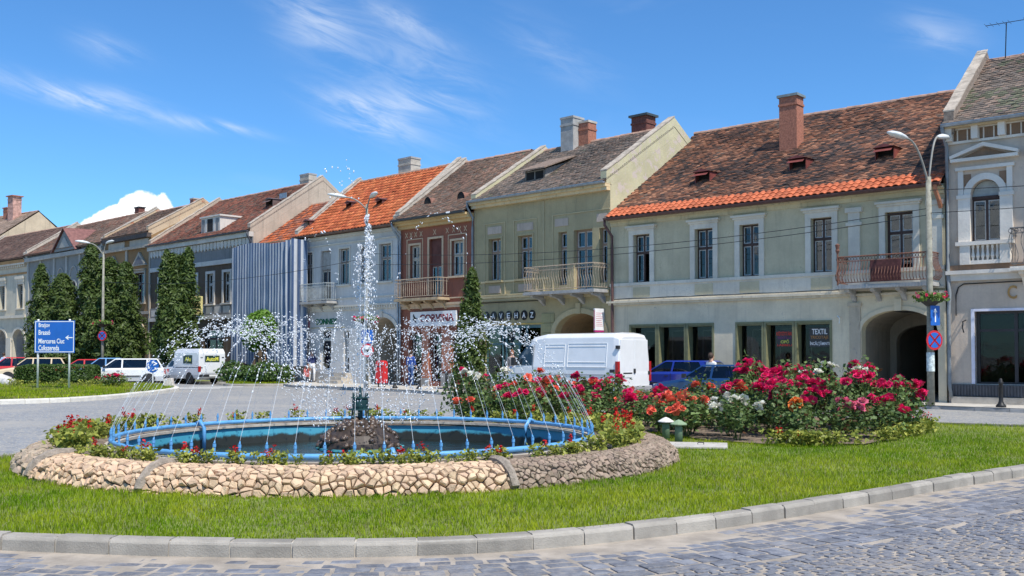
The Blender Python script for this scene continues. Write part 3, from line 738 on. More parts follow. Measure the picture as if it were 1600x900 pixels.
PAL_OLD = [(.055, .045, .042), (.085, .06, .05), (.13, .075, .055), (.20, .10, .065), (.30, .13, .075), (.40, .19, .11), (.17, .12, .09)]
PAL_BRN = [(.19, .12, .085), (.24, .15, .10), (.28, .16, .11), (.22, .16, .12), (.33, .19, .13)]
PAL_RED = [(.26, .09, .055), (.31, .115, .07), (.35, .13, .08), (.23, .10, .07)]
PAL_ORG = [(.50, .125, .045), (.55, .145, .055), (.58, .17, .065), (.46, .11, .045)]
PAL_GRY = [(.17, .135, .105), (.23, .175, .135), (.28, .20, .15), (.20, .16, .13), (.31, .21, .155)]

# ------------------------------------------------ pale grey-green house with shops and carriage arch
def grey_house():
    WT = plaster('grey_green_plaster', (.495, .485, .39), (.16, .15, .12), .3, seed=1)
    WL = plaster('cream_grey_plaster', (.66, .625, .53), (.22, .19, .15), .28, (.40, .36, .30), .0, seed=2)
    TR = plaster('pale_blue_grey_trim', (.62, .63, .62), (.24, .22, .2), .3, seed=3)
    h = House('townhouse', 'grey-green two-storey house with orange eave tiles, rusty balcony and textile shop windows', (4.03, 40.59), -40.9, 13.10, 7.18, 6.7, 11.8, WT, .42)
    wins = [(1.11, 1.89), (3.92, 4.70), (5.81, 6.59), (8.57, 9.34)]; shops = [(.94, 2.18), (2.26, 3.48), (3.56, 4.69), (5.65, 6.72), (6.80, 7.90), (7.98, 9.28)]
    h.ops = [(a, b, 4.52, 6.43, None) for a, b in wins] + [(11.18, 12.1, 3.95, 6.40, None)] + [(a, b, .5, 2.8, None) for a, b in shops] + [(10.34, 12.84, .0, 3.13, 2.45)]
    h.facade(); h.shell(side=plaster('grey_gable', (.45, .43, .38), seed=5), parap=(0, 0))
    # lower storey gets a lighter, creamier tone: thin coat slabs between the openings
    lo = MB(); us = [0]+[x for a, b in shops for x in (a, b)]+[10.34]
    for a, b in zip(us[::2], us[1::2]):
        if b-a > .02: lo.box(a+.001, b-.001, -.012, .005, .12, 2.8)
    lo.box(.001, 10.34, -.012, .005, 2.8, 3.66); lo.box(.95, 9.27, -.012, .005, .12, .5); lo.box(12.84, 13.09, -.012, .005, .12, 3.66)
    n = 14
    for i in range(n):
        c0, c1 = 11.59-1.25*cos(pi*i/n), 11.59-1.25*cos(pi*(i+1)/n); z0, z1 = 2.45+.68*sin(pi*i/n), 2.45+.68*sin(pi*(i+1)/n)
        lo.quad((c0, -.012, z0), (c1, -.012, z1), (c1, -.012, 3.66), (c0, -.012, 3.66))
    lo.build('ground_floor_render', WL, h.e)
    for i, (a, b) in enumerate(wins): h.window(a, b, 4.52, 6.43, WOODD, .2, .62, 2, .8, cm=CURTY if i in (1, 2) else CURT, open_=(i == 0)); h.surround(a, b, 4.52, 6.43, TR, .2, .06, .15, .1, False)
    d = h.window(11.18, 12.1, 3.95, 6.40, WOODD, .2, .72, 2, 1, fw=.09, name='balcony_door'); h.surround(11.18, 12.1, 4.0, 6.40, TR, .2, .06, .15, .1, False)
    h.trim('pilaster', TR, (9.93, 10.33, -.07, .01, 4.53, 6.05), (9.86, 10.40, -.11, .01, 6.05, 6.16), (9.93, 10.33, -.07, .01, 6.16, 6.5), (9.84, 10.42, -.12, .01, 6.5, 6.66))
    h.trim('pilaster', TR, (12.62, 13.02, -.07, .01, 4.53, 6.05), (12.55, 13.08, -.11, .01, 6.05, 6.16), (12.62, 13.02, -.07, .01, 6.16, 6.5), (12.53, 13.09, -.12, .01, 6.5, 6.66))
    h.trim('sill_band', TR, (.005, 13.09, -.04, .006, 3.86, 4.40), (.003, 13.095, -.10, .006, 4.40, 4.52))
    for a, b in wins: h.trim('apron_panel', WT, (a, b, -.055, -.03, 3.93, 4.33))
    h.trim('cornice', plaster('broken_cornice', (.62, .60, .54), (.2, .17, .13), .6, seed=7), (-.08, 10.0, -.22, .008, 3.72, 3.80), (-.05, 13.09, -.13, .008, 3.64, 3.72), (-.02, 13.09, -.08, .007, 3.80, 3.86))
    h.trim('eave_frieze', plaster('cream_frieze', (.56, .53, .40), seed=8), (.003, 13.095, -.05, .006, 6.86, 7.02), (.002, 13.097, -.2, .006, 7.02, 7.10))
    h.trim('corner_pier', plaster('patched_pier', (.47, .44, .39), (.2, .17, .14), .6, (.32, .29, .26), .1, seed=9), (9.94, 10.32, -.05, -.006, .12, 3.3), (9.88, 10.36, -.09, -.005, 3.3, 3.42))
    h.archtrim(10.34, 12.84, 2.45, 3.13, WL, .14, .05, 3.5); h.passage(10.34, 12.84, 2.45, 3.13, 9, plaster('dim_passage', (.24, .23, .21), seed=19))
    OL = mat('olive_shop_frame', (.20, .195, .10), .6, .15, 6)
    for i, (a, b) in enumerate(shops):
        f = MB(); t = .05; f.box(a-.03, b+.03, -.05, .03, 2.78, 2.85); f.box(a-.03, a+t, -.045, .36, .5, 2.78); f.box(b-t, b+.03, -.045, .36, .5, 2.78); f.box(a+t, b-t, -.04, .36, .46, .54); f.box(a+t, b-t, .0, .36, 2.72, 2.777)
        w = f.build('shop_window', OL, h.e)
        MB().box(a+t, b-t, .32, .335, .54, 2.72).build('pane', SHOPGLASS, w)
        k = MB(); x0 = a+.38 if i not in (0, 2, 3) else a+.45; k.box(x0, x0+.05, .36, .42, .54, 2.6); k.box(b-.10, b-.05, .36, .42, .54, 2.6); k.box(x0, b-.05, .36, .42, 2.55, 2.6); k.build('inner_frame', mat('aluminium_frame', (.42, .44, .45), .4, .1, 5, metal=.6), w)
        if i in (1, 2, 3): MB().box(a+.2, b-.25, .75, .8, .6, 2.3).build('display_cloth', [mat('blue_display', (.10, .16, .24), .8, .6, 3), mat('grey_display', (.22, .22, .22), .8, .3, 3), mat('pale_display', (.4, .4, .42), .8, .2, 3)][i-1], w)
    RED = mat('red_lettering', (.75, .06, .03), .6, .05); PUR = mat('purple_lettering', (.22, .04, .18), .6, .05); YEL = mat('yellow_lettering', (.75, .72, .10), .6, .05); WHT = mat('white_lettering', (.85, .85, .85), .6, .03); ORA = mat('orange_lettering', (.42, .20, .06), .6, .05)
    sg = thing('shop_sign', 'red, purple and yellow lettering panel with the word CIPŐ in the shop window', 'sign', h.e.location, h.e.rotation_euler.z)
    MB().box(7.10, 7.75, .262, .27, 1.95, 2.52).build('panel', mat('dark_sign_panel', (.03, .032, .036), .3, .2, 5), sg)
    for k, u, z, w, hh, m_ in (('r1', 7.11, 2.34, .63, .16, RED), ('r2', 7.14, 2.22, .56, .10, PUR), ('cipo', 7.27, 2.06, .32, .14, YEL), ('r3', 7.14, 1.96, .56, .09, RED)): lettering(k, w, hh, m_, sg, fp(h, u, z, .26))
    sg = thing('shop_sign', 'dark panel reading TEXTIL TRICOTAJE ÎNCĂLŢĂMINTE in the shop window', 'sign', h.e.location, h.e.rotation_euler.z)
    MB().box(8.36, 9.13, .262, .27, 1.92, 2.60).build('panel', MATS['dark_sign_panel'], sg)
    for k, u, z, w, hh, m_ in (('textil', 8.46, 2.37, .56, .19, WHT), ('tric', 8.40, 2.18, .66, .14, ORA), ('inc', 8.38, 1.96, .74, .17, WHT)): lettering(k, w, hh, m_, sg, fp(h, u, z, .26))
    h.balcony(9.88, 12.9, 3.98, 4.92, .85, RUST, GREYR, .10, .13, post=True)
    MB().box(11.0, 12.0, -.90, -.885, 4.05, 4.75).build('balcony_screen', mat('maroon_balcony_screen', (.10, .035, .032), .9, .3, 8), h.e)
    h.roof(PAL_OLD, .19, .145, .55, q0=.77, seed=3)
    # orange interlocking eave tiles, one by one
    OT = mat('orange_eave_tile', (.46, .12, .048), .75, .18, 8, .3, 40, rnd=.22); nt = 52; wt_ = h.W/nt; me = MB(); L = .29
    c, k = cos(h.slope), sin(h.slope)
    pr = [(0, 0), (.18, .035), (.42, .045), (.62, .035), (.8, 0), (1, 0)]
    low = [(x*wt_, -.02*c-(.035+z)*k, -.02*k+(.035+z)*c) for x, z in pr]; up = [(x*wt_, L*c-(.005+z)*k, L*k+(.005+z)*c) for x, z in pr]; bt = [(x*wt_, -.02*c-(.005+z)*k, -.02*k+(.005+z)*c) for x, z in pr]
    me.add(low+up+bt, [(i, i+1, 7+i, 6+i) for i in range(5)]+[(12+i, 13+i, i+1, i) for i in range(5)]); tm = me.mesh('tile', OT)
    for r_ in range(3):
        for i in range(nt):
            o = link('tile', tm, h.roofo); p = h.P(i*wt_, r_*.255, random.uniform(-.004, .006)); o.location = p; o.rotation_euler = (random.uniform(-.012, .012), random.uniform(-.01, .01), random.uniform(-.012, .012))
    h.gutter(COPPER, .08, .04, ((.03, .12),), COPPER)
    # crooked copper hopper at the right end
    MB().tube([(12.95, -.5, 7.1), (12.95, -.42, 6.9), (13.0, -.25, 6.6), (13.0, -.1, 6.4)], .07, 8).build('downpipe', mat('weathered_copper', (.36, .15, .08), .5, .3, 10), h.e)
    sg_n = 3.55
    h.chimney(6.08, 3.8, 9.4, 11.95, .74, .62, BRICK, mat('chimney_flashing', (.20, .24, .24), .6, .2, 6))
    for u, q in ((3.35, 2.35), (7.35, 2.4), (10.6, 2.35)): h.dormer(u, q, .68, .46, .9)
    # small wall fittings
    MB().tube([(9.55, -.02, 2.95), (9.6, -.25, 2.98), (9.72, -.35, 2.9), (9.7, -.34, 2.72)], .018, 6).build('wall_bracket', mat('white_bracket', (.75, .75, .72), .5, .1), h.e)
    cb = MB(); pts = [(u, -.055, 3.87+.035*abs(sin(u*1.7))*vnoise(u, 1, .8, 4)) for u in np.linspace(.2, 9.6, 60)]; cb.tube(pts, .014, 5).build('cable', IRON, h.e)
    return h
GREY = grey_house()

# ------------------------------------------------ olive-green coffee house
def green_house():
    WT = plaster('olive_green_plaster', (.39, .36, .25), (.13, .12, .08), .32, seed=11); TR = plaster('olive_trim', (.47, .44, .32), (.17, .15, .1), .25, seed=12)
    PK = plaster('dusty_pink_panel', (.46, .41, .39), seed=13)
    h = House('townhouse', 'olive-green house with pale green firewall, scrolled iron balcony and coffee house letters', (-1.75, 46.16), -43.9, 8.00, 8.72, 4.6, 11.75, WT, .38)
    W1 = [(.96, 1.74), (2.82, 3.67)]
    h.ops = [(a, b, 4.99, 6.9, None) for a, b in W1] + [(5.18, 5.66, 4.6, 6.87, None), (6.04, 7.05, 4.32, 6.88, None), (7.42, 7.84, 4.6, 6.86, None), (.72, 4.16, .45, 2.95, None), (5.0, 7.68, 0, 3.38, 2.5)]
    h.facade(); h.shell(side=plaster('lime_green_firewall', (.50, .51, .385), (.5, .44, .38), .5, (.55, .47, .40), .12, seed=14), parap=(.22, .40), pm=plaster('lime_green_firewall', (.6, .6, .36)))
    FR = mat('brown_white_sash', (.30, .20, .14), .6, .2, 6)
    for a, b in W1:
        h.window(a, b, 4.99, 6.9, FR, .2, .68, 2, .3); h.surround(a, b, 4.99, 6.9, WT, .09, .03, 0, 0)
        h.trim('lintel_panel', PK, (a-.05, b+.05, -.03, .006, 7.12, 7.45)); h.trim('apron_panel', PK, (a+.02, b-.02, -.03, .006, 4.42, 4.76))
        h.trim('moulding', TR, (a-.28, a-.24, -.035, .006, 4.35, 7.58), (b+.24, b+.28, -.035, .006, 4.35, 7.58), (a-.28, b+.28, -.036, .006, 7.58, 7.62))
    h.trim('lintel_panel', PK, (5.0, 5.75, -.03, .006, 7.12, 7.45)); h.trim('lintel_panel', PK, (7.3, 7.85, -.03, .006, 7.12, 7.45))
    h.trim('moulding', TR, (4.86, 4.9, -.035, .006, 4.35, 7.6), (4.86, 7.98, -.036, .006, 7.6, 7.64)); h.trim('pilaster_strip', TR, (4.32, 4.38, -.045, .006, 4.3, 8.3), (.06, .12, -.045, .006, 4.3, 8.3))
    h.window(5.18, 5.66, 4.6, 6.87, FR, .2, .7, 1, .2); h.window(6.04, 7.05, 4.32, 6.88, FR, .2, .7, 2, .2, name='balcony_door', fw=.08); h.window(7.42, 7.84, 4.6, 6.86, FR, .2, .7, 1, .2)
    h.trim('cornice', TR, (.002, 7.995, -.16, .006, 4.18, 4.28), (.004, 7.993, -.10, .006, 4.05, 4.18), (.003, 4.6, -.05, .0065, 4.90, 4.985), (.004, 7.99, -.055, .0065, 4.30, 4.36)); h.trim('sagging_cable', IRON, (.1, 4.2, -.05, -.02, 3.98, 4.01))
    h.trim('eave_cove', plaster('cream_cove', (.62, .53, .36), seed=15), (.003, 7.99, -.22, .006, 8.36, 8.5), (.002, 7.995, -.33, .006, 8.5, 8.64))
    q = plaster('rusticated_olive', (.33, .34, .22), seed=16)
    for zz in np.arange(.5, 3.5, .42): h.trim('rustication', q, (4.25, 4.95, -.05, .006, zz, zz+.39)) if zz < 3.4 else None
    h.archtrim(5.0, 7.68, 2.5, 3.38, TR, .22, .06, 3.8); h.passage(5.0, 7.68, 2.5, 3.38, 5, plaster('ochre_passage', (.34, .26, .17), seed=17))
    TE = mat('teal_shopfront', (.10, .20, .22), .5, .2, 5); f = MB(); f.box(.72, 4.16, .1, .18, 2.82, 2.95); f.box(.72, 4.16, .1, .18, .45, .58)
    for u in (.72, 1.72, 1.95, 2.75, 3.2, 4.08): f.box(u, u+.08, .095, .185, .58, 2.82)
    f.box(.8, 4.08, .105, .175, 2.08, 2.16); w = f.build('shopfront', TE, h.e)
    for a, b in ((.8, 1.72), (1.8, 1.95), (2.03, 2.75), (2.83, 3.2), (3.28, 4.08)): MB().box(a, b, .135, .142, .58, 2.08).build('pane', SHOPGLASS, w); MB().box(a, b, .135, .142, 2.16, 2.82).build('pane', SHOPGLASS, w)
    h.trim('gold_line', mat('gold_strip', (.5, .36, .1), .5, .1), (.5, 4.4, -.03, .006, 2.98, 3.03)); h.trim('plinth', GREYR, (.002, 4.9, -.06, .006, .1, .44))
    sg = thing('shop_lettering', 'white letters KAVEHAZ on a row of black discs above the coffee house', 'sign', h.e.location, h.e.rotation_euler.z); BL = mat('black_enamel', (.02, .018, .018), .35, .1); WL = mat('white_lettering', (.85, .85, .85))
    for i, ch in enumerate('KAVEHAZ'):
        u = .82+i*.475; b = MB(); b.prism([(u+.19*cos(t), 3.38+.22*sin(t)) for t in np.linspace(0, 2*pi, 17)[:-1]], lambda p, q_, w_: (p, w_, q_), -.04, .0); b.build('disc', BL, sg)
        lettering('L'+ch, .19, .24, WL, sg, fp(h, u-.095, 3.26, -.042))
    h.balcony(4.12, 7.93, 4.30, 5.34, 1.0, RUSTL, GREYR, .13, 0, scroll=True)
    h.roof(PAL_GRY, .19, .16, .35, seed=11, moss=1.28); h.gutter(ZINC, .085, .03, ((-.02, .03),), mat('grey_downpipe', (.22, .24, .25), .5, .2))
    h.chimney(2.3, 4.3, 11.0, 13.0, .78, .78, GREYR, GREYR, .03); h.chimney(3.0, 4.6, 11.0, 12.75, .6, .6, BRICK, RENDER, .03); h.chimney(6.0, 5.0, 10.8, 12.62, .85, .7, mat('dark_red_brick', (.16, .06, .045), .9, .3, 12), mat('dark_sheet', (.06, .075, .08), .5, .2), .1)
    # dormer with two small openings and long cheek roof
    y, z = h.P(3.2, 1.55)[1:]; b = MB(); b.box(2.35, 3.55, y, y+.06, z-.05, z+.42); b.prism([(y, z-.05), (y, z+.42), (y+1.6, z+.95)], lambda p, q_, w_: (w_, p, q_), 2.35, 2.4); b.prism([(y, z-.05), (y, z+.42), (y+1.6, z+.95)], lambda p, q_, w_: (w_, p, q_), 3.5, 3.55)
    b.build('dormer', mat('grey_boards', (.27, .25, .22), .9, .2, 5), h.roofo); b = MB(); b.add([(2.15, y-.25, z+.40), (3.75, y-.25, z+.40), (3.75, y+1.9, z+1.22), (2.15, y+1.9, z+1.22), (2.15, y-.25, z+.46), (3.75, y-.25, z+.46), (3.75, y+1.9, z+1.28), (2.15, y+1.9, z+1.28)], [(0, 3, 2, 1), (4, 5, 6, 7), (0, 1, 5, 4), (1, 2, 6, 5), (3, 0, 4, 7)]).build('dormer_roof', mat('dormer_tiles', (.22, .16, .12), .9, .4, 9, .5, 20), h.e)
    for a in (2.42, 2.98): MB().quad((a, y-.004, z), (a+.5, y-.004, z), (a+.5, y-.004, z+.36), (a, y-.004, z+.36)).build('dormer_opening', DARK, h.e)
    return h
GREEN = green_house()

# ------------------------------------------------ narrow dark-red house
def pink_house():
    WT = plaster('brick_red_plaster', (.27, .115, .09), (.10, .06, .05), .35, seed=21); TR = plaster('cream_pink_trim', (.56, .46, .37), seed=22); PI = plaster('rose_pier', (.45, .22, .17), seed=23)
    h = House('townhouse', 'narrow brick-red house with cream window frames above the white bird shop sign', (-5.56, 49.83), -43.9, 5.27, 8.30, 4.2, 11.8, WT, .62)
    h.ops = [(.72, 1.45, 5.35, 7.02, None), (2.15, 3.08, 4.36, 7.23, None), (3.75, 4.55, 5.35, 7.02, None), (.66, 1.62, .12, 2.7, None), (2.18, 3.06, .35, 2.7, None), (3.75, 4.50, .75, 2.6, None)]
    h.facade(); h.shell(parap=(.22, .0))
    FR = mat('beige_sash', (.46, .41, .33), .6, .2, 6)
    for a, b in ((.72, 1.45), (3.75, 4.55)):
        h.window(a, b, 5.35, 7.02, FR, .14, .6, 2, .3, fw=.07); h.surround(a, b, 5.35, 7.02, TR, .1, .04, 0, 0, True)
        h.trim('outer_frame', TR, (a-.24, a-.2, -.03, .006, 5.2, 7.3), (b+.2, b+.24, -.03, .006, 5.2, 7.3), (a-.24, b+.24, -.031, .006, 7.3, 7.34))
    h.window(2.15, 3.08, 4.36, 7.23, mat('red_brown_door', (.14, .045, .035), .6, .2, 6), .14, .55, 2, 0, fw=.1, name='balcony_door'); h.surround(2.15, 3.08, 4.5, 7.23, TR, .1, .04, 0, 0, False)
    MB().box(2.22, 3.01, .12, .15, 5.98, 7.15).build('blind', mat('red_roller_blind', (.13, .05, .04), .9, .2, 3), h.e)
    fz = MB()
    for u in (.45, .8, 1.15, 1.55, 2.55, 3.45, 3.9, 4.3, 4.7):
        for sgn in (-1, 1): fz.add([(u-.11, -.015, 7.55-.11*sgn), (u-.08, -.015, 7.55-.14*sgn), (u+.11, -.015, 7.55+.11*sgn), (u+.08, -.015, 7.55+.14*sgn)], [(0, 1, 2, 3)])
    fz.build('painted_crosses', TR, h.e)
    h.trim('eave_cove', plaster('ochre_cove', (.60, .47, .28), seed=24), (.003, 5.26, -.2, .006, 7.85, 8.0), (.002, 5.265, -.4, .006, 8.0, 8.12), (.001, 5.267, -.56, .006, 8.12, 8.22))
    h.trim('cornice', TR, (.003, 5.26, -.14, .006, 4.02, 4.12), (.004, 5.26, -.08, .006, 3.88, 4.02), (.005, 5.26, -.05, .0062, 4.3, 4.36))
    h.trim('pier', PI, (1.66, 2.14, -.05, .006, .5, 2.9), (3.1, 3.7, -.05, .006, .9, 2.9)); h.trim('plinth', GREYR, (3.08, 5.26, -.09, .006, .1, .74), (1.64, 2.17, -.09, .0065, .1, .5))
    for a, b, z0, z1, fr in ((.66, 1.62, .12, 2.7, WOODD), (2.18, 3.06, .35, 2.7, WOODD), (3.75, 4.5, .75, 2.6, TR)): h.window(a, b, z0, z1, fr, .2, .8, 1, .0, SHOPGLASS, fw=.07, name='shop_window')
    sg = thing('shop_sign', 'white shop sign with a black bird and the red word CORVINA', 'sign', h.e.location, h.e.rotation_euler.z)
    MB().box(.93, 4.21, -.16, -.05, 3.02, 3.72).build('panel', mat('white_sign_board', (.80, .80, .79), .5, .06, 2), sg)
    lettering('corvina', 2.42, .36, mat('maroon_lettering', (.20, .02, .03), .5, .05), sg, fp(h, 1.66, 3.22, -.162))
    bird = [(1.15, 3.60), (1.20, 3.62), (1.25, 3.52), (1.33, 3.44), (1.48, 3.40), (1.36, 3.37), (1.34, 3.28), (1.42, 3.16), (1.30, 3.22), (1.22, 3.30), (1.10, 3.34), (1.20, 3.40), (1.14, 3.52)]
    MB().prism(bird, lambda p, q, w: (p, w, q), -.17, -.162).build('bird_emblem', IRON, sg)
    h.balcony(.46, 3.6, 4.36, 5.28, .75, RUSTL, mat('ochre_balcony_slab', (.42, .32, .20), .9, .25, 5), .15)
    h.roof(PAL_BRN, .19, .16, .4, seed=21, moss=1.36); h.gutter(mat('black_gutter', (.05, .06, .07), .5, .2), .08, .05, ((.1, .0),), ZINC)
    for u in (1.55, 3.95): h.eyelid(u, 1.25, .55, .38)
    return h
PINK = pink_house()

# ------------------------------------------------ pale blue house
def blue_house():
    WT = plaster('pale_blue_plaster', (.54, .58, .66), (.26, .24, .22), .35, (.45, .43, .40), .03, seed=31); TR = plaster('pale_blue_trim', (.60, .61, .62), (.3, .27, .24), .35, seed=32)
    h = House('townhouse', 'pale blue house with bright orange tiled roof and green lettering above its shop', (-12.04, 56.07), -43.9, 8.98, 8.20, 4.15, 11.85, WT, .4)
    W1 = [(.55, 1.42), (3.88, 4.75), (5.67, 6.5), (7.30, 8.24)]
    h.ops = [(a, b, 5.37, 7.28, None) for a, b in W1] + [(2.18, 3.10, 4.5, 7.28, None), (.68, 1.1, .5, 2.85, None), (2.14, 3.16, .8, 2.98, None), (4.28, 4.76, .7, 2.9, None), (6.27, 8.75, 0, 3.55, 2.6)]
    h.facade(); h.shell(parap=(.22, .25))
    FR = mat('brown_grey_sash', (.22, .18, .15), .6, .2, 6)
    for a, b in W1: h.window(a, b, 5.37, 7.28, FR, .12, .62, 2, .1); h.surround(a, b, 5.37, 7.28, TR, .1, .03, 0, 0, True)
    h.window(2.18, 3.10, 4.5, 7.28, FR, .12, .62, 2, .1, name='balcony_door'); MB().box(2.25, 3.03, .1, .13, 6.3, 7.2).build('shutter', mat('grey_shutter', (.33, .32, .3), .8, .2, 5), h.e)
    h.trim('cornice', TR, (.003, 8.97, -.15, .006, 4.16, 4.26), (.004, 8.96, -.08, .006, 3.98, 4.16), (.004, 8.96, -.05, .0062, 4.6, 4.66)); h.trim('dentils', TR, *[(u, u+.1, -.13, -.075, 4.04, 4.155) for u in np.arange(4.0, 8.9, .2)])
    h.trim('eave_frieze', TR, (.003, 8.97, -.12, .006, 7.9, 8.06), (.004, 8.96, -.05, .006, 7.55, 7.62))
    h.window(.68, 1.1, .5, 2.85, WOODD, .18, None, 1, 0, SHOPGLASS, name='door'); h.window(2.14, 3.16, .8, 2.98, WOODW, .14, .76, 1, 0, SHOPGLASS, name='shop_window'); h.window(4.28, 4.76, .7, 2.9, WOODW, .2, .8, 1, 0, SHOPGLASS, name='door')
    MB().box(2.22, 3.08, .5, .55, .86, 1.3).build('green_display', mat('bright_green_display', (.05, .30, .06), .6, .2), h.e)
    h.archtrim(6.27, 8.75, 2.6, 3.55, TR, .2, .05, 3.85); h.passage(6.27, 8.75, 2.6, 3.55, 6, plaster('grey_passage', (.42, .40, .37), seed=33))
    h.trim('plinth', GREYR, (1.5, 4.2, -.07, .006, .1, .68))
    h.trim('steps', RENDER, (3.3, 5.1, -1.0, -.0, .1, .28), (3.6, 5.0, -.68, -.001, .28, .46), (3.9, 4.95, -.36, -.002, .46, .66))
    sg = thing('shop_lettering', 'dark green raised letters CONNEX on the pale blue wall', 'sign', h.e.location, h.e.rotation_euler.z); lettering('connex', 1.95, .32, mat('green_lettering', (.01, .13, .06), .5, .05), sg, fp(h, 1.75, 3.26, -.01)); h.trim('gold_strip', MATS['gold_strip'], (1.3, 4.4, -.02, .006, 3.08, 3.11))
    sg = thing('shop_sign', 'small square white sign with a maroon border beside green letters', 'sign', h.e.location, h.e.rotation_euler.z); MB().box(.36, 1.17, -.06, -.01, 3.12, 3.72).build('panel', mat('maroon_sign_edge', (.24, .06, .10), .5, .1), sg); MB().box(.43, 1.10, -.068, -.061, 3.18, 3.66).build('face', mat('white_sign_face', (.72, .70, .74), .5, .05), sg)
    MB().box(.52, 1.0, -.075, -.069, 3.3, 3.36).box(.55, .62, -.075, -.0692, 3.36, 3.5).box(.72, .8, -.075, -.0692, 3.36, 3.5).box(.9, .97, -.075, -.0692, 3.36, 3.5).build('emblem', MATS['maroon_sign_edge'], sg)
    h.balcony(.14, 3.72, 4.5, 5.45, .7, mat('grey_green_iron', (.33, .36, .36), .8, .3, 8), GREYR, .11)
    h.roof(PAL_ORG, .27, .32, .3, seed=31, prof=True); h.gutter(mat('rust_gutter', (.16, .10, .08), .6, .3), .07, .05, ((8.9, .02),), ZINC)
    h.chimney(4.3, 4.5, 11.0, 12.75, 1.1, .7, RENDER, GREYR, .03); h.dormer(5.6, 2.2, .5, .32, .7, mat('dark_red_sheet', (.13, .05, .04), .6, .2)); h.dormer(.3, 1.0, .5, .32, .7, MATS['dark_red_sheet'])
    h.dormer(2.6, 2.5, .5, .32, .7, MATS['dark_red_sheet'])
    return h
BLUE = blue_house()

# ------------------------------------------------ house under repair behind a striped sheet
def tarp_house():
    WT = plaster('patched_render', (.45, .38, .32), (.2, .16, .12), .5, (.34, .15, .10), .12, seed=41)
    h = House('townhouse', 'low house under repair hidden behind the blue striped sheet', (-15.4, 59.3), -43.9, 4.64, 7.8, 4.2, 11.0, WT, .35)
    h.ops = [(.6, 1.5, 4.8, 6.6, None), (2.9, 3.8, 4.8, 6.6, None), (1.2, 3.4, .0, 2.6, None)]
    h.facade(); h.shell(); h.window(.6, 1.5, 4.8, 6.6); h.window(2.9, 3.8, 4.8, 6.6); MB().box(1.2, 3.4, .2, .25, .1, 2.6).build('door', WOODD, h.e)
    h.roof(PAL_ORG[:2]+PAL_RED, .27, .32, .3, seed=41, prof=True)
    # the sheet: woven plastic with stripes, hung from a scaffold pole
    m, t, b = new_mat('striped_sheet'); vec = obco(t); sp = t.nodes.new('ShaderNodeSeparateXYZ'); t.links.new(vec, sp.inputs[0]); U = E(t, sp.outputs[0]) + E(t, sp.outputs[1])
    st = (U*(2*pi/.285)).op('SINE'); wide = (U*(2*pi/.42)).op('SINE'); k_ = U.ramp(3.5, 3.55); st = st*(k_*-1.0+1.0) + wide*k_; s2 = (U*(2*pi/1.71)).op('SINE')
    c = mixc(t, st.ramp(-.15, .25), (.62, .63, .64), (.075, .125, .24)); c = mixc(t, s2.ramp(.75, .9)*.6, c, (.12, .2, .33)); c = mixc(t, noise(t, vec, 2.5, 5).ramp(.4, .8)*.25, c, (.25, .3, .38))
    t.links.new(c, b.inputs['Base Color']); b.inputs['Roughness'].default_value = .55
    tr = t.nodes.new('ShaderNodeBsdfTranslucent'); t.links.new(c, tr.inputs[0]); mx = t.nodes.new('ShaderNodeMixShader'); mx.inputs[0].default_value = .25
    t.links.new(b.outputs[0], mx.inputs[1]); t.links.new(tr.outputs[0], mx.inputs[2]); t.links.new(mx.outputs[0], t.nodes['Material Output'].inputs[0])
    e = thing('striped_sheet', 'blue and white striped plastic sheet hung over a house front under repair', 'tarpaulin', h.e.location, h.e.rotation_euler.z)
    nu, nz = 110, 34; uu = np.linspace(-.45, 5.95, nu); V = []; top, bot = 7.95, 1.0
    for j in range(nz):
        f = j/(nz-1)
        for u in uu:
            b_ = bot + (1.3*math.exp(-((u-2.8)/.75)**2)) + .15*sin(u*3)
            z = top+.10*sin(u*1.1) + (b_-top)*f
            v = -1.15 - .03*sin(u*9+1.2*f)*(.25+f) - .06*f*sin(u*1.7+2*f) - .10*sin(u*11)*min(1, max(0, (u-4.6)*2)) - .012*sin(f*23+u*2)
            V.append((u, v, z))
    F = [(j*nu+i, j*nu+i+1, (j+1)*nu+i+1, (j+1)*nu+i) for j in range(nz-1) for i in range(nu-1)]
    # returns along the right-hand end towards the wall
    nr = 16; k0 = len(V)
    for j in range(nz):
        f = j/(nz-1); z = top + (bot-top)*f
        for i in range(nr): q = i/(nr-1); V.append((5.95+.06*sin(q*9), -1.15-.10*sin(5.95*11)+q*.95, z))
    F += [(k0+j*nr+i, k0+j*nr+i+1, k0+(j+1)*nr+i+1, k0+(j+1)*nr+i) for j in range(nz-1) for i in range(nr-1)]
    link('sheet', fast_mesh('sheet', V, F, None, m, True), e)
    p = MB()
    for u in (-.3, 2.7, 5.8): p.tube([(u, -1.0, .1), (u, -1.0, 8.0)], .04, 6)
    for z in (2.3, 4.4, 6.4, 7.95): p.tube([(-.4, -1.0, z), (5.9, -1.0, z)], .035, 6)
    o = tag(p.build('scaffold', mat('scaffold_pole', (.28, .2, .12), .8, .2), None), 'timber scaffold poles behind the striped sheet', 'scaffold'); o.location = h.e.location; o.rotation_euler = h.e.rotation_euler
    return h
TARP = tarp_house()

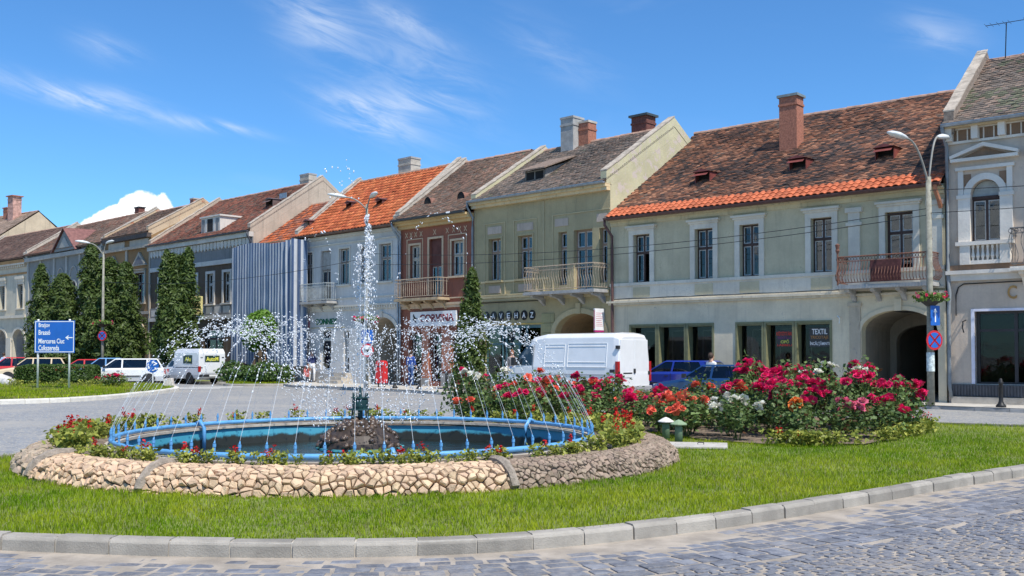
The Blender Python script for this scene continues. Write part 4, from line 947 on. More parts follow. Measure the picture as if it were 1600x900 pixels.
# ------------------------------------------------ dark house with scalloped frieze
def dark_house():
    WT = plaster('dark_brown_plaster', (.115, .09, .072), (.3, .28, .26), .5, (.36, .34, .32), -.02, seed=51); TR = plaster('light_grey_trim', (.60, .61, .64), (.3, .28, .26), .3, seed=52); GB = plaster('blue_grey_band', (.23, .25, .29), seed=53)
    h = House('townhouse', 'dark brown house with grey scalloped frieze and white window frames', (-24.74, 68.3), -43.9, 12.95, 9.05, 5.0, 12.65, WT, .35)
    W1 = [(1.2, 2.0), (3.4, 4.2), (5.5, 6.3), (7.6, 8.4), (9.6, 10.4), (11.6, 12.3)]
    h.ops = [(a, b, 4.85, 6.7, None) for a, b in W1] + [(.6, 2.6, .3, 3.4, None), (3.4, 5.6, .3, 3.2, None), (7.2, 9.6, .3, 3.2, None)]
    h.facade(); h.shell(side=plaster('cream_gable', (.47, .42, .385), seed=54), parap=(.25, .28), pm=plaster('cream_gable', (.5, .45, .37)))
    for a, b in W1: h.window(a, b, 4.85, 6.7, WOODW, .14, .64, 2, .4); h.surround(a, b, 4.8, 6.7, TR, .17, .05, 0, 0, True)
    h.trim('balustrade_panels', TR, *[(u, u+.75, -.06, .006, 4.2, 4.62) for u in np.arange(.2, 12.5, 1.05)]); h.trim('sill_band', GB, (.003, 12.94, -.04, .005, 4.1, 4.75))
    h.trim('string_course', TR, (.003, 12.94, -.15, .006, 3.85, 4.08), (.004, 12.94, -.1, .006, 7.22, 7.5)); h.trim('upper_band', GB, (.003, 12.945, -.05, .0055, 7.5, 8.1))
    sc = MB()
    for u in np.arange(.15, 12.7, .42):
        sc.prism([(u, 8.62), (u+.34, 8.62), (u+.34, 8.3), (u+.17, 8.14), (u, 8.3)], lambda p, q, w: (p, w, q), -.14, -.05)
    sc.build('scalloped_frieze', TR, h.e); h.trim('frieze_back', GB, (.004, 12.94, -.052, .006, 8.1, 8.66)); h.trim('cornice', TR, (-.02, 12.96, -.3, .006, 8.66, 8.95))
    for a, b, z in ((.6, 2.6, 3.4), (3.4, 5.6, 3.2), (7.2, 9.6, 3.2)): h.window(a, b, .3, z, WOODD, .2, .8, 2, .2, SHOPGLASS, name='shop_window')
    h.roof(PAL_RED+PAL_BRN[:2], .21, .19, .45, seed=51); h.gutter(mat('dark_gutter', (.07, .07, .08), .5, .2), .08, .05, ((12.9, 0),))
    # white dormer box with shutters
    y, z = h.P(8, .55)[1:]; b = MB(); b.box(6.6, 8.9, y, y+1.6, z-.2, z+.95); b.box(6.5, 9.0, y-.08, y+1.7, z+.95, z+1.05); b.build('dormer', TR, h.roofo)
    for u, w_, mm in ((6.7, .3, GB), (7.15, .2, TR), (7.4, .62, DARK), (8.15, .2, TR), (8.45, .3, GB)): MB().box(u, u+w_, y-.03, y-.002, z+.05, z+.85).build('dormer_panel', mm, h.e)
    h.dormer(11.0, 3.2, .8, .5, .9, mat('brown_sheet', (.13, .09, .08), .6, .2)); MB().box(10.6, 11.4, h.P(0, 4.4)[1], h.P(0, 4.4)[1]+.03, h.P(0, 4.4)[2], h.P(0, 4.4)[2]+.35).build('roof_light', ZINC, h.roofo)
    h.chimney(11.0, 5.2, 11.8, 13.3, 1.0, .6, RENDER, GREYR, .02)
    return h
DARKH = dark_house()

# ------------------------------------------------ brown house with pointed carriage arch
def brown_house():
    WT = plaster('ochre_brown_plaster', (.29, .19, .105), (.12, .1, .08), .4, seed=61); TR = plaster('stone_grey_trim', (.42, .40, .38), seed=62)
    h = House('townhouse', 'ochre-brown house with tall round carriage arch behind the large conifer', (-29.93, 73.3), -43.9, 7.2, 10.05, 3.9, 12.5, WT, .35)
    h.ops = [(.9, 2.2, 5.2, 7.3, None), (4.9, 6.3, 5.2, 7.3, None), (4.1, 6.5, 0, 3.8, 2.3), (.8, 2.8, .3, 3.2, None)]
    h.facade(); h.shell(parap=(.2, .3), pm=plaster('brick_patch_render', (.5, .42, .33), (.3, .15, .1), .3, (.42, .17, .09), .1, seed=63))
    for a, b in ((.9, 2.2), (4.9, 6.3)):
        h.window(a, b, 5.2, 7.3, WOODD, .2, .65, 3, .3); h.surround(a, b, 5.2, 7.3, TR, .15, .07, .1, .05); MB().prism([(a-.35, 7.8), (b+.35, 7.8), ((a+b)/2, 8.75)], lambda p, q, w: (p, w, q), -.14, .0).build('pediment', TR, h.e)
        MB().prism([(a-.1, 7.88), (b+.1, 7.88), ((a+b)/2, 8.5)], lambda p, q, w: (p, w, q), -.15, -.141).build('pediment_field', mat('dark_grey_field', (.14, .14, .15), .9, .2), h.e)
    h.trim('pilaster', TR, (3.4, 3.7, -.08, .006, 4.5, 9.0), (7.0, 7.19, -.08, .006, .1, 9.0)); h.trim('cornice', TR, (.002, 7.19, -.25, .006, 9.0, 9.2), (.004, 7.18, -.1, .006, 4.4, 4.6)); h.trim('attic_panels', plaster('pale_panel', (.5, .48, .46), seed=64), (.6, 3.2, -.04, .006, 9.25, 9.65), (4.0, 6.8, -.04, .006, 9.25, 9.65))
    h.trim('eave_board', mat('dark_timber', (.09, .07, .06), .8, .2), (.003, 7.19, -.3, .006, 9.7, 9.98))
    h.archtrim(4.1, 6.5, 2.3, 3.8, plaster('pale_arch', (.52, .47, .4), seed=65), .2, .06, 4.2); h.passage(4.1, 6.5, 2.3, 3.8, 5, plaster('pale_passage', (.48, .45, .4), seed=66)); h.window(.8, 2.8, .3, 3.2, WOODD, .2, .8, 2, 0, SHOPGLASS, name='shop_window')
    h.roof(PAL_BRN, .21, .2, .4, seed=61, moss=1.3); h.chimney(6.3, 3.7, 11.5, 12.85, .5, .5, BRICK, RENDER, .03); return h
brown_house()

# ------------------------------------------------ blue-grey house with gable
def gothic_house():
    WT = plaster('slate_blue_plaster', (.22, .25, .28), (.1, .1, .1), .4, seed=71); TR = plaster('pale_slate_trim', (.36, .39, .42), seed=72)
    h = House('townhouse', 'slate-blue ornate house with a triangular gable behind the conifers', (-40.62, 83.59), -43.9, 14.8, 9.9, 4.0, 12.7, WT, .35)
    W1 = [(1.2, 2.1), (3.6, 4.5), (6.4, 7.2), (8.85, 9.75), (11.4, 12.3), (13.4, 14.2)]
    h.ops = [(a, b, 5.35, 7.3, 6.9) for a, b in W1] + [(a-.2, b+.4, .3, 3.3, None) for a, b in W1[1:]]
    h.facade(); h.shell(parap=(.3, .2))
    for a, b in W1: h.window(a, b, 5.35, 6.9, WOODW, .14, .7, 2, .2); h.archtrim(a, b, 6.9, 7.3, TR, .14, .05); h.archtrim(a-.25, b+.25, 7.4, 8.4, TR, .08, .05); MB().box(a+.05, b-.05, .18, .2, 6.9, 7.3).build('fanlight', GLASS, h.e)
    for a, b in W1[1:]: h.window(a-.2, b+.4, .3, 3.3, WOODD, .2, .8, 2, .2, SHOPGLASS, name='shop_window')
    h.trim('pilaster', TR, *[(u, u+.3, -.1, .006, 4.6, 9.3) for u in (.1, 2.7, 5.5, 7.9, 10.35, 12.7, 14.45)]); h.trim('cornice', TR, (.003, 14.79, -.3, .006, 9.3, 9.6), (.004, 14.78, -.12, .006, 4.3, 4.55)); h.trim('shop_fascia', mat('blue_fascia', (.06, .10, .17), .6, .2), (8.2, 12.8, -.08, .006, 3.5, 4.1))
    h.roof(PAL_BRN+PAL_RED[:1], .24, .22, .4, seed=71)
    g = MB(); g.prism([(6.25, 9.7), (10.4, 9.7), (8.3, 11.35)], lambda p, q, w: (p, w, q), -.34, 1.0); g.build('gable', WT, h.e); gm = MB()
    for s_ in (-1, 1): gm.add([(8.32, -.5, 11.5), (8.32+s_*2.35, -.5, 9.66), (8.32+s_*2.35, 3.2, 9.66+.4), (8.32, 3.2, 11.55), (8.32, -.5, 11.42), (8.32+s_*2.35, -.5, 9.56)], [(0, 1, 2, 3), (0, 4, 5, 1)])
    gm.build('gable_roof', mat('red_brown_sheet', (.20, .09, .075), .6, .3, 4), h.e); MB().prism([(7.3, 9.95), (9.3, 9.95), (8.3, 10.8)], lambda p, q, w: (p, w, q), -.38, -.342).build('gable_field', TR, h.e)
    h.chimney(11.5, 4.2, 11.9, 13.25, .7, .5, mat('dark_red_brick', (.16, .06, .045)), IRON, .05); return h
gothic_house()

def cream_house():
    WT = plaster('grey_cream_plaster', (.50, .50, .46), (.2, .19, .17), .35, seed=81); TR = plaster('ochre_band', (.42, .25, .12), seed=82); LT = plaster('light_stone', (.58, .57, .54), seed=83)
    h = House('townhouse', 'grey-cream house with orange cornice bands and ground-floor arches at the left edge', (-52.23, 93.66), -40.9, 15.3, 9.8, 4.25, 12.95, WT, .4)
    W1 = [(2.6, 3.6), (6.2, 7.2), (9.9, 10.95), (13.5, 14.55)]; A = [(5.0, 8.0), (8.8, 11.3), (12.55, 14.9)]
    h.ops = [(a, b, 5.5, 7.55, None) for a, b in W1] + [(a, b, 0, 3.75, 2.8) for a, b in A]
    h.facade(); h.shell(parap=(.2, .2))
    for a, b in W1: h.window(a, b, 5.5, 7.55, WOODD, .2, .66, 2, .5); h.surround(a, b, 5.5, 7.55, LT, .2, .07, .5, .1)
    for a, b in A: h.passage(a, b, 2.8, 3.75, 3); h.archtrim(a, b, 2.8, 3.75, LT, .2, .05)
    h.trim('cornice', LT, (.003, 15.29, -.2, .006, 4.7, 4.95), (.004, 15.28, -.3, .006, 9.2, 9.35)); h.trim('orange_band', TR, (.004, 15.28, -.06, .006, 8.4, 8.55), (.005, 15.28, -.32, .0062, 9.35, 9.6)); h.trim('dentils', LT, *[(u, u+.18, -.2, .0064, 9.0, 9.18) for u in np.arange(.1, 15.2, .4)])
    h.trim('stone_pier', LT, (11.45, 12.4, -.12, .006, .1, 3.0))
    h.roof([(.15, .085, .065), (.19, .11, .08), (.22, .135, .10), (.17, .115, .09)], .26, .24, .45, seed=81); return h
cream_house()

# taller roofs behind the left end of the row
def back_house(name, label, O, deg, Wd, ze, vr, zr, pal, seed):
    h = House(name, label, O, deg, Wd, ze, vr, zr, plaster('back_plaster', (.52, .46, .38), seed=91), .4); h.ops = [(1+2.6*i, 2+2.6*i, ze-3.2, ze-1.4, None) for i in range(int(Wd/2.6)-1)]; h.facade(); h.shell()
    for o in h.ops: h.window(*o[:4], WOODD)
    h.roof(pal, .3, .28, .4, seed=seed); return h
bh = back_house('townhouse', 'tall house with big pale tiled roof and striped chimney rising behind the left end', (-66, 108), -36, 18.5, 12.3, 5.0, 16.2, [(.34, .23, .16), (.38, .27, .2), (.3, .21, .15)], 95)
bh.chimney(15.2, 4.2, 14.8, 17.9, 1.05, .9, mat('striped_brick', (.48, .28, .22), .9, .45, 3), BRICK, .15); bh.chimney(13.2, 4.6, 15, 16.9, .8, .7, BRICK, BRICK, .08); bh.chimney(13.6, 2.2, 13.0, 15.0, .8, .7, BRICK, BRICK, .1)

# ------------------------------------------------ ornate house at the right edge
def right_house():
    WT = plaster('pink_grey_plaster', (.56, .50, .47), (.25, .22, .2), .25, seed=101); TR = plaster('white_blue_trim', (.70, .71, .74), (.35, .33, .32), .2, seed=102); BR = plaster('brown_field', (.24, .17, .13), seed=103)
    h = House('townhouse', 'pink-grey house with pedimented arched window and dark shop front at the right edge', (13.97, 31.98), -39.4, 9.0, 9.0, 3.9, 11.95, WT, .42)
    h.ops = [(.73, 1.60, 5.22, 7.17, 6.72), (2.9, 3.8, 4.4, 7.1, 6.7), (5.2, 6.07, 5.22, 7.17, 6.72), (7.4, 8.3, 5.22, 7.17, 6.72), (.80, 6.2, .74, 3.02, None), (6.8, 8.2, .2, 3.0, None)]
    h.facade(); h.shell(side=GREYR, parap=(.35, 0), pm=mat('dark_brick_firewall', (.24, .19, .15), .95, .35, 9, .6, 20))
    for a, b, z0 in ((.73, 1.60, 5.22), (2.9, 3.8, 4.4), (5.2, 6.07, 5.22), (7.4, 8.3, 5.22)):
        c = (a+b)/2; h.window(a, b, z0, 6.58, WOODD, .2, None, 2, 1, fw=.05, cm=mat('grey_curtain', (.22, .22, .19), .9, .2))
        MB().prism([(c-(b-a)/2*cos(t), 6.66+.5*sin(t)) for t in np.linspace(0, pi, 13)], lambda p, q, w: (p, w, q), .24, .26).build('fanlight', mat('pale_fanlight', (.36, .38, .36), .4, .2), h.e); MB().box(a, b, .17, .26, 6.58, 6.67).build('transom', WOODD, h.e)
        h.archtrim(a, b, 6.72, 7.17, TR, .2, .05)
        h.trim('aedicule', TR, (a-.36, a, -.09, .006, 5.22, 6.6), (b, b+.36, -.09, .006, 5.22, 6.6), (a-.40, a+.02, -.12, .006, 6.6, 6.72), (b-.02, b+.40, -.12, .006, 6.6, 6.72), (a-.36, a-.2, -.07, .006, 6.72, 7.5), (b+.2, b+.36, -.07, .006, 6.72, 7.5), (a-.42, b+.42, -.12, .0062, 7.5, 7.6))
        h.trim('spandrel', BR, (a-.2, a+.02, -.02, .004, 7.0, 7.38), (b-.02, b+.2, -.02, .004, 7.0, 7.38))
        pe = MB(); pe.box(a-.55, b+.55, -.2, .006, 7.78, 7.88)
        for s_ in (-1, 1): pe.add([(c, -.22, 8.32), (c, -.22, 8.2), (c+s_*1.0, -.22, 7.88), (c+s_*1.0, -.22, 7.98), (c, .0, 8.32), (c, 0, 8.2), (c+s_*1.0, 0, 7.88), (c+s_*1.0, 0, 7.98)], [(0, 1, 2, 3), (0, 3, 7, 4), (1, 5, 6, 2), (3, 2, 6, 7)])
        pe.build('pediment', TR, h.e); MB().prism([(a-.3, 7.89), (b+.3, 7.89), (c, 8.17)], lambda p, q, w: (p, w, q), -.05, .002).build('pediment_field', BR, h.e)
    for a, b in ((.73, 1.60), (5.2, 6.07)):
        q = h.trim('balustrade', TR, (a-.42, b+.40, -.22, -.0, 5.10, 5.22), (a-.30, a, -.18, 0, 4.5, 5.1), (b, b+.30, -.18, 0, 4.5, 5.1), (a, b, -.16, 0, 4.5, 4.62))
        for k in range(6): MB().lathe([(.03, 0), (.035, .06), (.06, .14), (.03, .28), (.03, .36), (.045, .42), (.045, .48)], 8, (a+.08+k*(b-a-.16)/5, -.1, 4.62)).build('baluster', TR, q)
    h.trim('base_band', BR, (.003, 8.99, -.10, .0061, 4.32, 4.5)); h.trim('string_course', TR, (.002, 8.995, -.22, .006, 4.2, 4.32), (.004, 8.99, -.12, .006, 4.0, 4.2))
    h.trim('frieze', TR, (.003, 8.99, -.08, .006, 8.38, 8.46), (.004, 8.99, -.08, .0062, 8.82, 8.9)); h.trim('frieze_field', BR, (.005, 8.99, -.03, .0063, 8.46, 8.82))
    for u in np.arange(.05, 8.9, .78): h.trim('console', TR, (u, u+.2, -.28, -.03, 8.46, 8.86)); h.trim('triglyph', TR, (u+.3, u+.34, -.05, -.028, 8.47, 8.81), (u+.6, u+.64, -.05, -.028, 8.47, 8.81))
    h.trim('cornice', plaster('cream_cornice', (.60, .52, .38), seed=104), (.002, 8.995, -.38, .006, 8.86, 8.96))
    SF = mat('dark_shop_frame', (.035, .03, .032), .4, .2); f = MB()
    for u in (.80, 1.9, 3.6, 5.2, 6.1): f.box(u, u+.1, .2, .3, .74, 3.02)
    f.box(.9, 6.1, .205, .295, 2.38, 2.46); f.box(.9, 6.1, .205, .295, 2.94, 3.02); f.box(.9, 6.1, .205, .295, .74, .8); w = f.build('shop_window', SF, h.e)
    for a, b in ((.9, 1.9), (2.0, 3.6), (3.7, 5.2), (5.3, 6.1)): MB().box(a, b, .245, .252, .8, 2.38).build('pane', SHOPGLASS, w); MB().box(a, b, .245, .252, 2.46, 2.94).build('pane', SHOPGLASS, w)
    MB().box(.92, 1.85, .5, .52, .8, 2.9).build('blind', mat('olive_blind', (.16, .16, .12), .9, .2), h.e)
    h.trim('shop_reveal', mat('violet_white_reveal', (.72, .70, .78), .7, .1), (.70, .80, -.03, .34, .74, 3.1), (.70, 6.3, -.031, .02, 3.02, 3.1)); h.window(6.8, 8.2, .2, 3.0, WOODD, .2, .8, 2, 0, SHOPGLASS, name='door')
    rib = MB(); rib.box(.12, 6.6, -.06, .006, .34, .72)
    for u in np.arange(.14, 6.5, .09): rib.box(u, u+.045, -.085, -.06, .35, .71)
    rib.build('ribbed_plinth', mat('dark_ribbed_panel', (.085, .085, .09), .6, .2, 4), h.e); h.trim('step', RENDER, (.12, 6.6, -.16, .006, .1, .33))
    MB().tube([(.55, -.02, 2.75), (.5, -.2, 2.7), (.52, -.3, 2.5), (.56, -.3, 2.35)], .02, 6).build('wall_bracket', IRON, h.e)
    MB().tube([(.26, -.03, 2.9), (.26, -.03, 3.55), (.34, -.03, 3.8), (.5, -.03, 3.9), (8.8, -.13, 3.97)], .02, 6).build('cable', IRON, h.e)
    sg = thing('shop_lettering', 'single ochre letter C on the pink-grey wall above the shop', 'sign', h.e.location, h.e.rotation_euler.z); lettering('G', .27, .42, mat('ochre_lettering', (.42, .24, .08), .5, .2), sg, fp(h, 1.77, 3.38, -.01))
    o = h.balcony(2.05, 4.4, 4.32, 5.48, .8, mat('dark_scroll_iron', (.10, .10, .10), .6, .2), TR, .16, 0, scroll=True)
    h.roof(PAL_GRY, .19, .16, .4, seed=101, moss=1.1); h.gutter(ZINC, .085, .03); MB().tube([(.02, -.45, 8.95), (.02, -.4, 8.75), (.06, -.12, 8.3), (.06, -.12, 4.2), (.1, -.14, 3.6), (.06, -.12, 3.0), (.06, -.12, .7), (.12, -.14, .3)], .06, 8).build('downpipe', mat('grey_downpipe', (.22, .24, .25)), h.e, smooth=True)
    a = thing('television_antenna', 'thin rooftop television antenna on the ridge of the right-hand house', 'antenna', h.e.location, h.e.rotation_euler.z); m_ = MB(); m_.tube([(.95, 3.7, 11.9), (1.02, 3.6, 13.1)], .018, 5); m_.build('mast', IRON, a); b = MB(); b.tube([(.35, 3.6, 13.12), (2.6, 3.6, 13.05)], .012, 4)
    for u in (.37, .55, .75, .95, 1.12, 1.6, 2.1): b.tube([(u, 3.35, 13.12-.03*(u-.3)), (u, 3.85, 13.12-.03*(u-.3))], .007, 4)
    b.build('boom', IRON, a)
    return h
RIGHTH = right_house()

# ================================================================== FOUNTAIN
FO = thing('fountain', 'round fountain with rough stone wall, blue pipe ring and arching water jets', 'fountain', (FC[0], FC[1], 0))
PROF = [(4.98, .06), (4.99, .13), (4.94, .23), (4.83, .325), (4.66, .378), (4.50, .38), (4.42, .33)]
def ring_mesh(prof, n=128, a0=0, a1=2*pi):
    vs = []; fs = []; k = len(prof); cl = abs(a1-a0-2*pi) < 1e-6
    for i in range(n if cl else n+1):
        a = a0+(a1-a0)*i/n
        for r, z in prof: vs.append((r*cos(a), r*sin(a), z))
    N = n if cl else n+1
    for i in range(n):
        for j in range(k-1): p, q = i, (i+1) % N; fs.append((p*k+j, q*k+j, q*k+j+1, p*k+j+1))
    return MB().add(vs, fs)
wallcore = ring_mesh([(r-.035, z-.03) for r, z in PROF]).build('stone_wall', mat('wall_mortar', (.17, .14, .11), .95, .3, 12, .5, 50), FO); wallcore.scale = (1, EY, 1)
soilb = ring_mesh([(4.55, .36), (4.2, .385), (3.9, .37), (3.78, .33), (3.74, .3)]).build('soil_bed', SOIL, FO); soilb.scale = (1, .96, 1)
# irregular stones: Voronoi cells on the unrolled wall, each one built proud of the mortar
pl = [0]
for (r0, z0), (r1, z1) in zip(PROF, PROF[1:]): pl.append(pl[-1]+hypot(r1-r0, z1-z0))
TL = pl[-1]
def wallpt(a, t, n=0.):
    t = min(max(t, 0), TL); r = np.interp(t, pl, [p[0] for p in PROF]); z = np.interp(t, pl, [p[1] for p in PROF])
    t2 = min(t+.05, TL); t1 = max(t-.05, 0); dr = np.interp(t2, pl, [p[0] for p in PROF])-np.interp(t1, pl, [p[0] for p in PROF]); dz = np.interp(t2, pl, [p[1] for p in PROF])-np.interp(t1, pl, [p[1] for p in PROF])
    L = hypot(dr, dz); nr, nz_ = dz/L, -dr/L
    return np.array([(r+nr*n)*cos(a), (r+nr*n)*sin(a), z+nz_*n])
RS = 5.0; CIRC = 2*pi*RS; stp = .15; seeds = []
for (g0, g1, stp, sy) in ((-.02*pi+0, radians(40), .075, .055), (radians(40), radians(299), .098, .074), (radians(299), 2*pi-.02*pi, .075, .055)):
    rows_ = max(3, int(TL/sy))
    for j in range(rows_+1):
        for i in range(int((g1-g0)*RS/stp)):
            if random.random() < .12: continue
            seeds.append((g0*RS+(i+.5*(j % 2)+random.uniform(-.55, .55))*stp, (j+random.uniform(-.5, .5))*TL/rows_))
seeds = np.array(seeds)
def clip(poly, mx, my, nx, ny):
    out = []
    for i in range(len(poly)):
        a, b = poly[i], poly[(i+1) % len(poly)]; da = (a[0]-mx)*nx+(a[1]-my)*ny; db = (b[0]-mx)*nx+(b[1]-my)*ny
        if da <= 0: out.append(a)
        if da*db < 0: t = da/(da-db); out.append((a[0]+(b[0]-a[0])*t, a[1]+(b[1]-a[1])*t))
    return out
STONE = mat_attr('wall_stone', .9, .22, 22, .7, .25, bscale=45)
stones = []
for i, (sx_, t_) in enumerate(seeds):
    ang = sx_/RS; front = -sin(ang)   # towards the camera
    if front < -.25: continue
    d = seeds - seeds[i]; d[:, 0] = (d[:, 0]+CIRC/2) % CIRC - CIRC/2; dist = np.hypot(d[:, 0], d[:, 1]); nb = np.argsort(dist)[1:15]
    poly = [(-.2, -.2), (.2, -.2), (.2, .2), (-.2, .2)]
    for k in nb:
        L = dist[k]; poly = clip(poly, d[k, 0]/2, d[k, 1]/2, d[k, 0]/L, d[k, 1]/L)
        if len(poly) < 3: break
    poly = clip(clip(poly, 0, TL-t_, 0, 1), 0, -t_, 0, -1)
    if len(poly) < 3: continue
    px_ = 554 + (ang % (2*pi) - 1.5*pi)*0
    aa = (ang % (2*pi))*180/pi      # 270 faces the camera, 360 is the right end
    sect = 'grey' if aa > 299 or aa < 40 else ('drab' if aa < 221 else 'tan')  # left end of the wall gets darker, greyer stones
    low_ = t_ < .42*TL; bump_ = (random.uniform(.01, .055) if low_ else random.uniform(.012, .028)) if sect != 'grey' else random.uniform(.008, .03)
    kk_ = 2.4 if low_ else .8; tx, ty = random.uniform(-.16, .16)*kk_, random.uniform(-.20, .10)*kk_; cxy = np.mean(poly, 0)
    n = len(poly); base = []; mid = []; top = []
    for x_, y_ in poly:
        x_, y_ = x_*(.90 if low_ else .95), y_*(.88 if low_ else .94)
        base.append(wallpt(ang+x_/RS, t_+y_, -.03)); mid.append(wallpt(ang+(x_*.93+.07*cxy[0])/RS, t_+y_*.93+.07*cxy[1], bump_*.6+tx*x_+ty*y_)); top.append(wallpt(ang+(x_*.66+.34*cxy[0])/RS, t_+y_*.66+.34*cxy[1], bump_+(tx*x_+ty*y_)*.8+random.uniform(-.004, .004)))
    vs = base+mid+top; fs = [(q, (q+1) % n, n+(q+1) % n, n+q) for q in range(n)]+[(n+q, n+(q+1) % n, 2*n+(q+1) % n, 2*n+q) for q in range(n)]+[tuple(range(2*n, 3*n))]
    col = {'tan': (.64, .455, .30), 'grey': (.33, .25, .185), 'drab': (.41, .325, .24)}[sect]; f_ = random.uniform(.70, 1.12)
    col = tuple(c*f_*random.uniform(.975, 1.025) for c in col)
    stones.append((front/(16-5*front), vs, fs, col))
stones.sort(key=lambda s: -s[0]); rv, rf, rc = [], [], []
def colmesh(name, vs, fs, cols, m):
    me = bpy.data.meshes.new(name); me.from_pydata([tuple(v) for v in vs], [], fs); a = me.color_attributes.new('Col', 'FLOAT_COLOR', 'POINT')
    a.data.foreach_set('color', np.c_[np.array(cols), np.ones(len(vs))].astype(np.float32).ravel()); me.materials.append(m); return me
for i, (_, vs, fs, col) in enumerate(stones):
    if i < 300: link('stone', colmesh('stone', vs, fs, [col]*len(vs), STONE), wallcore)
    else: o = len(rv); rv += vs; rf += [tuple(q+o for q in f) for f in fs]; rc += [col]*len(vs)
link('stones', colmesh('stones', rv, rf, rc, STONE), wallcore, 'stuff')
# rough buttress joints between the wall sections
for a in (radians(248), radians(299.3), radians(221)):
    b = MB(); n = 10
    pts = [wallpt(a+random.uniform(-.002, .002), TL*i/n, .025) for i in range(n+1)]; b.tube(pts, [random.uniform(.05, .075) for _ in pts], 7); b.build('joint', mat('joint_stone', (.30, .25, .20), .95, .3, 16, .8, 50), wallcore)
# basin: painted blue inside, algae near the water
m, t, b = new_mat('basin_paint'); vec = obco(t); sp = t.nodes.new('ShaderNodeSeparateXYZ'); t.links.new(vec, sp.inputs[0]); zz = E(t, sp.outputs[2])
al = (zz*-5.5 + 1.1 + (noise(t, vec, 1.6, 6, .7)-.5)*1.7).ramp(.0, .35); c = mixc(t, noise(t, vec, 3, 4), (.035, .24, .35), (.075, .34, .44)); c = mixc(t, al, c, (.018, .02, .014))
t.links.new(c, b.inputs['Base Color']); b.inputs['Roughness'].default_value = .5
MB().add(*(lambda q: (q.v, q.f))(ring_mesh([(3.66, .36), (3.64, .30), (3.60, -.0), (3.58, -.04)]))).build('basin', m, FO)
ring_mesh([(3.78, .33), (3.78, .372), (3.60, .372), (3.60, .33)]).build('basin_rim', mat('rim_concrete', (.44, .39, .32), .9, .2, 6, .4, 40), FO)
m, t, b = new_mat('dark_water'); b.inputs['Base Color'].default_value = (.012, .018, .015, 1); b.inputs['Roughness'].default_value = .06; setin(b, 'Specular IOR Level', .5)
bumpn(t, b, noise(t, obco(t), 5, 4, .6) + noise(t, obco(t), 16, 3)*.4, .5, .03)
MB().lathe([(3.62, .0), (3.62, .0005)], 96, (0, 0, .03)).build('water_surface', m, FO)
PIPE = mat('blue_pipe_paint', (.12, .34, .61), .4, .16, 6, spec=.4)
def circle_tube(R, z, r, n=128, k=8):
    vs = []; fs = []
    for i in range(n):
        a = 2*pi*i/n
        for j in range(k): q = 2*pi*j/k; vs.append(((R+r*cos(q))*cos(a), (R+r*cos(q))*sin(a), z+r*sin(q)))
    for i in range(n):
        for j in range(k): fs.append((i*k+j, ((i+1) % n)*k+j, ((i+1) % n)*k+(j+1) % k, i*k+(j+1) % k))
    return MB().add(vs, fs)
circle_tube(R_PIPE, .435, .036).build('pipe', PIPE, FO, smooth=True)
NOZ = 64; nm = MB(); nm.tube([(0, 0, 0), (0, 0, .07)], .017, 6); nm.tube([(0, 0, .07), (0, 0, .11)], .022, 8); nm.tube([(0, 0, .115), (-.01, 0, .15)], [.015, .007], 6); NM = nm.mesh('nozzle', PIPE)
for a in (radians(150), radians(40), radians(285)):
    MB().tube([((R_PIPE)*cos(a), R_PIPE*sin(a), .45), ((R_PIPE-.1)*cos(a), (R_PIPE-.1)*sin(a), .5), ((R_PIPE-.2)*cos(a), (R_PIPE-.2)*sin(a), .38), ((R_PIPE-.2)*cos(a), (R_PIPE-.2)*sin(a), .02)], .035, 8).build('feed_pipe', PIPE, FO, smooth=True)
m, t, b = new_mat('spray_water'); b.inputs['Base Color'].default_value = (.93, .95, .97, 1); b.inputs['Roughness'].default_value = .12; setin(b, 'Specular IOR Level', .8)
tr = t.nodes.new('ShaderNodeBsdfTranslucent'); tr.inputs[0].default_value = (.93, .95, .97, 1); mx = t.nodes.new('ShaderNodeMixShader'); mx.inputs[0].default_value = .4
t.links.new(b.outputs[0], mx.inputs[1]); t.links.new(tr.outputs[0], mx.inputs[2]); t.links.new(mx.outputs[0], t.nodes['Material Output'].inputs[0]); SPRAY = m
m, t, b = new_mat('stream_water'); b.inputs['Base Color'].default_value = (.85, .9, .94, 1); b.inputs['Roughness'].default_value = .1
tr = t.nodes.new('ShaderNodeBsdfTransparent'); mx = t.nodes.new('ShaderNodeMixShader'); mx.inputs[0].default_value = .62
t.links.new(b.outputs[0], mx.inputs[1]); t.links.new(tr.outputs[0], mx.inputs[2]); t.links.new(mx.outputs[0], t.nodes['Material Output'].inputs[0]); STREAM = m
ICO_V = []; g_ = (1+5**.5)/2
for a_ in (-1, 1):
    for b_ in (-g_, g_): ICO_V += [(0, a_, b_), (a_, b_, 0), (b_, 0, a_)]
ICO_V = np.array(ICO_V)/hypot(1, g_)
from itertools import combinations
ICO_F = []
for c3 in combinations(range(12), 3):
    P3 = ICO_V[list(c3)]
    if all(abs(np.linalg.norm(P3[i]-P3[j])-1.0515) < .02 for i, j in ((0, 1), (1, 2), (0, 2))):
        nrm = np.cross(P3[1]-P3[0], P3[2]-P3[0]); ICO_F.append(c3 if nrm@P3.sum(0) > 0 else (c3[0], c3[2], c3[1]))
ICO_F = np.array(ICO_F)
def drops(name, C, R, D, parent, label=None):
    """little stretched drops at C, radius R, stretched along D"""
    n = len(C); D = D/np.linalg.norm(D, axis=1)[:, None]; V = ICO_V[None]*R[:, None, None]
    along = (V*D[:, None]).sum(-1, keepdims=True); V = V + D[:, None]*along*rng.uniform(.0, 1.8, (n, 1, 1)) + C[:, None]
    F = (np.arange(n)[:, None, None]*12 + ICO_F[None]).reshape(-1, 3)
    return link(name, fast_mesh(name, V.reshape(-1, 3), F, None, SPRAY, True), parent, 'stuff', 0, label)
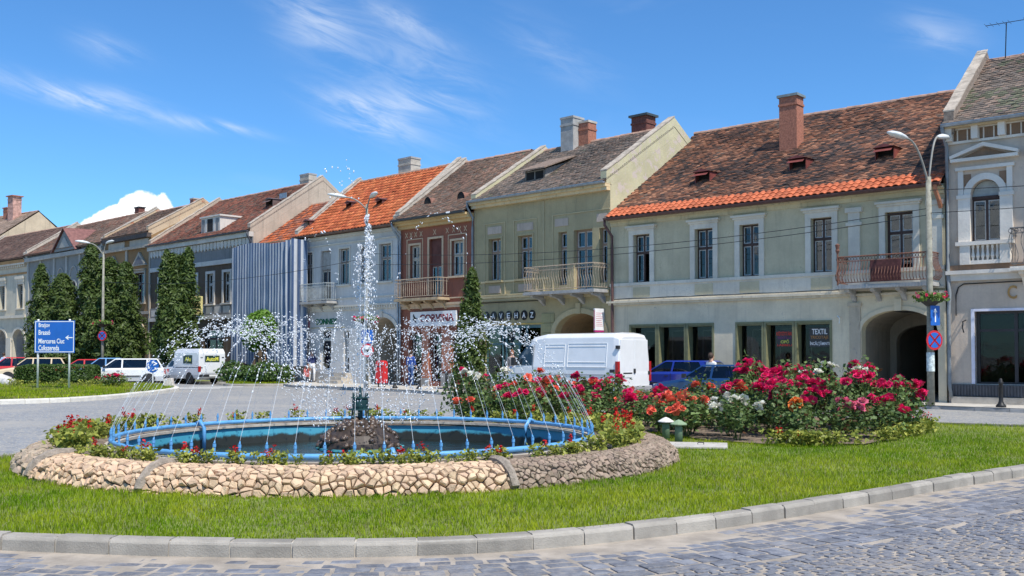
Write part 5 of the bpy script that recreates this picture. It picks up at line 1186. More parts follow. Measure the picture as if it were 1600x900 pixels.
def jet(p0, hdir, reach, H, n, t0=.16, spread=.05, rr=(.007, .017), streamr=.0052, tend=1.0):
    """ballistic stream: solid thread that breaks into drops"""
    # z(t) = p0z + 4H t(1-t) over the whole flight, horizontal = reach*t
    hd = np.array([*hdir, 0.])
    f = lambda t_: p0 + hd*reach*t_ + np.array([0, 0, 4*H*t_*(1-t_)])
    s = MB(); s.tube([f(t_) for t_ in np.linspace(0, t0*1.1, 8)], [streamr*(1-.5*i/7) for i in range(8)], 5); so = s.build('water_jet', STREAM, FO, smooth=True)
    T = t0*.6 + (tend-t0*.6)*rng.random(n)**.85; C = np.array([f(t_) for t_ in T]); C += rng.normal(0, 1, (n, 3))*(spread*np.clip((T-t0*.5)*1.5, .06, 1))[:, None]
    D = np.array([hd*reach + np.array([0, 0, 4*H*(1-2*t_)]) for t_ in T]); R = rr[0]+(rr[1]-rr[0])*rng.random(n)**1.6
    keep = C[:, 2] > .05; drops('drops', C[keep], R[keep], D[keep], so)
for i in range(NOZ):
    a = 2*pi*(i+.35)/NOZ; hd = np.array([-cos(a), -sin(a)]); o = link('nozzle', NM, FO); o.location = (R_PIPE*cos(a), R_PIPE*sin(a), .462); o.rotation_euler = (0, 0, a)
    hh = random.uniform(1.42, 1.66); jet(np.array([R_PIPE*cos(a), R_PIPE*sin(a), .6]), hd, random.uniform(2.7, 3.2), hh, 105, .17, .04, (.0038, .0118), .0034)
for i in range(11):
    a = random.random()*2*pi; r_ = random.uniform(.02, .10) if i < 9 else .14; H = random.uniform(2.2, 3.25); rc_ = random.uniform(.05, .26)
    if i == 9: a, H, rc_ = .15, 3.0, 2.1
    if i == 10: a, H, rc_ = 2.7, 2.7, 1.5
    jet(np.array([.03+r_*cos(a), r_*sin(a), 1.0]), np.array([cos(a), sin(a)]), rc_, H, 170 if i < 9 else 40, .3 if i < 9 else .1, .045, (.004, .013), .0045, 1.0 if i < 9 else .8)
C = np.c_[rng.normal(-.3, .18, 26), rng.normal(0, .2, 26), rng.uniform(4.1, 4.75, 26)]; drops('drops', C, rng.uniform(.007, .013, 26), np.tile([0, 0, 1.], (26, 1)), FO, 'highest stray drops above the centre jet')
# centre piece: pile of wet stones on a saucer with a nozzle head
cp = ring_mesh([(.25, .03), (.3, .14), (.62, .16), (.68, .185), (.68, .205), (.60, .21), (.0, .22)], 40).build('saucer', mat('dark_green_saucer', (.03, .045, .04), .4, .3, 8), FO)
for i in range(15):
    a0 = 2*pi*i/15; ring_mesh([(.66, .19), (.70, .19), (.70, .222), (.66, .222)], 3, a0, a0+.29).build('rim_segment', mat('turquoise_rim', (.10, .42, .46), .4, .2), cp)
ring_mesh([(.64, .2), (.62, .30), (.52, .42), (.36, .54), (.18, .63), (.0, .66)], 24).build('mound', mat('mound_core', (.05, .035, .025), .5, .4, 12), cp)
MST = mat('wet_brown_stone', (.085, .055, .035), .28, .45, 20, .5, 40, spec=.7, rnd=.4); rockm = []
for k in range(5):
    V = ICO_V*rng.uniform(.75, 1.15, (12, 1))*np.array([1, .85, .65]); me = fast_mesh('stone', V*.075, ICO_F, None, MST); rockm.append(me)
for i in range(150):
    a = random.random()*2*pi; r_ = .64*sqrt(random.random()); z_ = np.interp(r_, [0, .18, .36, .52, .62, .64], [.66, .63, .54, .42, .30, .22]); o = link('stone', rockm[i % 5], cp); o.location = (r_*cos(a), r_*sin(a), z_); o.rotation_euler = (random.random()*6, random.random()*6, random.random()*6); k = random.uniform(.6, 1.15); o.scale = (k, k, k)
GRN = mat('dark_teal_bronze', (.025, .07, .07), .4, .35, 14, metal=.3)
hd = MB()
for k in range(4):
    a = pi/4+k*pi/2+.3; hd.tube([(.17*cos(a), .17*sin(a), .58), (.15*cos(a), .15*sin(a), .80)], .014, 6)
hd.tube([(0, 0, .6), (0, 0, .82)], .04, 8); hd.lathe([(.19, 0), (.19, .02)], 16, (0, 0, .80)); hd.lathe([(.12, .0), (.13, .04), (.13, .14), (.12, .16)], 16, (0, 0, .82)); hd.lathe([(.145, 0), (.145, .018)], 16, (0, 0, .985))
for k in range(10): a = 2*pi*k/10; hd.tube([(.115*cos(a), .115*sin(a), .99), (.12*cos(a), .12*sin(a), 1.075)], [.013, .006], 5)
hd.tube([(0, 0, .99), (0, 0, 1.17)], [.03, .012], 8); hd.build('nozzle_head', GRN, FO)
MB().lathe([(.14, 0), (.15, .006), (.0, .008)], 14, (2.0, -1.0, .12)).build('float_disc', mat('turquoise_float', (.12, .42, .48), .5, .1), FO)

# ================================================================== PLANTS
LEAF = mat_attr('leaves', .55, .15, 10, 0, .4, .3)
LEAFR = mat_attr('leaves_varied', .55, .15, 10, 0, .4, .3, rnd=.18)
def leaf_quads(P, size, r, up=.3, cols=None, elong=1.5, out=None):
    """folded leaves: two triangles each, random facing, biased outwards"""
    n = len(P); d = r.normal(0, 1, (n, 3)); d /= np.linalg.norm(d, axis=1)[:, None]
    nrm = r.normal(0, 1, (n, 3)) + np.array([0, 0, up])*2
    if out is not None: nrm += out*1.3
    nrm /= np.linalg.norm(nrm, axis=1)[:, None]; s = np.cross(d, nrm); s /= (np.linalg.norm(s, axis=1)[:, None]+1e-9); d = np.cross(nrm, s)
    sz = (size*r.uniform(.6, 1.3, n))[:, None]
    A = P - d*sz*elong*.5; B = P + s*sz*.5 + nrm*sz*.12; C = P + d*sz*elong*.5; D = P - s*sz*.5 + nrm*sz*.12
    V = np.stack([A, B, C, D], 1).reshape(-1, 3); o = np.arange(n)*4; F = np.stack([np.c_[o, o+1, o+2], np.c_[o, o+2, o+3]], 1).reshape(-1, 3)
    return V, F, np.repeat(cols, 4, 0)
def bush_points(n, r, rx, ry, h, z0=0., shell=.5):
    u = r.normal(0, 1, (n, 3)); u /= np.linalg.norm(u, axis=1)[:, None]; rad = (shell+(1-shell)*r.random(n))[:, None]**.8
    lump = (1+.22*np.sin(u[:, 0]*5+1)*np.cos(u[:, 1]*6)+.15*np.sin(u[:, 2]*9))[:, None]
    P = u*rad*lump*np.array([rx, ry, h/2]); P[:, 2] += z0+h/2; return P, u
# ---- roses
def bloom_mesh(name, col, r, size=.05, m=None):
    vs = []; fs = []; cs = []
    for ring, (k, rad, ht, tilt) in enumerate(((6, 1.0, .0, .55), (5, .72, .22, .95), (4, .42, .38, 1.25))):
        for i in range(k):
            a = 2*pi*(i+.5*ring)/k+r.uniform(-.2, .2); c_, s_ = cos(a), sin(a); w = .62*rad+.1
            q = [(.12*c_, .12*s_, ht*.4), (rad*.7*c_-w*s_*.8, rad*.7*s_+w*c_*.8, ht+.18*tilt), (rad*c_*(1.15-.25*ring), rad*s_*(1.15-.25*ring), ht+.34*tilt), (rad*.7*c_+w*s_*.8, rad*.7*s_-w*c_*.8, ht+.18*tilt)]
            o = len(vs); vs += [tuple(size*x for x in p) for p in q]; fs += [(o, o+1, o+2), (o, o+2, o+3)]; f_ = r.uniform(.75, 1.2)
            cs += [tuple(min(1, c*f_*.7) for c in col)]+[tuple(min(1, c*f_) for c in col)]*3
    return colmesh(name, vs, fs, cs, m)
PETAL = mat_attr('petals', .6, .1, 30, 0, .3, .25, rnd=.15)
RC = {'crimson': (.78, .022, .14), 'coral': (.92, .17, .10), 'white': (.86, .83, .72), 'orange': (.85, .20, .03), 'pink': (.75, .16, .25)}
BLO = {k: [bloom_mesh('bloom', c, np.random.default_rng(i*7+j), 1.0, PETAL) for j in range(2)] for i, (k, c) in enumerate(RC.items())}
STEM = mat('rose_stem', (.07, .10, .03), .7, .3, 10)
ROSEF = []
for v in range(6):
    r = np.random.default_rng(50+v); P, u = bush_points(560, r, .42, .42, .95, .08, .35)
    k = r.random((len(P), 1)); c = np.array([.06, .11, .028])*(1-k)+np.array([.15, .22, .06])*k; red = (r.random(len(P)) < .06)[:, None]; c = np.where(red, np.array([.16, .07, .03]), c)*(.7+.6*r.random((len(P), 1)))
    V, F, cc = leaf_quads(P, .062, r, .25, c, 1.45, u); me = fast_mesh('foliage', V, F, cc, LEAFR)
    sb = MB()
    for s_ in range(7):
        a = r.random()*2*pi; rr_ = r.uniform(.15, .38); sb.tube([(.03*cos(a), .03*sin(a), 0), (rr_*.6*cos(a), rr_*.6*sin(a), .5), (rr_*cos(a), rr_*sin(a), r.uniform(.8, 1.05))], [.009, .006, .004], 4, False)
    ROSEF.append((me, sb.mesh('stems', STEM)))
def rose(x, y, kind, hgt, wid, nb, label, group, z0=.11):
    t_ = thing('rose_bush', label, 'rose bush', (x, y, z0), random.random()*6, group); f_, s_ = random.choice(ROSEF)
    for nm_, me in (('foliage', f_), ('stems', s_)):
        o = link(nm_, me, t_, 'stuff' if nm_ == 'foliage' else None); o.scale = (wid, wid, hgt)
    cl_ = []
    for k in range(nb):
        if k % 5 == 0 or not cl_: a = random.random()*2*pi; q = sqrt(random.random()); cl_.append((.40*q*cos(a)*wid, .40*q*sin(a)*wid, (1.08-.30*q*q-random.random()*.15)*hgt))
        c_ = cl_[-1]; o = link('bloom', random.choice(BLO[kind]), t_); o.location = (c_[0]+random.gauss(0, .06), c_[1]+random.gauss(0, .06), c_[2]+random.gauss(0, .035)); s0 = random.uniform(.062, .098); o.scale = (s0, s0, s0*1.1); o.rotation_euler = (random.gauss(-.1, .5), random.gauss(0, .5), random.random()*6)
rp = []; tries = 0
while len(rp) < 62 and tries < 6000:
    tries += 1; x_ = random.uniform(-1.8, 9.1); y_ = random.uniform(17.5, 24.8)
    if not inside(ROSE, np.array([x_]), np.array([y_]))[0]: continue
    if any(hypot(x_-a, y_-b) < .62 for a, b in rp): continue
    rp.append((x_, y_))
plan = []
for x_, y_ in rp:
    px_ = 800+1560*x_/y_; tall = 1.0
    if px_ < 790: kind = 'coral' if y_ < 22.6 else random.choice(['crimson', 'crimson', 'white']); tall = .75 if y_ < 22.6 else 1.15
    elif px_ < 880: kind = random.choice(['crimson', 'white', 'crimson', 'white', 'coral']); tall = .85 if y_ < 22.5 else 1.05
    elif px_ < 985: kind = random.choice(['crimson', 'coral', 'crimson']); tall = .75 if y_ < 22.5 else .95
    elif px_ < 1090: kind = random.choice(['coral', 'coral', 'crimson']); tall = .72
    elif px_ < 1160: kind = random.choice(['crimson', 'white', 'coral']); tall = .75 if y_ < 20 else .95
    else: kind = random.choice(['crimson']*7+['white']) if y_ > 18.9 else random.choice(['coral', 'orange', 'white', 'pink']); tall = .72 if y_ < 18.9 else (1.1 if y_ < 20.5 else 1.3)
    if px_ > 1370: kind = 'crimson'; tall = min(tall, 1.0)
    zone = ('at the left end of the rose bed' if px_ < 870 else 'in the middle of the rose bed' if px_ < 1110 else 'at the right end of the rose bed')
    plan.append((px_, kind, zone, x_, y_, tall))
ORD = ['first', 'second', 'third', 'fourth', 'fifth', 'sixth', 'seventh', 'eighth', 'ninth', 'tenth', 'eleventh', 'twelfth', 'thirteenth', 'fourteenth', 'fifteenth', 'sixteenth', 'seventeenth', 'eighteenth', 'nineteenth', 'twentieth', 'twenty-first', 'twenty-second', 'twenty-third', 'twenty-fourth', 'twenty-fifth', 'twenty-sixth', 'twenty-seventh', 'twenty-eighth', 'twenty-ninth', 'thirtieth']
cnt = {}; tot = {}
for p in plan: tot[p[1:3]] = tot.get(p[1:3], 0)+1
for px_, kind, zone, x_, y_, tall in sorted(plan):
    k = cnt[(kind, zone)] = cnt.get((kind, zone), 0)+1
    lab = f'{kind} rose bush {zone}' if tot[(kind, zone)] == 1 else f'{ORD[k-1]} {kind} rose bush from the left {zone}'
    rose(x_, y_, kind, tall*random.uniform(.9, 1.1), random.uniform(1.0, 1.25), random.choice([22, 26, 30]) if kind == 'crimson' and px_ > 1130 else random.choice([10, 13, 16]), lab, f'{kind} roses {zone}')
poly_sheet('rose_bed', [tuple(p) for p in ROSE], .108, SOIL)
# ---- low bedding plants: yellow-green with red flower spikes
def bedding(v):
    r = np.random.default_rng(80+v); n = 54; P = np.c_[r.normal(0, .07, n), r.normal(0, .07, n), r.uniform(.02, .24, n)]
    k = r.random((n, 1)); c = np.array([.14, .19, .03])*(1-k)+np.array([.42, .42, .075])*k; V, F, cc = leaf_quads(P, .046, r, .5, c, 1.7); return fast_mesh('foliage', V, F, cc, LEAFR)
BEDF = [bedding(i) for i in range(5)]
sb = []
for v in range(3):
    r = np.random.default_rng(90+v); P = np.c_[r.normal(0, .016, 22), r.normal(0, .016, 22), r.uniform(.22, .34, 22)]; V, F, cc = leaf_quads(P, .026, r, .2, np.tile([.55, .012, .012], (22, 1))*r.uniform(.7, 1.2, (22, 1)), 1.3); sb.append(fast_mesh('flower_spike', V, F, cc, PETAL))
def bed_plant(x, y, z, red, label, group, sc=1.):
    flower = random.random() < red; label = label.replace('bedding plant', 'bedding plant with a red flower spike' if flower else 'leafy bedding plant')
    t_ = thing('bedding_plant', label, 'flowering plant', (x, y, z), random.random()*6, group); o = link('foliage', random.choice(BEDF), t_); k = sc*random.uniform(.75, 1.2); o.scale = (k, k, k)
    if flower: o = link('flower_spike', random.choice(sb), t_); o.scale = (1.3, 1.3, k); o.location = (random.gauss(0, .03), random.gauss(0, .03), 0)
n_ = 0
for i in range(290):
    a = random.random()*2*pi; front = -sin(a); side = abs(cos(a)); r_ = random.uniform(3.95, 4.42)
    if front < -.3 and random.random() < .4: continue
    if front > .3: r_ = random.uniform(4.2, 4.45)
    ring_name = 'in front of the blue pipe' if front > .5 else 'behind the blue pipe' if front < -.4 else ('at the left end of the fountain' if cos(a) < 0 else 'at the right end of the fountain')
    bed_plant(FC[0]+r_*cos(a), FC[1]+r_*sin(a)*.95, .35, .28, f'yellow-green bedding plant {ring_name}', f'bedding plants {ring_name}', (.72 if front > .3 else .95) if side < .8 else 1.1)
for i in range(60):
    k = random.random(); x_ = 4.6+k*4.2+random.uniform(-.2, .2); y_ = 17.35+max(0, (k-.35))*5.6+random.uniform(-.15, .15); bed_plant(x_, y_, .1, .12, 'yellow-green bedding plant along the front edge of the rose bed', 'bedding plants edging the roses', 1.0)

# ---- conifers with lumpy, spired crowns
BARK = mat('bark', (.11, .08, .06), .95, .3, 14, .6, 30)
def conifer(label, x, y, spires, n, size, dark=1., seed=0, z0=.1, round_=False, name='conifer_tree', base=.35, c0=(.034, .062, .014), c1=(.125, .18, .038)):
    """spires: (dx, dy, radius, height)"""
    t_ = thing(name, label, 'tree', (x, y, z0)); r = np.random.default_rng(300+seed); tb = MB()
    P = []; U = []
    tot = sum(s[2]*s[3] for s in spires)
    for dx, dy, R, H in spires:
        tb.tube([(dx*.5, dy*.5, 0), (dx*.8, dy*.8, H*.3), (dx, dy, H*.9)], [.13, .09, .02], 7)
        for q in range(7): a = q*.9+seed; tb.tube([(dx*.8, dy*.8, H*(.15+.1*q)), (dx+R*.7*cos(a), dy+R*.7*sin(a), H*(.22+.1*q))], [.03, .01], 4, False)
        k = int(n*R*H/tot); t = r.random(k)**.85
        if round_: rad = np.sqrt(np.clip(1-((t-.5)*2)**2, 0, 1)); zz_ = base*H+t*H*(1-base)
        else: rad = np.clip(np.minimum((t+.10)/.22, 1)**.5*(1-t)**.45*1.15, 0, 1); zz_ = .06*H+t*H*.94
        a = r.random(k)*2*pi; lump = 1+.26*np.sin(a*3+zz_*1.7+seed+dx*5)+.20*np.sin(a*5-zz_*3.1+dx*9)+.14*np.sin(zz_*7+a*2); rr = R*rad*lump*np.sqrt(r.uniform(.25, 1, k))
        P.append(np.c_[dx+rr*np.cos(a), dy+rr*np.sin(a), zz_]); U.append(np.c_[np.cos(a), np.sin(a), np.full(k, .35)])
    P = np.vstack(P); U = np.vstack(U)
    # clump: pull points to random centres so that gaps and tufts show
    cen = P[r.choice(len(P), max(60, len(P)//40), False)]; idx = r.integers(0, len(cen), len(P))
    for _ in range(1):
        best = None
        for tr_ in range(14):
            j = r.integers(0, len(cen), len(P)); d = np.linalg.norm(P-cen[j], axis=1)
            if best is None: best, bj = d, j
            else: k = d < best; best = np.where(k, d, best); bj = np.where(k, j, bj)
    near_ = best < .8; P[near_] += (cen[bj]-P)[near_]*.58
    ck = r.random(len(cen))[bj][:, None]*.6+r.random((len(P), 1))*.4; c = (np.array(c0)*(1-ck)+np.array(c1)*ck)*dark
    V, F, cc = leaf_quads(P, size*.74, r, .3, c, 2.7, U); link('crown', fast_mesh('crown', V, F, cc, LEAF), t_); tb.build('trunk', BARK, t_)
    return t_
conifer('tall twin-topped conifer at the far left beside the direction sign', -28.9, 62.8, [(-.75, 0, .85, 7.2), (.55, .1, 1.3, 6.6), (-.1, -.4, 1.1, 4.6), (.95, -.2, .9, 5.3)], 24000, .15, 1, 1)
conifer('large broad conifer beside the left street lamp', -25.45, 62.6, [(-.95, 0, 1.05, 8.5), (.15, .1, 1.2, 7.6), (1.2, -.1, 1.15, 7.3), (0, -.5, 1.5, 5.4), (1.5, -.2, .9, 5.6)], 33000, .15, 1, 2)
conifer('three-stemmed columnar conifer in front of the dark scalloped house', -19.75, 59.0, [(-.68, 0, .66, 7.7), (.02, .1, .66, 7.4), (.62, -.1, .70, 7.85), (0, -.4, .95, 5.2)], 24000, .15, 1.05, 3)
conifer('small pointed conifer in front of the coffee house', -1.75, 43.6, [(0, 0, .66, 5.3), (-.34, -.1, .5, 3.7)], 11000, .11, 1.1, 4, .12)
conifer('small round bright green tree in front of the striped sheet', -13.9, 55.9, [(0, 0, 1.05, 4.0), (.62, 0, .6, 3.7), (-.5, .1, .7, 3.6)], 6500, .16, 1.0, 5, .1, True, 'round_tree', .48, (.06, .14, .015), (.20, .36, .04))
conifer('small bright green shrub tree beside the round carriage arch', -23.2, 66.4, [(0, 0, .9, 3.3)], 2600, .16, 1, 6, .1, True, 'round_tree', .3, (.06, .12, .02), (.17, .27, .05))
def shrub(label, x, y, rx, ry, h, n, c0, c1, seed, size=.09, flecks=0, name='shrub', group=None, boxy=False, z0=.1):
    t_ = thing(name, label, 'shrub', (x, y, z0), 0, group); r = np.random.default_rng(400+seed)
    if boxy:
        P = r.uniform(-1, 1, (n, 3)); ax = r.integers(0, 3, n); sg_ = np.sign(r.uniform(-1, 1, n)); q = r.random(n) < .75; P[q, :] = np.where(np.arange(3)[None] == ax[q][:, None], (sg_*r.uniform(.86, 1, n))[q][:, None], P[q]); L4 = (np.abs(P)**5).sum(1)**.2; P = P/np.maximum(L4, .9)[:, None]*np.minimum(L4, 1)[:, None]
        U = P/np.linalg.norm(P, axis=1)[:, None]; P = P*np.array([rx, ry, h/2])*(1+.03*np.sin(P[:, :1]*17)); P[:, 2] += h/2
    else: P, U = bush_points(n, r, rx, ry, h, 0, .45)
    k = r.random((n, 1)); c = np.array(c0)*(1-k)+np.array(c1)*k
    if flecks: q = (r.random(n) < flecks)[:, None]; c = np.where(q, np.array([.8, .78, .74]), c)
    V, F, cc = leaf_quads(P, size, r, .3, c, 1.5, U); link('foliage', fast_mesh('foliage', V, F, cc, LEAF), t_, 'stuff'); b = MB()
    for q in range(5): a = q*1.3; b.tube([(0, 0, 0), (rx*.5*cos(a), ry*.5*sin(a), h*.7)], [.03, .012], 5, False)
    b.build('stems', BARK, t_); return t_
shrub('long clipped green hedge behind the blue direction sign', -22.95, 50.6, 2.02, .75, 1.02, 15000, (.035, .075, .015), (.10, .17, .03), 1, .075, 0, 'hedge', None, True, .12)
for i, (x_, y_, rx, h) in enumerate(((-15.0, 53.5, .75, 1.15), (-13.9, 53.2, .7, .95), (-12.95, 52.9, .85, 1.15), (-12.1, 53.0, .55, .95))):
    shrub(('rounded shrub with white flecks nearest the white pickup', 'low dark shrub in the middle of the bed by the striped sheet', 'widest flowering shrub under the striped sheet', 'small rounded shrub at the right end of the bed near the walking woman')[i], x_, y_, rx, rx*.8, h, 2600, (.04, .085, .02), (.13, .22, .05), 10+i, .09, .05 if i != 1 else .02, 'shrub', 'shrubs in the bed by the striped sheet')
for i, (x_, y_) in enumerate(((-18.7, 46.2), (-18.3, 46.5))):
    rose(x_, y_, 'crimson', .65, 1.2, 14, ('left of two small crimson rose bushes at the tip of the traffic island', 'right of two small crimson rose bushes at the tip of the traffic island')[i], 'roses on the traffic island', .13)
for i in range(22): bed_plant(random.uniform(-24.5, -18.6), random.uniform(47.2, 48.4), .13, .1, 'low grey-green plant in the row before the clipped hedge', 'row of low plants before the hedge', 1.3)

# ================================================================== VEHICLES (local: +x forward, z up)
TYRE = mat('tyre_rubber', (.02, .02, .02), .85, .3, 20); RIM = mat('wheel_rim', (.34, .35, .36), .4, .15, 10, metal=.6); CARGL = glass('car_glass', (.16, .19, .2), .25); TRIMB = mat('black_plastic', (.025, .025, .027), .6, .2, 10)
REDL = mat('red_lens', (.36, .015, .015), .25, .2, 8); CLRL = mat('clear_lens', (.65, .66, .66), .2, .1, 8); PLATE = mat('number_plate', (.72, .72, .70), .5, .05); SEAT = mat('seat_fabric', (.05, .05, .055), .9, .2)
def carpaint(name, col): return mat(name, col, .28, .05, 2, spec=.5, coat=.6)
def wheel(p, x, y, r, w=.19):
    s = 1 if y > 0 else -1; b = MB(); prof = [(r*.55, -w/2), (r*.9, -w/2), (r, -w*.3), (r, w*.3), (r*.9, w/2), (r*.55, w/2)]
    vs = []; n = 20
    for q, a in prof:
        for j in range(n): vs.append((x+q*cos(2*pi*j/n), y+a*s, r+q*sin(2*pi*j/n)))
    fs = [(i*n+j, i*n+(j+1) % n, (i+1)*n+(j+1) % n, (i+1)*n+j) for i in range(5) for j in range(n)]; b.add(vs, fs); o = b.build('wheel', TYRE, p, smooth=False)
    d = MB(); vs = [(x, y+s*w*.42, r)]+[(x+r*.57*cos(2*pi*j/n), y+s*w*.34, r+r*.57*sin(2*pi*j/n)) for j in range(n)]; d.add(vs, [(0, 1+j, 1+(j+1) % n) for j in range(n)])
    for j in range(5): a = 2*pi*j/5; d.box(x+r*.3*cos(a)-.025, x+r*.3*cos(a)+.025, y+s*w*.40-.01, y+s*w*.40+.01, r+r*.3*sin(a)-.025, r+r*.3*sin(a)+.025)
    d.build('rim', RIM, o); return o
def arch(p, x, y, r, W_):
    s = 1 if y > 0 else -1; b = MB(); n = 14; yy = s*(W_+.006)
    P = [(x+r*cos(pi*j/n), yy, r*.82+r*sin(pi*j/n)) for j in range(n+1)]; b.add([(x, yy, r*.5)]+P, [(0, 1+j, 2+j) for j in range(n)]); b.quad((x-r, yy, r*.82), (x+r, yy, r*.82), (x+r*.9, yy, .22), (x-r*.9, yy, .22)); b.build('wheel_arch', TRIMB, p)
def loft(sections, caps=True):
    n = len(sections[0]); b = MB(); vs = [p for s in sections for p in s]; fs = []
    for i in range(len(sections)-1):
        for j in range(n): fs.append((i*n+j, i*n+(j+1) % n, (i+1)*n+(j+1) % n, (i+1)*n+j))
    if caps: fs += [tuple(range(n))[::-1], tuple(range((len(sections)-1)*n, len(sections)*n))]
    return b.add(vs, fs)
def car(name, label, paint, x, y, heading, L=4.1, Wd=1.66, H=1.40, style='hatch', wr=.29, cat='car', belt=.92):
    t_ = thing(name, label, cat, (x, y, 0), radians(heading)); w = Wd/2; h2 = L/2; zb = .22
    wb = L*.31; nose = h2; ws = h2-L*.255  # windscreen base
    rear = {'hatch': (-h2+.12, -h2+.55), 'sedan': (-h2+.72, -h2+1.35), 'wagon': (-h2+.08, -h2+.38)}[style]; ra, rb = rear; rf = ws-.62
    st = [(nose, .50, .60, w*.86), (nose-.06, .42, .68, w*.93), (nose-.25, zb, .76, w*.98), (ws+.1, zb, belt-.05, w), (ws-.4, zb, belt, w), (0, zb, belt+.01, w), (ra, zb, belt+.02, w)]
    if style == 'sedan': st += [(-h2+.25, zb, belt-.03, w*.98)]
    st += [(-h2+.06, .40, belt-.06 if style != 'sedan' else belt-.10, w*.94), (-h2, .46, .66, w*.9)]
    st = sorted(st, key=lambda q: -q[0]); secs = []
    for xx, b0, z1, ww in st: secs.append([(xx, -ww*.90, b0), (xx, -ww, b0+(z1-b0)*.35), (xx, -ww*.985, z1-.10), (xx, -ww*.90, z1-.015), (xx, -ww*.4, z1+.012), (xx, ww*.4, z1+.012), (xx, ww*.90, z1-.015), (xx, ww*.985, z1-.10), (xx, ww, b0+(z1-b0)*.35), (xx, ww*.90, b0)])
    loft(secs).build('body', paint, t_, smooth=False, bevel=.018)
    wt_, wr_ = w*.90, w*.70; zr = H; bz = belt
    # cabin: roof panel and pillars, the glass between
    B = [(ws, bz), (ra, bz)]; R = [(rf, zr-.03), (rb, zr-.03)]
    g = MB(); g.add([(rf+.02, -wr_, zr-.05), (rf+.02, wr_, zr-.05), (rb-.02, wr_, zr-.05), (rb-.02, -wr_, zr-.05), (rf-.1, -wr_*.9, zr), (rf-.1, wr_*.9, zr), (rb+.1, wr_*.9, zr), (rb+.1, -wr_*.9, zr)], [(0, 1, 5, 4), (1, 2, 6, 5), (2, 3, 7, 6), (3, 0, 4, 7), (4, 5, 6, 7), (3, 2, 1, 0)])
    def S(xf, tt, s, o=0): return (xf, s*(wt_+(wr_-wt_)*tt+o), bz-.02+(zr-.03-bz)*tt)
    xa = lambda tt: ws+(rf-ws)*tt; xc = lambda tt: ra+(rb-ra)*tt
    mids = [xa(0)-1.05] + ([xc(0)+.85] if style == 'wagon' else ([] if style == 'hatch' else []))
    for s in (-1, 1):
        for fa in (lambda tt: xa(tt), lambda tt: xc(tt)+.075): 
            g.add([S(fa(0), 0, s), S(fa(0)-.075, 0, s), S(fa(1)-.075, 1, s), S(fa(1), 1, s), *[(p[0], p[1]-s*.05, p[2]) for p in (S(fa(0), 0, s), S(fa(0)-.075, 0, s), S(fa(1)-.075, 1, s), S(fa(1), 1, s))]], [(0, 1, 2, 3), (7, 6, 5, 4), (0, 3, 7, 4), (1, 5, 6, 2)])
        for mx_ in mids: g.add([S(mx_+.04, 0, s), S(mx_-.04, 0, s), S(mx_-.04, 1, s), S(mx_+.04, 1, s)], [(0, 1, 2, 3)])
    if style == 'hatch':
        for s in (-1, 1): g.add([S(xc(0)+.42, 0, s), S(xc(0)+.05, 0, s), S(xc(1)+.0, 1, s), S(xc(1)+.26, 1, s)], [(0, 1, 2, 3)])
    g.build('cabin', paint, t_)
    xs = [xa]+[lambda tt, q=q: q for q in mids]+[xc]
    for s in (-1, 1):
        for q in range(len(xs)-1):
            f0, f1 = xs[q], xs[q+1]; a, c = .05, .93
            MB().add([S(f0(a)-.05, a, s, -.012), S(f1(a)+.05, a, s, -.012), S(f1(c)+.05, c, s, -.012), S(f0(c)-.05, c, s, -.012)], [(0, 1, 2, 3)]).build('side_window', CARGL, t_)
    MB().add([(ws-.03, -wt_+.06, bz+.02), (ws-.03, wt_-.06, bz+.02), (rf+.04, wr_-.04, zr-.07), (rf+.04, -wr_+.04, zr-.07)], [(0, 1, 2, 3)]).build('windscreen', CARGL, t_)
    MB().add([(ra+.02, -wt_+.06, bz+.02), (ra+.02, wt_-.06, bz+.02), (rb-.04, wr_-.04, zr-.07), (rb-.04, -wr_+.04, zr-.07)], [(0, 1, 2, 3)]).build('rear_window', CARGL, t_)
    b = MB()
    for s in (-1, 1): b.box(.15, .32, s*.36-.24, s*.36+.24, .45, 1.12); b.box(.15, .62, s*.36-.24, s*.36+.24, .4, .55)
    b.box(-.95, -.8, -.6, .6, .45, 1.08); b.build('seats', SEAT, t_)
    for s in (-1, 1):
        for xx in (wb, -wb): wheel(t_, xx, s*(w-.10), wr); arch(t_, xx, s*w, wr+.06, w)
        MB().box(nose-.14, nose-.015, s*w*.62-.16, s*w*.62+.13, .56, .70).build('headlight', CLRL, t_); MB().box(-h2-.012, -h2+.09, s*w*.78-.10, s*w*.78+.10, .60, .84).build('taillight', REDL, t_)
        MB().box(ws-.25, ws-.12, s*(w-.02)-.02+s*.06, s*(w-.02)+.06+s*.06, bz, bz+.13).build('mirror', TRIMB, t_); MB().box(ws-.95, ws-.80, s*w*.99-.015, s*w*.99+.015, bz-.17, bz-.14).build('door_handle', TRIMB, t_); MB().box(-wb+wr+.1, wb-wr-.1, s*w-.012, s*w+.012, .46, .52).build('side_strip', TRIMB, t_)
        MB().box(ws-1.06, ws-1.05, s*w*.995-.006, s*w*.995+.006, .28, bz-.06).build('door_seam', TRIMB, t_)
    bm = MB(); bm.box(nose-.12, nose+.05, -w*.94, w*.94, .32, .48); bm.box(-h2-.05, -h2+.12, -w*.94, w*.94, .34, .50); bm.build('bumper', TRIMB, t_, bevel=.03)
    MB().box(-h2-.058, -h2-.052, -.26, .26, .52, .63).build('number_plate', PLATE, t_); return t_
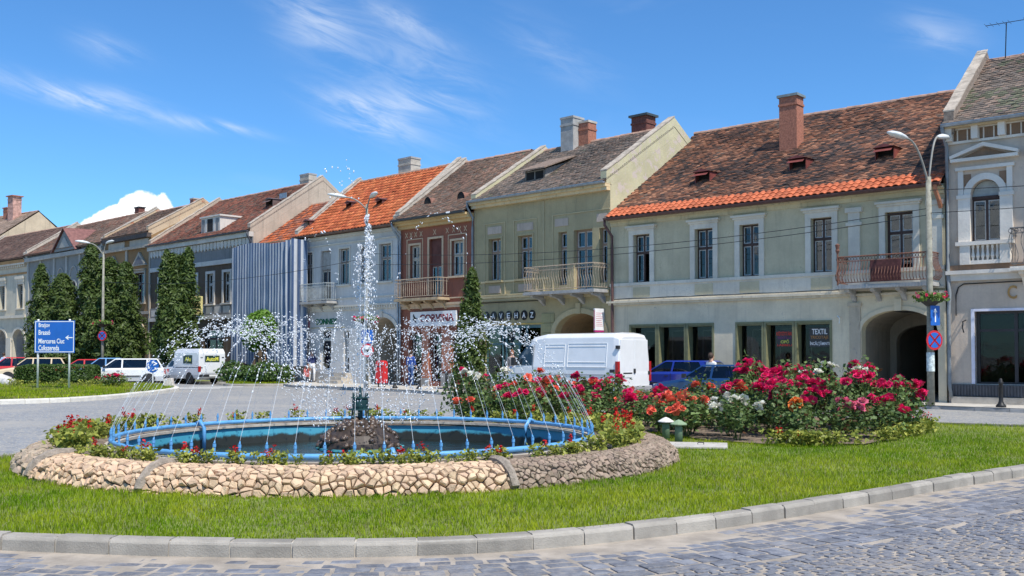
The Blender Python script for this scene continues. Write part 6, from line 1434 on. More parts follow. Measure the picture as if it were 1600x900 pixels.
WHITEP = carpaint('white_paint', (.74, .74, .73)); LBL = carpaint('light_blue_paint', (.10, .32, .62)); CREAMP = carpaint('cream_paint', (.66, .52, .33)); REDP = carpaint('red_paint', (.52, .03, .03)); BLUEP = carpaint('royal_blue_paint', (.015, .035, .26)); NAVYP = carpaint('navy_paint', (.012, .045, .13)); SKYP = carpaint('sky_blue_paint', (.14, .30, .52))
car('parked_car', 'white estate car behind the small blue roundabout sign', WHITEP, -20.9, 53.9, 192, 4.35, 1.66, 1.42, 'wagon')
car('parked_car', 'sky blue saloon car half hidden behind the white estate car', SKYP, -23.3, 57.5, 196, 4.3, 1.7, 1.44, 'sedan')
car('parked_car', 'red hatchback behind the clipped hedge', REDP, -24.9, 58.0, 196, 3.7, 1.6, 1.36, 'hatch')
car('parked_car', 'cream coloured car standing behind the direction sign', CREAMP, -28.4, 59.4, 193, 4.0, 1.62, 1.44, 'wagon')
car('parked_car', 'red car beyond the cream coloured car', REDP, -31.0, 62.2, 193, 4.2, 1.65, 1.46, 'hatch')
car('parked_car', 'bright light blue car at the far left edge', LBL, -34.4, 65.2, 12, 4.2, 1.68, 1.46, 'sedan')
bc = car('parked_car', 'royal blue hatchback parked just right of the white van', BLUEP, 6.2, 36.9, 139, 3.9, 1.64, 1.32, 'hatch'); bc.location.z = .12
car('parked_car', 'dark navy car behind the roses in front of the shop windows', NAVYP, 6.75, 32.2, 142, 4.3, 1.7, 1.34, 'sedan')

def van():
    t_ = thing('delivery_van', 'white panel van parked in front of the coffee house arch', 'van', (2.12, 37.07, 0), radians(138)); L, w, H = 5.85, .98, 2.42; h2 = L/2
    pf = WHITEP; W2 = []
    # (x, bottom, top, half width at waist, half width at roof)
    for xx, b0, z1, ww, wr_ in ((h2, .45, .80, w*.80, w*.66), (h2-.12, .35, 1.02, w*.92, w*.80), (h2-.75, .32, 1.18, w*.98, w*.88), (h2-.9, .32, 1.28, w, w*.86), (h2-1.55, .32, 2.05, w, w*.80), (h2-1.85, .32, 2.32, w, w*.84), (h2-2.5, .32, H, w, w*.88), (-h2+.25, .32, H, w, w*.88), (-h2+.05, .34, H-.06, w*.985, w*.85), (-h2, .36, H-.14, w*.97, w*.82)):
        zw = min(1.2, z1-.12); W2.append([(xx, -ww*.95, b0), (xx, -ww, .62), (xx, -ww, zw), (xx, -wr_-.05*(ww-wr_), max(z1-.16, zw+.02)), (xx, -wr_*.84, z1-.02), (xx, -wr_*.4, z1+.012), (xx, wr_*.4, z1+.012), (xx, wr_*.84, z1-.02), (xx, wr_+.05*(ww-wr_), max(z1-.16, zw+.02)), (xx, ww, zw), (xx, ww, .62), (xx, ww*.95, b0)])
    loft(W2).build('body', pf, t_, bevel=.02)
    for s in (-1, 1):
        def Sd(xx, z): return (xx, s*(w-.12*w*max(0, (z-1.2))/(H-.16-1.2)+.006), z)
        for a, b_, z0, z1 in ((.40, -.55, 1.22, 2.02), (-.68, -2.42, 1.22, 2.05)):   # pressed panels
            fr = MB()
            for p, q in (((a, z0), (b_, z0)), ((b_, z0), (b_, z1)), ((b_, z1), (a, z1)), ((a, z1), (a, z0)), ((a-.05, z0+.17), (b_+.05, z0+.17)), ((a-.05, z1-.10), (b_+.05, z1-.10))): fr.tube([Sd(*p), Sd((p[0]+q[0])/2, (p[1]+q[1])/2), Sd(*q)], .014, 5)
            fr.build('side_panel', pf, t_)
        MB().add([Sd(h2-1.02, 1.27), Sd(h2-1.95, 1.25), Sd(h2-1.95, 1.98), Sd(h2-1.62, 1.98)], [(0, 1, 2, 3)]).build('side_window', CARGL, t_)
        MB().tube([Sd(h2-1.99, .5), Sd(h2-1.99, 1.2), Sd(h2-1.99, 2.1)], .008, 4).build('door_seam', TRIMB, t_); MB().box(-h2+.2, h2-.9, s*w-.012, s*w+.014, .92, .97).build('side_strip', mat('grey_strip', (.4, .4, .41), .6, .1), t_)
        MB().box(-h2+.14, -h2+.34, s*w-.01, s*w+.012, 1.03, 1.14).build('fuel_flap', TRIMB, t_)
        MB().box(-h2-.012, -h2+.10, s*w*.97-.09, s*w*.97+.045, .72, 1.42).build('taillight', REDL, t_)
        MB().box(h2-.16, h2-.02, s*w*.66-.18, s*w*.66+.14, .78, .96).build('headlight', CLRL, t_)
        MB().box(h2-1.25, h2-1.1, s*(w+.04), s*(w+.22), 1.25, 1.55).build('mirror', TRIMB, t_)
        for z in (.95, 1.85): MB().box(-h2-.02, -h2+.10, s*(w*.93)-.05, s*(w*.93)+.06, z, z+.12).build('hinge', TRIMB, t_)
        for xx in (1.75, -1.45): wheel(t_, xx, s*(w-.12), .34, .22); arch(t_, xx, s*w, .42, w)
        MB().box(-h2-.012, -h2+.01, min(s*.03, s*w*.84), max(s*.03, s*w*.84), .52, 2.18).build('rear_door', pf, t_, bevel=.02)
    MB().add([(h2-.93, -.78, 1.32), (h2-.93, .78, 1.32), (h2-1.56, .70, 2.08), (h2-1.56, -.70, 2.08)], [(0, 1, 2, 3)]).build('windscreen', CARGL, t_)
    MB().box(-h2-.03, -h2-.013, -.06, .06, 1.0, 1.16).build('door_handle', TRIMB, t_); MB().box(-h2-.03, -h2-.014, .15, .67, .86, .98).build('number_plate', PLATE, t_); MB().box(-h2-.035, -h2-.014, .15, .67, .985, 1.03).build('plate_light', TRIMB, t_)
    bm = MB(); bm.box(-h2-.14, -h2+.08, -w*.95, w*.95, .38, .56); bm.box(h2-.1, h2+.07, -w*.9, w*.9, .4, .6); bm.build('bumper', mat('grey_bumper', (.3, .3, .31), .7, .1), t_, bevel=.03)
van()
def pickup():
    t_ = thing('pickup_truck', 'white pickup with boxy canopy and yellow lettering on dark panels', 'pickup truck', (-18.15, 56.2, 0), radians(139)); L, w = 4.6, .82; h2 = L/2; S_ = []
    for xx, b0, z1, ww in ((h2, .5, .66, w*.86), (h2-.06, .42, .74, w*.94), (h2-.3, .3, .82, w), (h2-1.15, .3, .92, w), (0, .3, .95, w), (-h2+.05, .34, .95, w), (-h2, .4, .93, w*.98)): S_.append([(xx, -ww*.92, b0), (xx, -ww, b0+.2), (xx, -ww, z1-.08), (xx, -ww*.92, z1), (xx, ww*.92, z1), (xx, ww, z1-.08), (xx, ww, b0+.2), (xx, ww*.92, b0)])
    loft(S_).build('body', carpaint('pickup_silver_white', (.60, .61, .63)), t_, bevel=.02)
    c = MB(); c.add([(h2-1.1, -.72, .93), (h2-1.1, .72, .93), (.25, .78, .93), (.25, -.78, .93), (h2-1.65, -.62, 1.42), (h2-1.65, .62, 1.42), (.25, .64, 1.44), (.25, -.64, 1.44)], [(0, 1, 5, 4), (1, 2, 6, 5), (2, 3, 7, 6), (3, 0, 4, 7), (4, 5, 6, 7)]); c.build('cab', WHITEP, t_)
    for s in (-1, 1): MB().add([(h2-1.28, s*.755, .98), (.32, s*.79, .98), (.32, s*.672, 1.38), (h2-1.66, s*.655, 1.38)], [(0, 1, 2, 3)]).build('side_window', CARGL, t_)
    MB().add([(h2-1.08, -.64, .98), (h2-1.08, .64, .98), (h2-1.60, .58, 1.38), (h2-1.60, -.58, 1.38)], [(0, 1, 2, 3)]).build('windscreen', CARGL, t_)
    b = MB(); b.add([(.28, -w, .95), (.28, w, .95), (-h2, w, .95), (-h2, -w, .95), (.20, -w, 1.72), (.20, w, 1.72), (-h2, w, 1.72), (-h2, -w, 1.72), (.0, -w*.9, 1.95), (.0, w*.9, 1.95), (-h2+.06, w*.9, 1.95), (-h2+.06, -w*.9, 1.95)], [(0, 1, 5, 4), (1, 2, 6, 5), (2, 3, 7, 6), (3, 0, 4, 7), (4, 5, 9, 8), (5, 6, 10, 9), (6, 7, 11, 10), (7, 4, 8, 11), (8, 9, 10, 11)]); b.build('canopy', WHITEP, t_, bevel=.03)
    MB().box(-h2-.012, -h2+.01, -w*.93, w*.93, .62, 1.70).build('rear_door', WHITEP, t_, bevel=.015)
    YEL = mat('yellow_lettering', (.75, .72, .10)); BG = mat('dark_green_panel', (.02, .045, .03), .4, .2)
    p = MB().box(-h2-.022, -h2-.013, -.45, .45, 1.22, 1.58).build('lettering_panel', BG, t_); lettering('auto', .74, .22, YEL, p, lambda x, y, q: (-h2-.024-q, .38-x, 1.28+y))
    p = MB().box(-1.65, -.75, w+.002, w+.012, 1.14, 1.60).build('lettering_panel', BG, t_); lettering('alu', .6, .24, YEL, p, lambda x, y, q: (-.92-x, w+.014+q, 1.26+y)); 
    for s in (-1, 1):
        MB().box(-h2-.02, -h2+.06, s*w*.93-.07, s*w*.93+.07, .70, 1.0).build('taillight', REDL, t_)
        for xx in (1.45, -1.35): wheel(t_, xx, s*(w-.10), .31); arch(t_, xx, s*w, .37, w)
        MB().box(h2-.1, h2-.0, s*.6-.14, s*.6+.14, .58, .72).build('headlight', CLRL, t_)
        for z in (.9, 1.45): MB().box(-h2-.03, -h2-.013, s*.66-.06, s*.66+.06, z, z+.05).build('hinge', TRIMB, t_)
    MB().box(-h2-.13, -h2+.05, -w*.95, w*.95, .42, .56).build('bumper', TRIMB, t_); MB().box(-h2-.14, -h2-.131, -.25, .25, .44, .54).build('number_plate', PLATE, t_)
pickup()

# ================================================================== PEOPLE
SKIN = mat('skin', (.52, .30, .21), .6, .08, 6); HAIRB = mat('brown_hair', (.06, .035, .022), .7, .3, 30); HAIRG = mat('red_brown_hair', (.20, .08, .04), .7, .3, 30); SHOE = mat('dark_shoes', (.03, .025, .022), .6, .2)
def person_mesh(pose, shirt, legs, sleeve=True, skirt=False):
    V = []; Ed = []; R = []; K = []
    def chain(pts, start=None):
        prev = start
        for p in pts:
            V.append(p[:3]); R.append(p[3]); K.append(p[4])
            if prev is not None: Ed.append((prev, len(V)-1))
            prev = len(V)-1
        return prev
    st = {'walk': .24, 'stand': .04}[pose]
    pel = chain([(0, 0, .95, .135, 'l')]); ch = chain([(0, -.01, 1.10, .125, 's'), (0, -.015, 1.26, .145, 's'), (0, 0, 1.38, .125, 's')], pel)
    nk = chain([(0, 0, 1.46, .055, 'k'), (0, -.012, 1.53, .072, 'k'), (0, -.02, 1.60, .088, 'k'), (0, -.012, 1.67, .075, 'k')], ch)
    chain([(0, -.112, 1.585, .016, 'k')], nk-1)
    for s in (-1, 1):
        f = st*s; k = chain([(s*.09, 0, .90, .10, 'l'), (s*.10, -f*.6, .50, .066, 'l'), (s*.105, -f*.4 if f < 0 else -f, .10, .045, 'l'), (s*.11, (-f*.4 if f < 0 else -f)-.13, .045, .04, 'f')], pel)
        if s < 0: pass
        w = chain([(s*.185, 0, 1.37, .062, 's'), (s*.225, f*.5, 1.12, .046, 's' if sleeve else 'k'), (s*.235, f*.9-.08, .90, .034, 's' if sleeve == 2 else 'k'), (s*.235, f*1.0-.11, .835, .030, 'k')], ch)
        for i, (dx, ln) in enumerate(((-.028, .075), (-.009, .088), (.010, .082), (.028, .062))):
            chain([(s*(.235+dx), f*1.0-.118, .80, .0105, 'k'), (s*(.235+dx*1.1), f*1.0-.125, .80-ln*.6, .0095, 'k'), (s*(.232+dx*1.1), f*1.0-.135, .80-ln, .008, 'k')], w)
        chain([(s*.205, f*1.0-.135, .825, .011, 'k'), (s*.195, f*1.0-.155, .79, .0095, 'k')], w)
    me = bpy.data.meshes.new('body'); me.from_pydata(V, Ed, []); o = bpy.data.objects.new('tmp', me); COL.objects.link(o)
    md = o.modifiers.new('skin', 'SKIN'); sv_ = me.skin_vertices[0].data
    for i, r_ in enumerate(R): sv_[i].radius = (r_*(1.25 if K[i] == 's' and abs(V[i][0]) < .05 or (i == 0) else 1), r_*(.82 if K[i] == 's' and abs(V[i][0]) < .05 else 1)); sv_[i].use_root = (i == 0)
    su = o.modifiers.new('sub', 'SUBSURF'); su.levels = 2; su.render_levels = 2
    return o, np.array(V), K, (shirt, legs)
def person(label, x, y, z, heading, pose, shirt, legs, hair=HAIRB, scale=1., sleeve=True, bag=None):
    o, V, K, mm = person_mesh(pose, shirt, legs, sleeve); dg = bpy.context.evaluated_depsgraph_get(); me = bpy.data.meshes.new_from_object(o.evaluated_get(dg)); bpy.data.objects.remove(o)
    me.name = 'body'; me.materials.clear()
    for m_ in (SKIN, shirt, legs, SHOE): me.materials.append(m_)
    idx = {'k': 0, 's': 1, 'l': 2, 'f': 3}; co = np.empty(len(me.vertices)*3, np.float32); me.vertices.foreach_get('co', co); co = co.reshape(-1, 3)
    for p in me.polygons:
        c = co[list(p.vertices)].mean(0); j = int(np.argmin(((V-c)**2).sum(1))); p.material_index = idx[K[j]] if not (c[2] < .07) else 3; p.use_smooth = True
    t_ = thing('person', label, 'person', (x, y, z), radians(heading)); t_.scale = (scale,)*3; link('body', me, t_)
    hb = MB(); hb.ball((0, .018, 1.635), .108, 12, 8, (.92, 1.0, 1.05)); hb2 = MB().add([(a, b, c) if not (b < -.045 and c < 1.66) else (a*.8, b*.4+.02, c) for a, b, c in hb.v], hb.f); hb2.build('hair', hair, t_, smooth=True)
    for s in (-1, 1): MB().ball((s*.033, -.098, 1.615), .011, 6, 4).build('eye', SHOE, t_)
    return t_
BLUS = mat('navy_top', (.03, .04, .12), .9, .2, 8); WPANT = mat('white_trousers', (.70, .68, .66), .9, .1, 8); LBS = mat('light_blue_shirt', (.45, .56, .72), .9, .15, 8); JEAN = mat('blue_jeans', (.05, .11, .28), .9, .2, 10); BLUT = mat('blue_tshirt', (.04, .10, .38), .9, .2); PINKT = mat('pink_top', (.6, .3, .28), .9, .2); WSH = mat('white_shirt', (.8, .79, .76), .9, .1); DKP = mat('dark_trousers', (.04, .04, .045), .9, .2)
# heading 0 faces -y (the camera)
person('woman in navy top and white trousers walking past the blue house', -10.92, 54.6, .12, 200, 'walk', BLUS, WPANT, HAIRG)
tag(MB().box(-11.36, -11.10, 54.52, 54.70, .42, .86).tube([(-11.33, 54.61, .86), (-11.28, 54.61, 1.0), (-11.18, 54.61, 1.0), (-11.13, 54.61, .86)], .012, 5).build('shopping_bag', mat('red_white_bag', (.55, .14, .12), .7, .5, 9)), 'red patterned shopping bag beside the walking woman', 'bag')
person('person in pink top at the right end of the striped sheet', -12.3, 55.4, .12, 190, 'stand', PINKT, DKP)
person('man in blue shirt and jeans standing by the red house door', -4.9, 48.4, .12, 150, 'stand', BLUT, JEAN)
person('person in light blue shirt behind the white estate car', -21.9, 62.2, .0, 170, 'walk', LBS, JEAN)
person('person in pale blue shirt at the far left behind the parked cars', -35.6, 70.0, .0, 160, 'walk', LBS, DKP)
person('person in white shirt seen from behind the navy car', 6.9, 34.6, .0, 120, 'stand', WSH, DKP, scale=.99)
person('person in grey top in front of the van near the coffee house', .0, 42.6, .12, 20, 'stand', mat('grey_top', (.17, .17, .18), .9, .2), JEAN, HAIRG)

# ================================================================== STREET FURNITURE
CONC = mat('lamp_post_concrete', (.26, .25, .20), .9, .25, 8, .3, 40); LAMPW = mat('lamp_head', (.62, .64, .63), .4, .1, 5); LENS = mat('lamp_lens', (.35, .36, .33), .3, .1)
def lamp(label, x, y, z, H, arms, r0=.13, r1=.08, band=None):
    t_ = thing('street_lamp', label, 'street lamp', (x, y, z)); MB().tube([(0, 0, 0), (0, 0, H*.35), (0, 0, H)], [r0, r0*.85, r1], 14).build('post', CONC, t_, smooth=True)
    for ax, ay, up in arms:
        P = [(ax*f, ay*f, H-.25+up*(1-(1-f)**2.2)) for f in np.linspace(0, 1, 9)]; a = MB().tube(P, .032, 7).build('arm', mat('lamp_arm', (.26, .25, .22), .6, .2), t_, smooth=True)
        e = np.array(P[-1]); d = np.array([ax, ay, 0.])/hypot(ax, ay); sd = np.array([-d[1], d[0], 0]); vs = []; fs = []; n = 8
        for k, (f, w, hh) in enumerate(((-.05, .05, .05), (.1, .1, .09), (.35, .145, .12), (.6, .13, .10), (.78, .05, .04))):
            for j in range(n): q = 2*pi*j/n; vs.append(e+d*f+sd*w*cos(q)+np.array([0, 0, hh*max(sin(q), -.35)+f*.12]))
        for k in range(4):
            for j in range(n): fs.append((k*n+j, k*n+(j+1) % n, (k+1)*n+(j+1) % n, (k+1)*n+j))
        fs += [tuple(range(n))[::-1], tuple(range(4*n, 5*n))]; MB().add(vs, fs).build('lamp_head', LAMPW, t_, smooth=True)
        lv = [e+d*f+sd*w*cos(2*pi*j/n)+np.array([0, 0, -.045+f*.12-.02*abs(sin(2*pi*j/n))]) for f, w in ((.37, .11),) for j in range(n)]; MB().add([tuple(p*1.0+d*.16*cos(2*pi*j/n)) for j, p in enumerate(lv)], [tuple(range(n))]).build('lens', LENS, t_)
    return t_
lamp('twin-armed concrete street lamp by the carriage arch on the right', 12.80, 30.55, .12, 7.0, ((-.85, -.45, 1.35), (.55, .55, 1.6)), .115, .08)
lamp('tall twin-armed street lamp behind the fountain jet', -6.55, 44.9, .12, 8.3, ((-.95, -.2, .55), (.25, -.5, .5)), .10, .055)
lamp('twin-armed street lamp between the left conifers', -24.6, 60.0, .0, 7.8, ((-.75, -.3, .75), (.25, -.2, .75)), .10, .055)
POSTW = mat('white_post_paint', (.74, .74, .73), .5, .08, 6); SBLUE = mat('sign_blue', (.015, .12, .46), .4, .06, 3); SWHT = mat('sign_white', (.82, .83, .84), .4, .05, 3); SRED = mat('sign_red', (.50, .02, .03), .4, .06, 3); SBACK = mat('sign_back', (.3, .3, .31), .5, .1, metal=.4)
def disc(b, c, r, y0, y1, n=24): b.prism([(c[0]+r*cos(2*pi*j/n), c[1]+r*sin(2*pi*j/n)) for j in range(n)], lambda p, q, w: (p, w, q), y0, y1); return b
# direction sign
t_ = thing('direction_sign', 'large blue direction sign on two white posts reading Braşov and Miercurea Ciuc', 'sign', (-20.1, 43.9, .1), radians(-6))
for xx in (-.80, .66): MB().tube([(xx, .04, 0), (xx, .04, 3.1)], .045, 10).build('post', POSTW, t_, smooth=True)
pn = MB().box(-.93, .93, -.03, -.01, 1.62, 3.04).build('panel', SBLUE, t_); bd = MB(); i_ = .045
for q in ((-.90, .90, 1.65, 1.68), (-.90, .90, 2.98, 3.01), (-.90, -.87, 1.68, 2.98), (.87, .90, 1.68, 2.98)): bd.box(q[0], q[1], -.036, -.031, q[2], q[3])
bd.build('border', SWHT, pn)
for k, z0, w_ in (('b1', 2.70, .52), ('b2', 2.41, .54), ('b3', 2.03, 1.20), ('b4', 1.72, .96)): lettering(k, w_, .24 if k in ('b1', 'b4') else .22, SWHT, pn, lambda x, y, q, z0=z0: (-.74+x, -.034-q*.3, z0+y))
ar = MB(); ar.box(.52, .84, -.037, -.031, 2.27, 2.31); ar.prism([(.50, 2.29), (.64, 2.39), (.66, 2.36), (.58, 2.29), (.66, 2.22), (.64, 2.19)], lambda p, q, w: (p, w, q), -.0372, -.031); ar.build('arrow', SWHT, pn)
# roundabout sign
t_ = thing('roundabout_sign', 'small round blue sign with white arrows at the tip of the traffic island', 'sign', (-18.2, 50.6, .1), radians(-8)); MB().tube([(0, .03, 0), (0, .03, .95)], .03, 8).build('post', POSTW, t_); disc(MB(), (0, .95), .33, -.02, 0).build('disc', SBLUE, t_); ar = MB()
for k in range(3):
    a = 2*pi*k/3+.5; q = [(.22*cos(a+t)*1, .22*sin(a+t)) for t in (0, .3, .6, .9)]; ar.tube([(p[0], -.026, .95+p[1]) for p in q], .026, 5); d_ = (.22*cos(a+1.3), .22*sin(a+1.3)); pr_ = [(.30*cos(a+.85), .30*sin(a+.85)), d_, (.12*cos(a+.85), .12*sin(a+.85))]; ar.prism([(p, .95+q_) for p, q_ in pr_], lambda p, q_, w: (p, w, q_), -.03, -.021)
ar.build('arrows', SWHT, t_)
tag(MB().add([(-16.15, 46.35, .12), (-15.7, 46.3, .12), (-15.72, 46.65, .12), (-16.12, 46.7, .12), (-16.18, 46.35, .52), (-15.78, 46.3, .56), (-15.78, 46.62, .55), (-16.14, 46.66, .52)], [(0, 3, 2, 1), (4, 5, 6, 7), (0, 1, 5, 4), (1, 2, 6, 5), (2, 3, 7, 6), (3, 0, 4, 7)]).build('kerb_marker', mat('faded_marker', (.62, .56, .50), .9, .3, 9), bevel=.02), 'faded white marker block at the tip of the traffic island', 'marker')
# signs on the posts (each its own thing)
def nostop(label, x, y, z, rz):
    s_ = thing('no_stopping_sign', label, 'sign', (x, y, z), rz); disc(MB(), (0, 0), .30, -.012, 0).build('disc', SRED, s_); disc(MB(), (0, 0), .235, -.018, -.0125).build('field', SBLUE, s_); b = MB()
    for sg_ in (-1, 1): b.add([(-.19, -.022, -.15*sg_), (-.15, -.022, -.19*sg_), (.19, -.022, .15*sg_), (.15, -.022, .19*sg_)], [(0, 1, 2, 3), (3, 2, 1, 0)])
    b.build('cross', SRED, s_)
nostop('round red and blue no stopping sign on the right-hand lamp post', 12.84, 30.36, 2.10, radians(18)); nostop('round red and blue no stopping sign on the left-hand lamp post', -24.55, 59.8, 2.75, radians(-10))
s_ = thing('one_way_sign', 'blue rectangular sign with white upward arrow on the right-hand lamp post', 'sign', (12.86, 30.37, 2.55), radians(18)); MB().box(-.15, .19, -.012, 0, -.0, .60).build('panel', SBLUE, s_); b = MB(); b.box(-.0, .04, -.017, -.0125, .10, .42); b.prism([(-.05, .40), (.09, .40), (.02, .53)], lambda p, q, w: (p, w, q), -.0175, -.0125); b.build('arrow', SWHT, s_)
s_ = thing('poster', 'torn pale posters wrapped round the right-hand lamp post', 'poster', (12.80, 30.55, 1.15)); MB().lathe([(.118, 0), (.116, .58)], 20, (0, 0, 0), False).build('sheet', mat('torn_poster', (.55, .62, .60), .8, .5, 9), s_)
def basket(label, x, y, z, R, seed):
    t_ = thing('flower_basket', label, 'flower basket', (x, y, z)); MB().lathe([(.12, -.18), (R*.8, 0), (R*.85, .03)], 14, (0, 0, 0)).build('bowl', mat('dark_bowl', (.05, .045, .04), .8, .3), t_); r = np.random.default_rng(seed); P, U = bush_points(420, r, R*1.15, R*1.15, .34, -.08, .4)
    k = r.random((420, 1)); c = np.array([.07, .14, .025])*(1-k)+np.array([.18, .28, .05])*k; V, F, cc = leaf_quads(P, .085, r, .3, c, 1.2, U); link('foliage', fast_mesh('foliage', V, F, cc, LEAF), t_, 'stuff')
    for k in range(16): a = random.random()*6.28; o = link('bloom', random.choice(BLO['pink'] if k % 3 else BLO['crimson']), t_); o.location = (R*1.1*cos(a), R*1.1*sin(a), random.uniform(-.05, .25)); o.scale = (.06,)*3; o.rotation_euler = (random.random()*2, random.random()*2, 0)
basket('flower basket of pink geraniums round the right-hand lamp post', 12.80, 30.5, 3.32, .42, 1); basket('flower basket with pink flowers on the lamp post behind the fountain', -6.55, 44.9, 3.15, .5, 2); basket('flower basket on the lamp post between the left conifers', -24.6, 60, 3.45, .5, 3)
s_ = thing('pedestrian_crossing_sign', 'square blue pedestrian crossing sign on the lamp post behind the fountain', 'sign', (-6.50, 44.74, 2.15), radians(-8)); MB().box(-.25, .29, -.015, 0, 0, .60).build('panel', SBLUE, s_); MB().prism([(-.18, .06), (.22, .06), (.02, .50)], lambda p, q, w: (p, w, q), -.021, -.0155).build('triangle', SWHT, s_); b = MB(); b.tube([(.02, -.024, .34), (.02, -.024, .20)], .025, 5); b.tube([(.02, -.024, .2), (-.05, -.024, .09)], .016, 5); b.tube([(.02, -.024, .2), (.08, -.024, .09)], .016, 5); b.ball((.02, -.024, .38), .03, 6, 4); b.build('walking_figure', IRON, s_)
s_ = thing('no_horse_carts_sign', 'round white sign with red border below the crossing sign', 'sign', (-6.50, 44.74, 1.84), radians(-8)); disc(MB(), (.02, 0), .30, -.015, 0).build('disc', SRED, s_); disc(MB(), (.02, 0), .225, -.02, -.0155).build('field', SWHT, s_); b = MB(); b.box(-.13, .05, -.026, -.0205, -.03, .04); b.tube([(.07, -.023, -.06), (.10, -.023, .06)], .022, 5); disc(b, (-.09, -.07), .045, -.026, -.0205, 10); disc(b, (.03, -.07), .045, -.026, -.0205, 10); b.build('cart_symbol', IRON, s_)
# red post box
t_ = thing('post_box', 'tall red post box on the pavement behind the fountain', 'post box', (-6.12, 46.9, .12), radians(-30)); b = MB(); b.box(-.24, .24, -.17, .17, .18, 1.12); b.prism([(-.24, 1.12), (.24, 1.12), (.2, 1.2), (.1, 1.24), (-.1, 1.24), (-.2, 1.2)], lambda p, q, w: (p, w, q), -.17, .17); b.build('body', mat('post_box_red', (.58, .03, .035), .4, .1, 4), t_, bevel=.02)
b = MB()
for xx in (-.18, .18): b.tube([(xx, 0, 0), (xx, 0, .2)], .03, 6)
b.build('legs', TRIMB, t_); MB().box(-.15, .15, -.178, -.171, .95, .99).build('slot', TRIMB, t_)
def bollard(label, x, y, h=.85):
    t_ = thing('bollard', label, 'bollard', (x, y, .12), 0, 'black bollards along the pavement'); MB().lathe([(.14, 0), (.14, .05), (.09, .10), (.06, .18), (.055, h*.8), (.075, h*.82), (.075, h*.86), (.05, h*.9), (.045, h*.96), (.015, h)], 14).build('post', IRON, t_, smooth=True); MB().lathe([(.067, 0), (.067, .03)], 14, (0, 0, h*.62)).build('band', IRON, t_)
for l, x_, y_ in (('black iron bollard in front of the right-hand shop', 14.35, 29.35), ('black bollard nearest the red post box', -5.3, 45.2), ('black bollard in front of the dark-red house door', -4.1, 44.2), ('black bollard just left of the coral roses', -2.75, 42.0)): bollard(l, x_, y_)
# projecting notice
s_ = thing('hanging_sign', 'white projecting notice with red print between the green and grey houses', 'sign', (4.03, 40.59, 0), radians(-43.9)); b = MB(); b.box(-.40, -.33, -.62, -.02, 2.62, 3.52); b.build('panel', mat('notice_white', (.78, .77, .76), .5, .08, 3), s_); MB().tube([(-.36, -.02, 3.45), (-.36, -.62, 3.48)], .02, 5).build('bracket', IRON, s_); b = MB()
for k in range(8): z_ = 3.32-k*.075; b.box(-.34, -.3295, -.56, -.56+random.uniform(.3, .48), z_, z_+.028)
b.build('red_print', mat('faded_red_print', (.55, .25, .27), .6, .2), s_); MB().box(-.402, -.328, -.622, -.018, 2.56, 2.64).build('foot_strip', mat('magenta_strip', (.42, .03, .16), .5, .1), s_)
q_ = b.v; bb = MB(); bb.box(-.395, -.335, -.628, -.6225, 2.7, 3.45); bb.build('edge_print', mat('faded_red_print', (.55, .25, .27)), s_)
s_ = thing('shop_sign', 'upright yellow shop sign projecting from the dark scalloped house', 'sign', DARKH.e.location, DARKH.e.rotation_euler.z); MB().box(7.4, 7.5, -1.05, -.25, 4.15, 5.3).build('panel', mat('yellow_sign', (.66, .58, .25), .5, .15, 4), s_); b = MB()
for k in range(4): b.box(7.5, 7.508, -.95, -.4, 4.32+k*.22, 4.42+k*.22)
b.build('print', IRON, s_); MB().tube([(7.45, -.25, 4.9), (7.45, 0, 4.9)], .03, 6).build('bracket', IRON, s_)
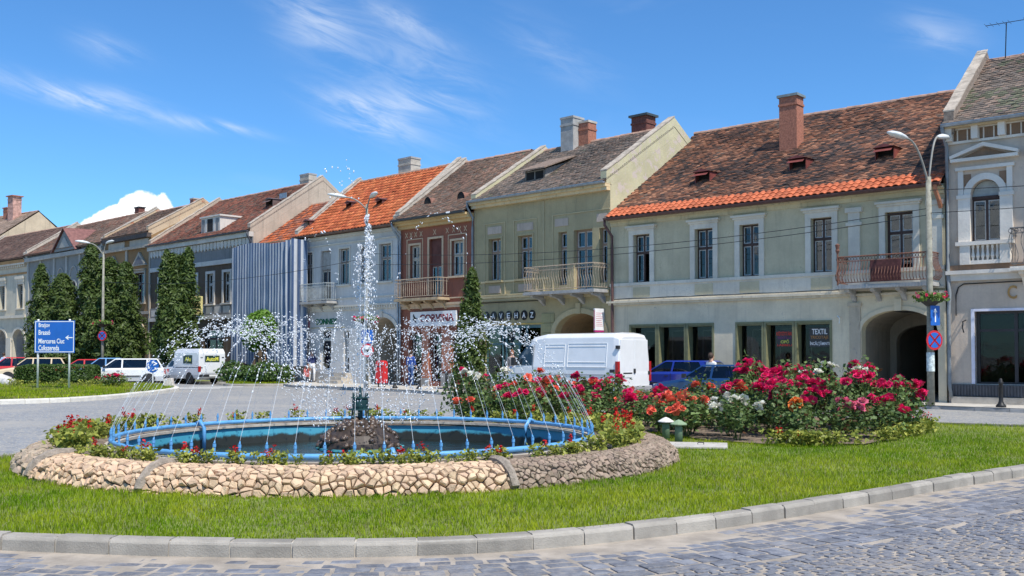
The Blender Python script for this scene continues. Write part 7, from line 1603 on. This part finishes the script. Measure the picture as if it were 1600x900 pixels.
# garden lamps and slab on the lawn
for l, x_, y_, h_, col in (('mushroom garden light with white cap on the lawn', 2.86, 18.6, .34, (.72, .68, .62)), ('mushroom garden light with green cap on the lawn', 2.98, 17.9, .34, (.25, .34, .2))):
    t_ = thing('garden_light', l, 'garden light', (x_, y_, .085)); MB().lathe([(.075, 0), (.07, h_-.06), (.055, h_)], 12).build('stem', mat('green_painted_metal', (.13, .20, .12), .6, .25), t_, smooth=True); MB().lathe([(.15, 0), (.15, .015), (.06, .07), (.01, .09)], 14, (0, 0, h_)).build('cap', mat('cap_'+l[27:32], col, .6, .2), t_)
t_ = thing('concrete_cover', 'flat concrete cover slab in the lawn beside the fountain', 'slab', (3.15, 17.25, .09), radians(-12)); MB().box(-.62, .55, -.42, .42, 0, .045).build('slab', mat('slab_concrete', (.46, .43, .38), .9, .15, 5, .3, 40), t_, bevel=.01); MB().tube([(0.05, 0, .045), (.05, 0, .08), (.15, 0, .08), (.15, 0, .045)], .01, 5).build('handle', IRON, t_)
# pale rocks by the left island
for i, (l, x_, y_, s0) in enumerate((('round white boulder at the far left behind the traffic island', -25.6, 50.3, .55), ('squarish pale boulder beside the clipped hedge', -24.6, 48.9, .45))):
    r = np.random.default_rng(i+70); o = link('boulder', fast_mesh('boulder', ICO_V*r.uniform(.8, 1.1, (12, 1))*np.array([1, .8, .75])*s0, ICO_F, None, mat('pale_boulder', (.56, .53, .5), .9, .2, 6, .4, 20))); o.location = (x_, y_, s0*.55); tag(o, l, 'boulder')
# overhead wires
def wire(label, a, b, sag=.4, r=.011):
    a, b = np.array(a, float), np.array(b, float); P = [a+(b-a)*f-np.array([0, 0, sag*4*f*(1-f)]) for f in np.linspace(0, 1, 17)]; tag(MB().tube(P, r, 5).build('overhead_wire', IRON), label, 'wire', 'overhead wires along the street')
wire('upper overhead wire from the right lamp post to the middle lamp post', (12.8, 30.5, 6.15), (-6.55, 44.85, 6.2), .55); wire('lower overhead wire from the right lamp post to the middle lamp post', (12.8, 30.5, 5.95), (-6.55, 44.85, 5.7), .45); wire('upper overhead wire leaving the frame to the right of the right lamp post', (12.8, 30.5, 6.7), (26, 20, 6.8), .3); wire('lower overhead wire leaving the frame to the right of the right lamp post', (12.8, 30.5, 6.0), (26, 20, 6.6), .3); wire('overhead wire running left from the middle lamp post', (-6.55, 44.85, 6.0), (-24.6, 60, 6.0), .5)
SC.render.engine = 'CYCLES'; SC.cycles.max_bounces = 4; SC.cycles.diffuse_bounces = 3; SC.cycles.transparent_max_bounces = 8
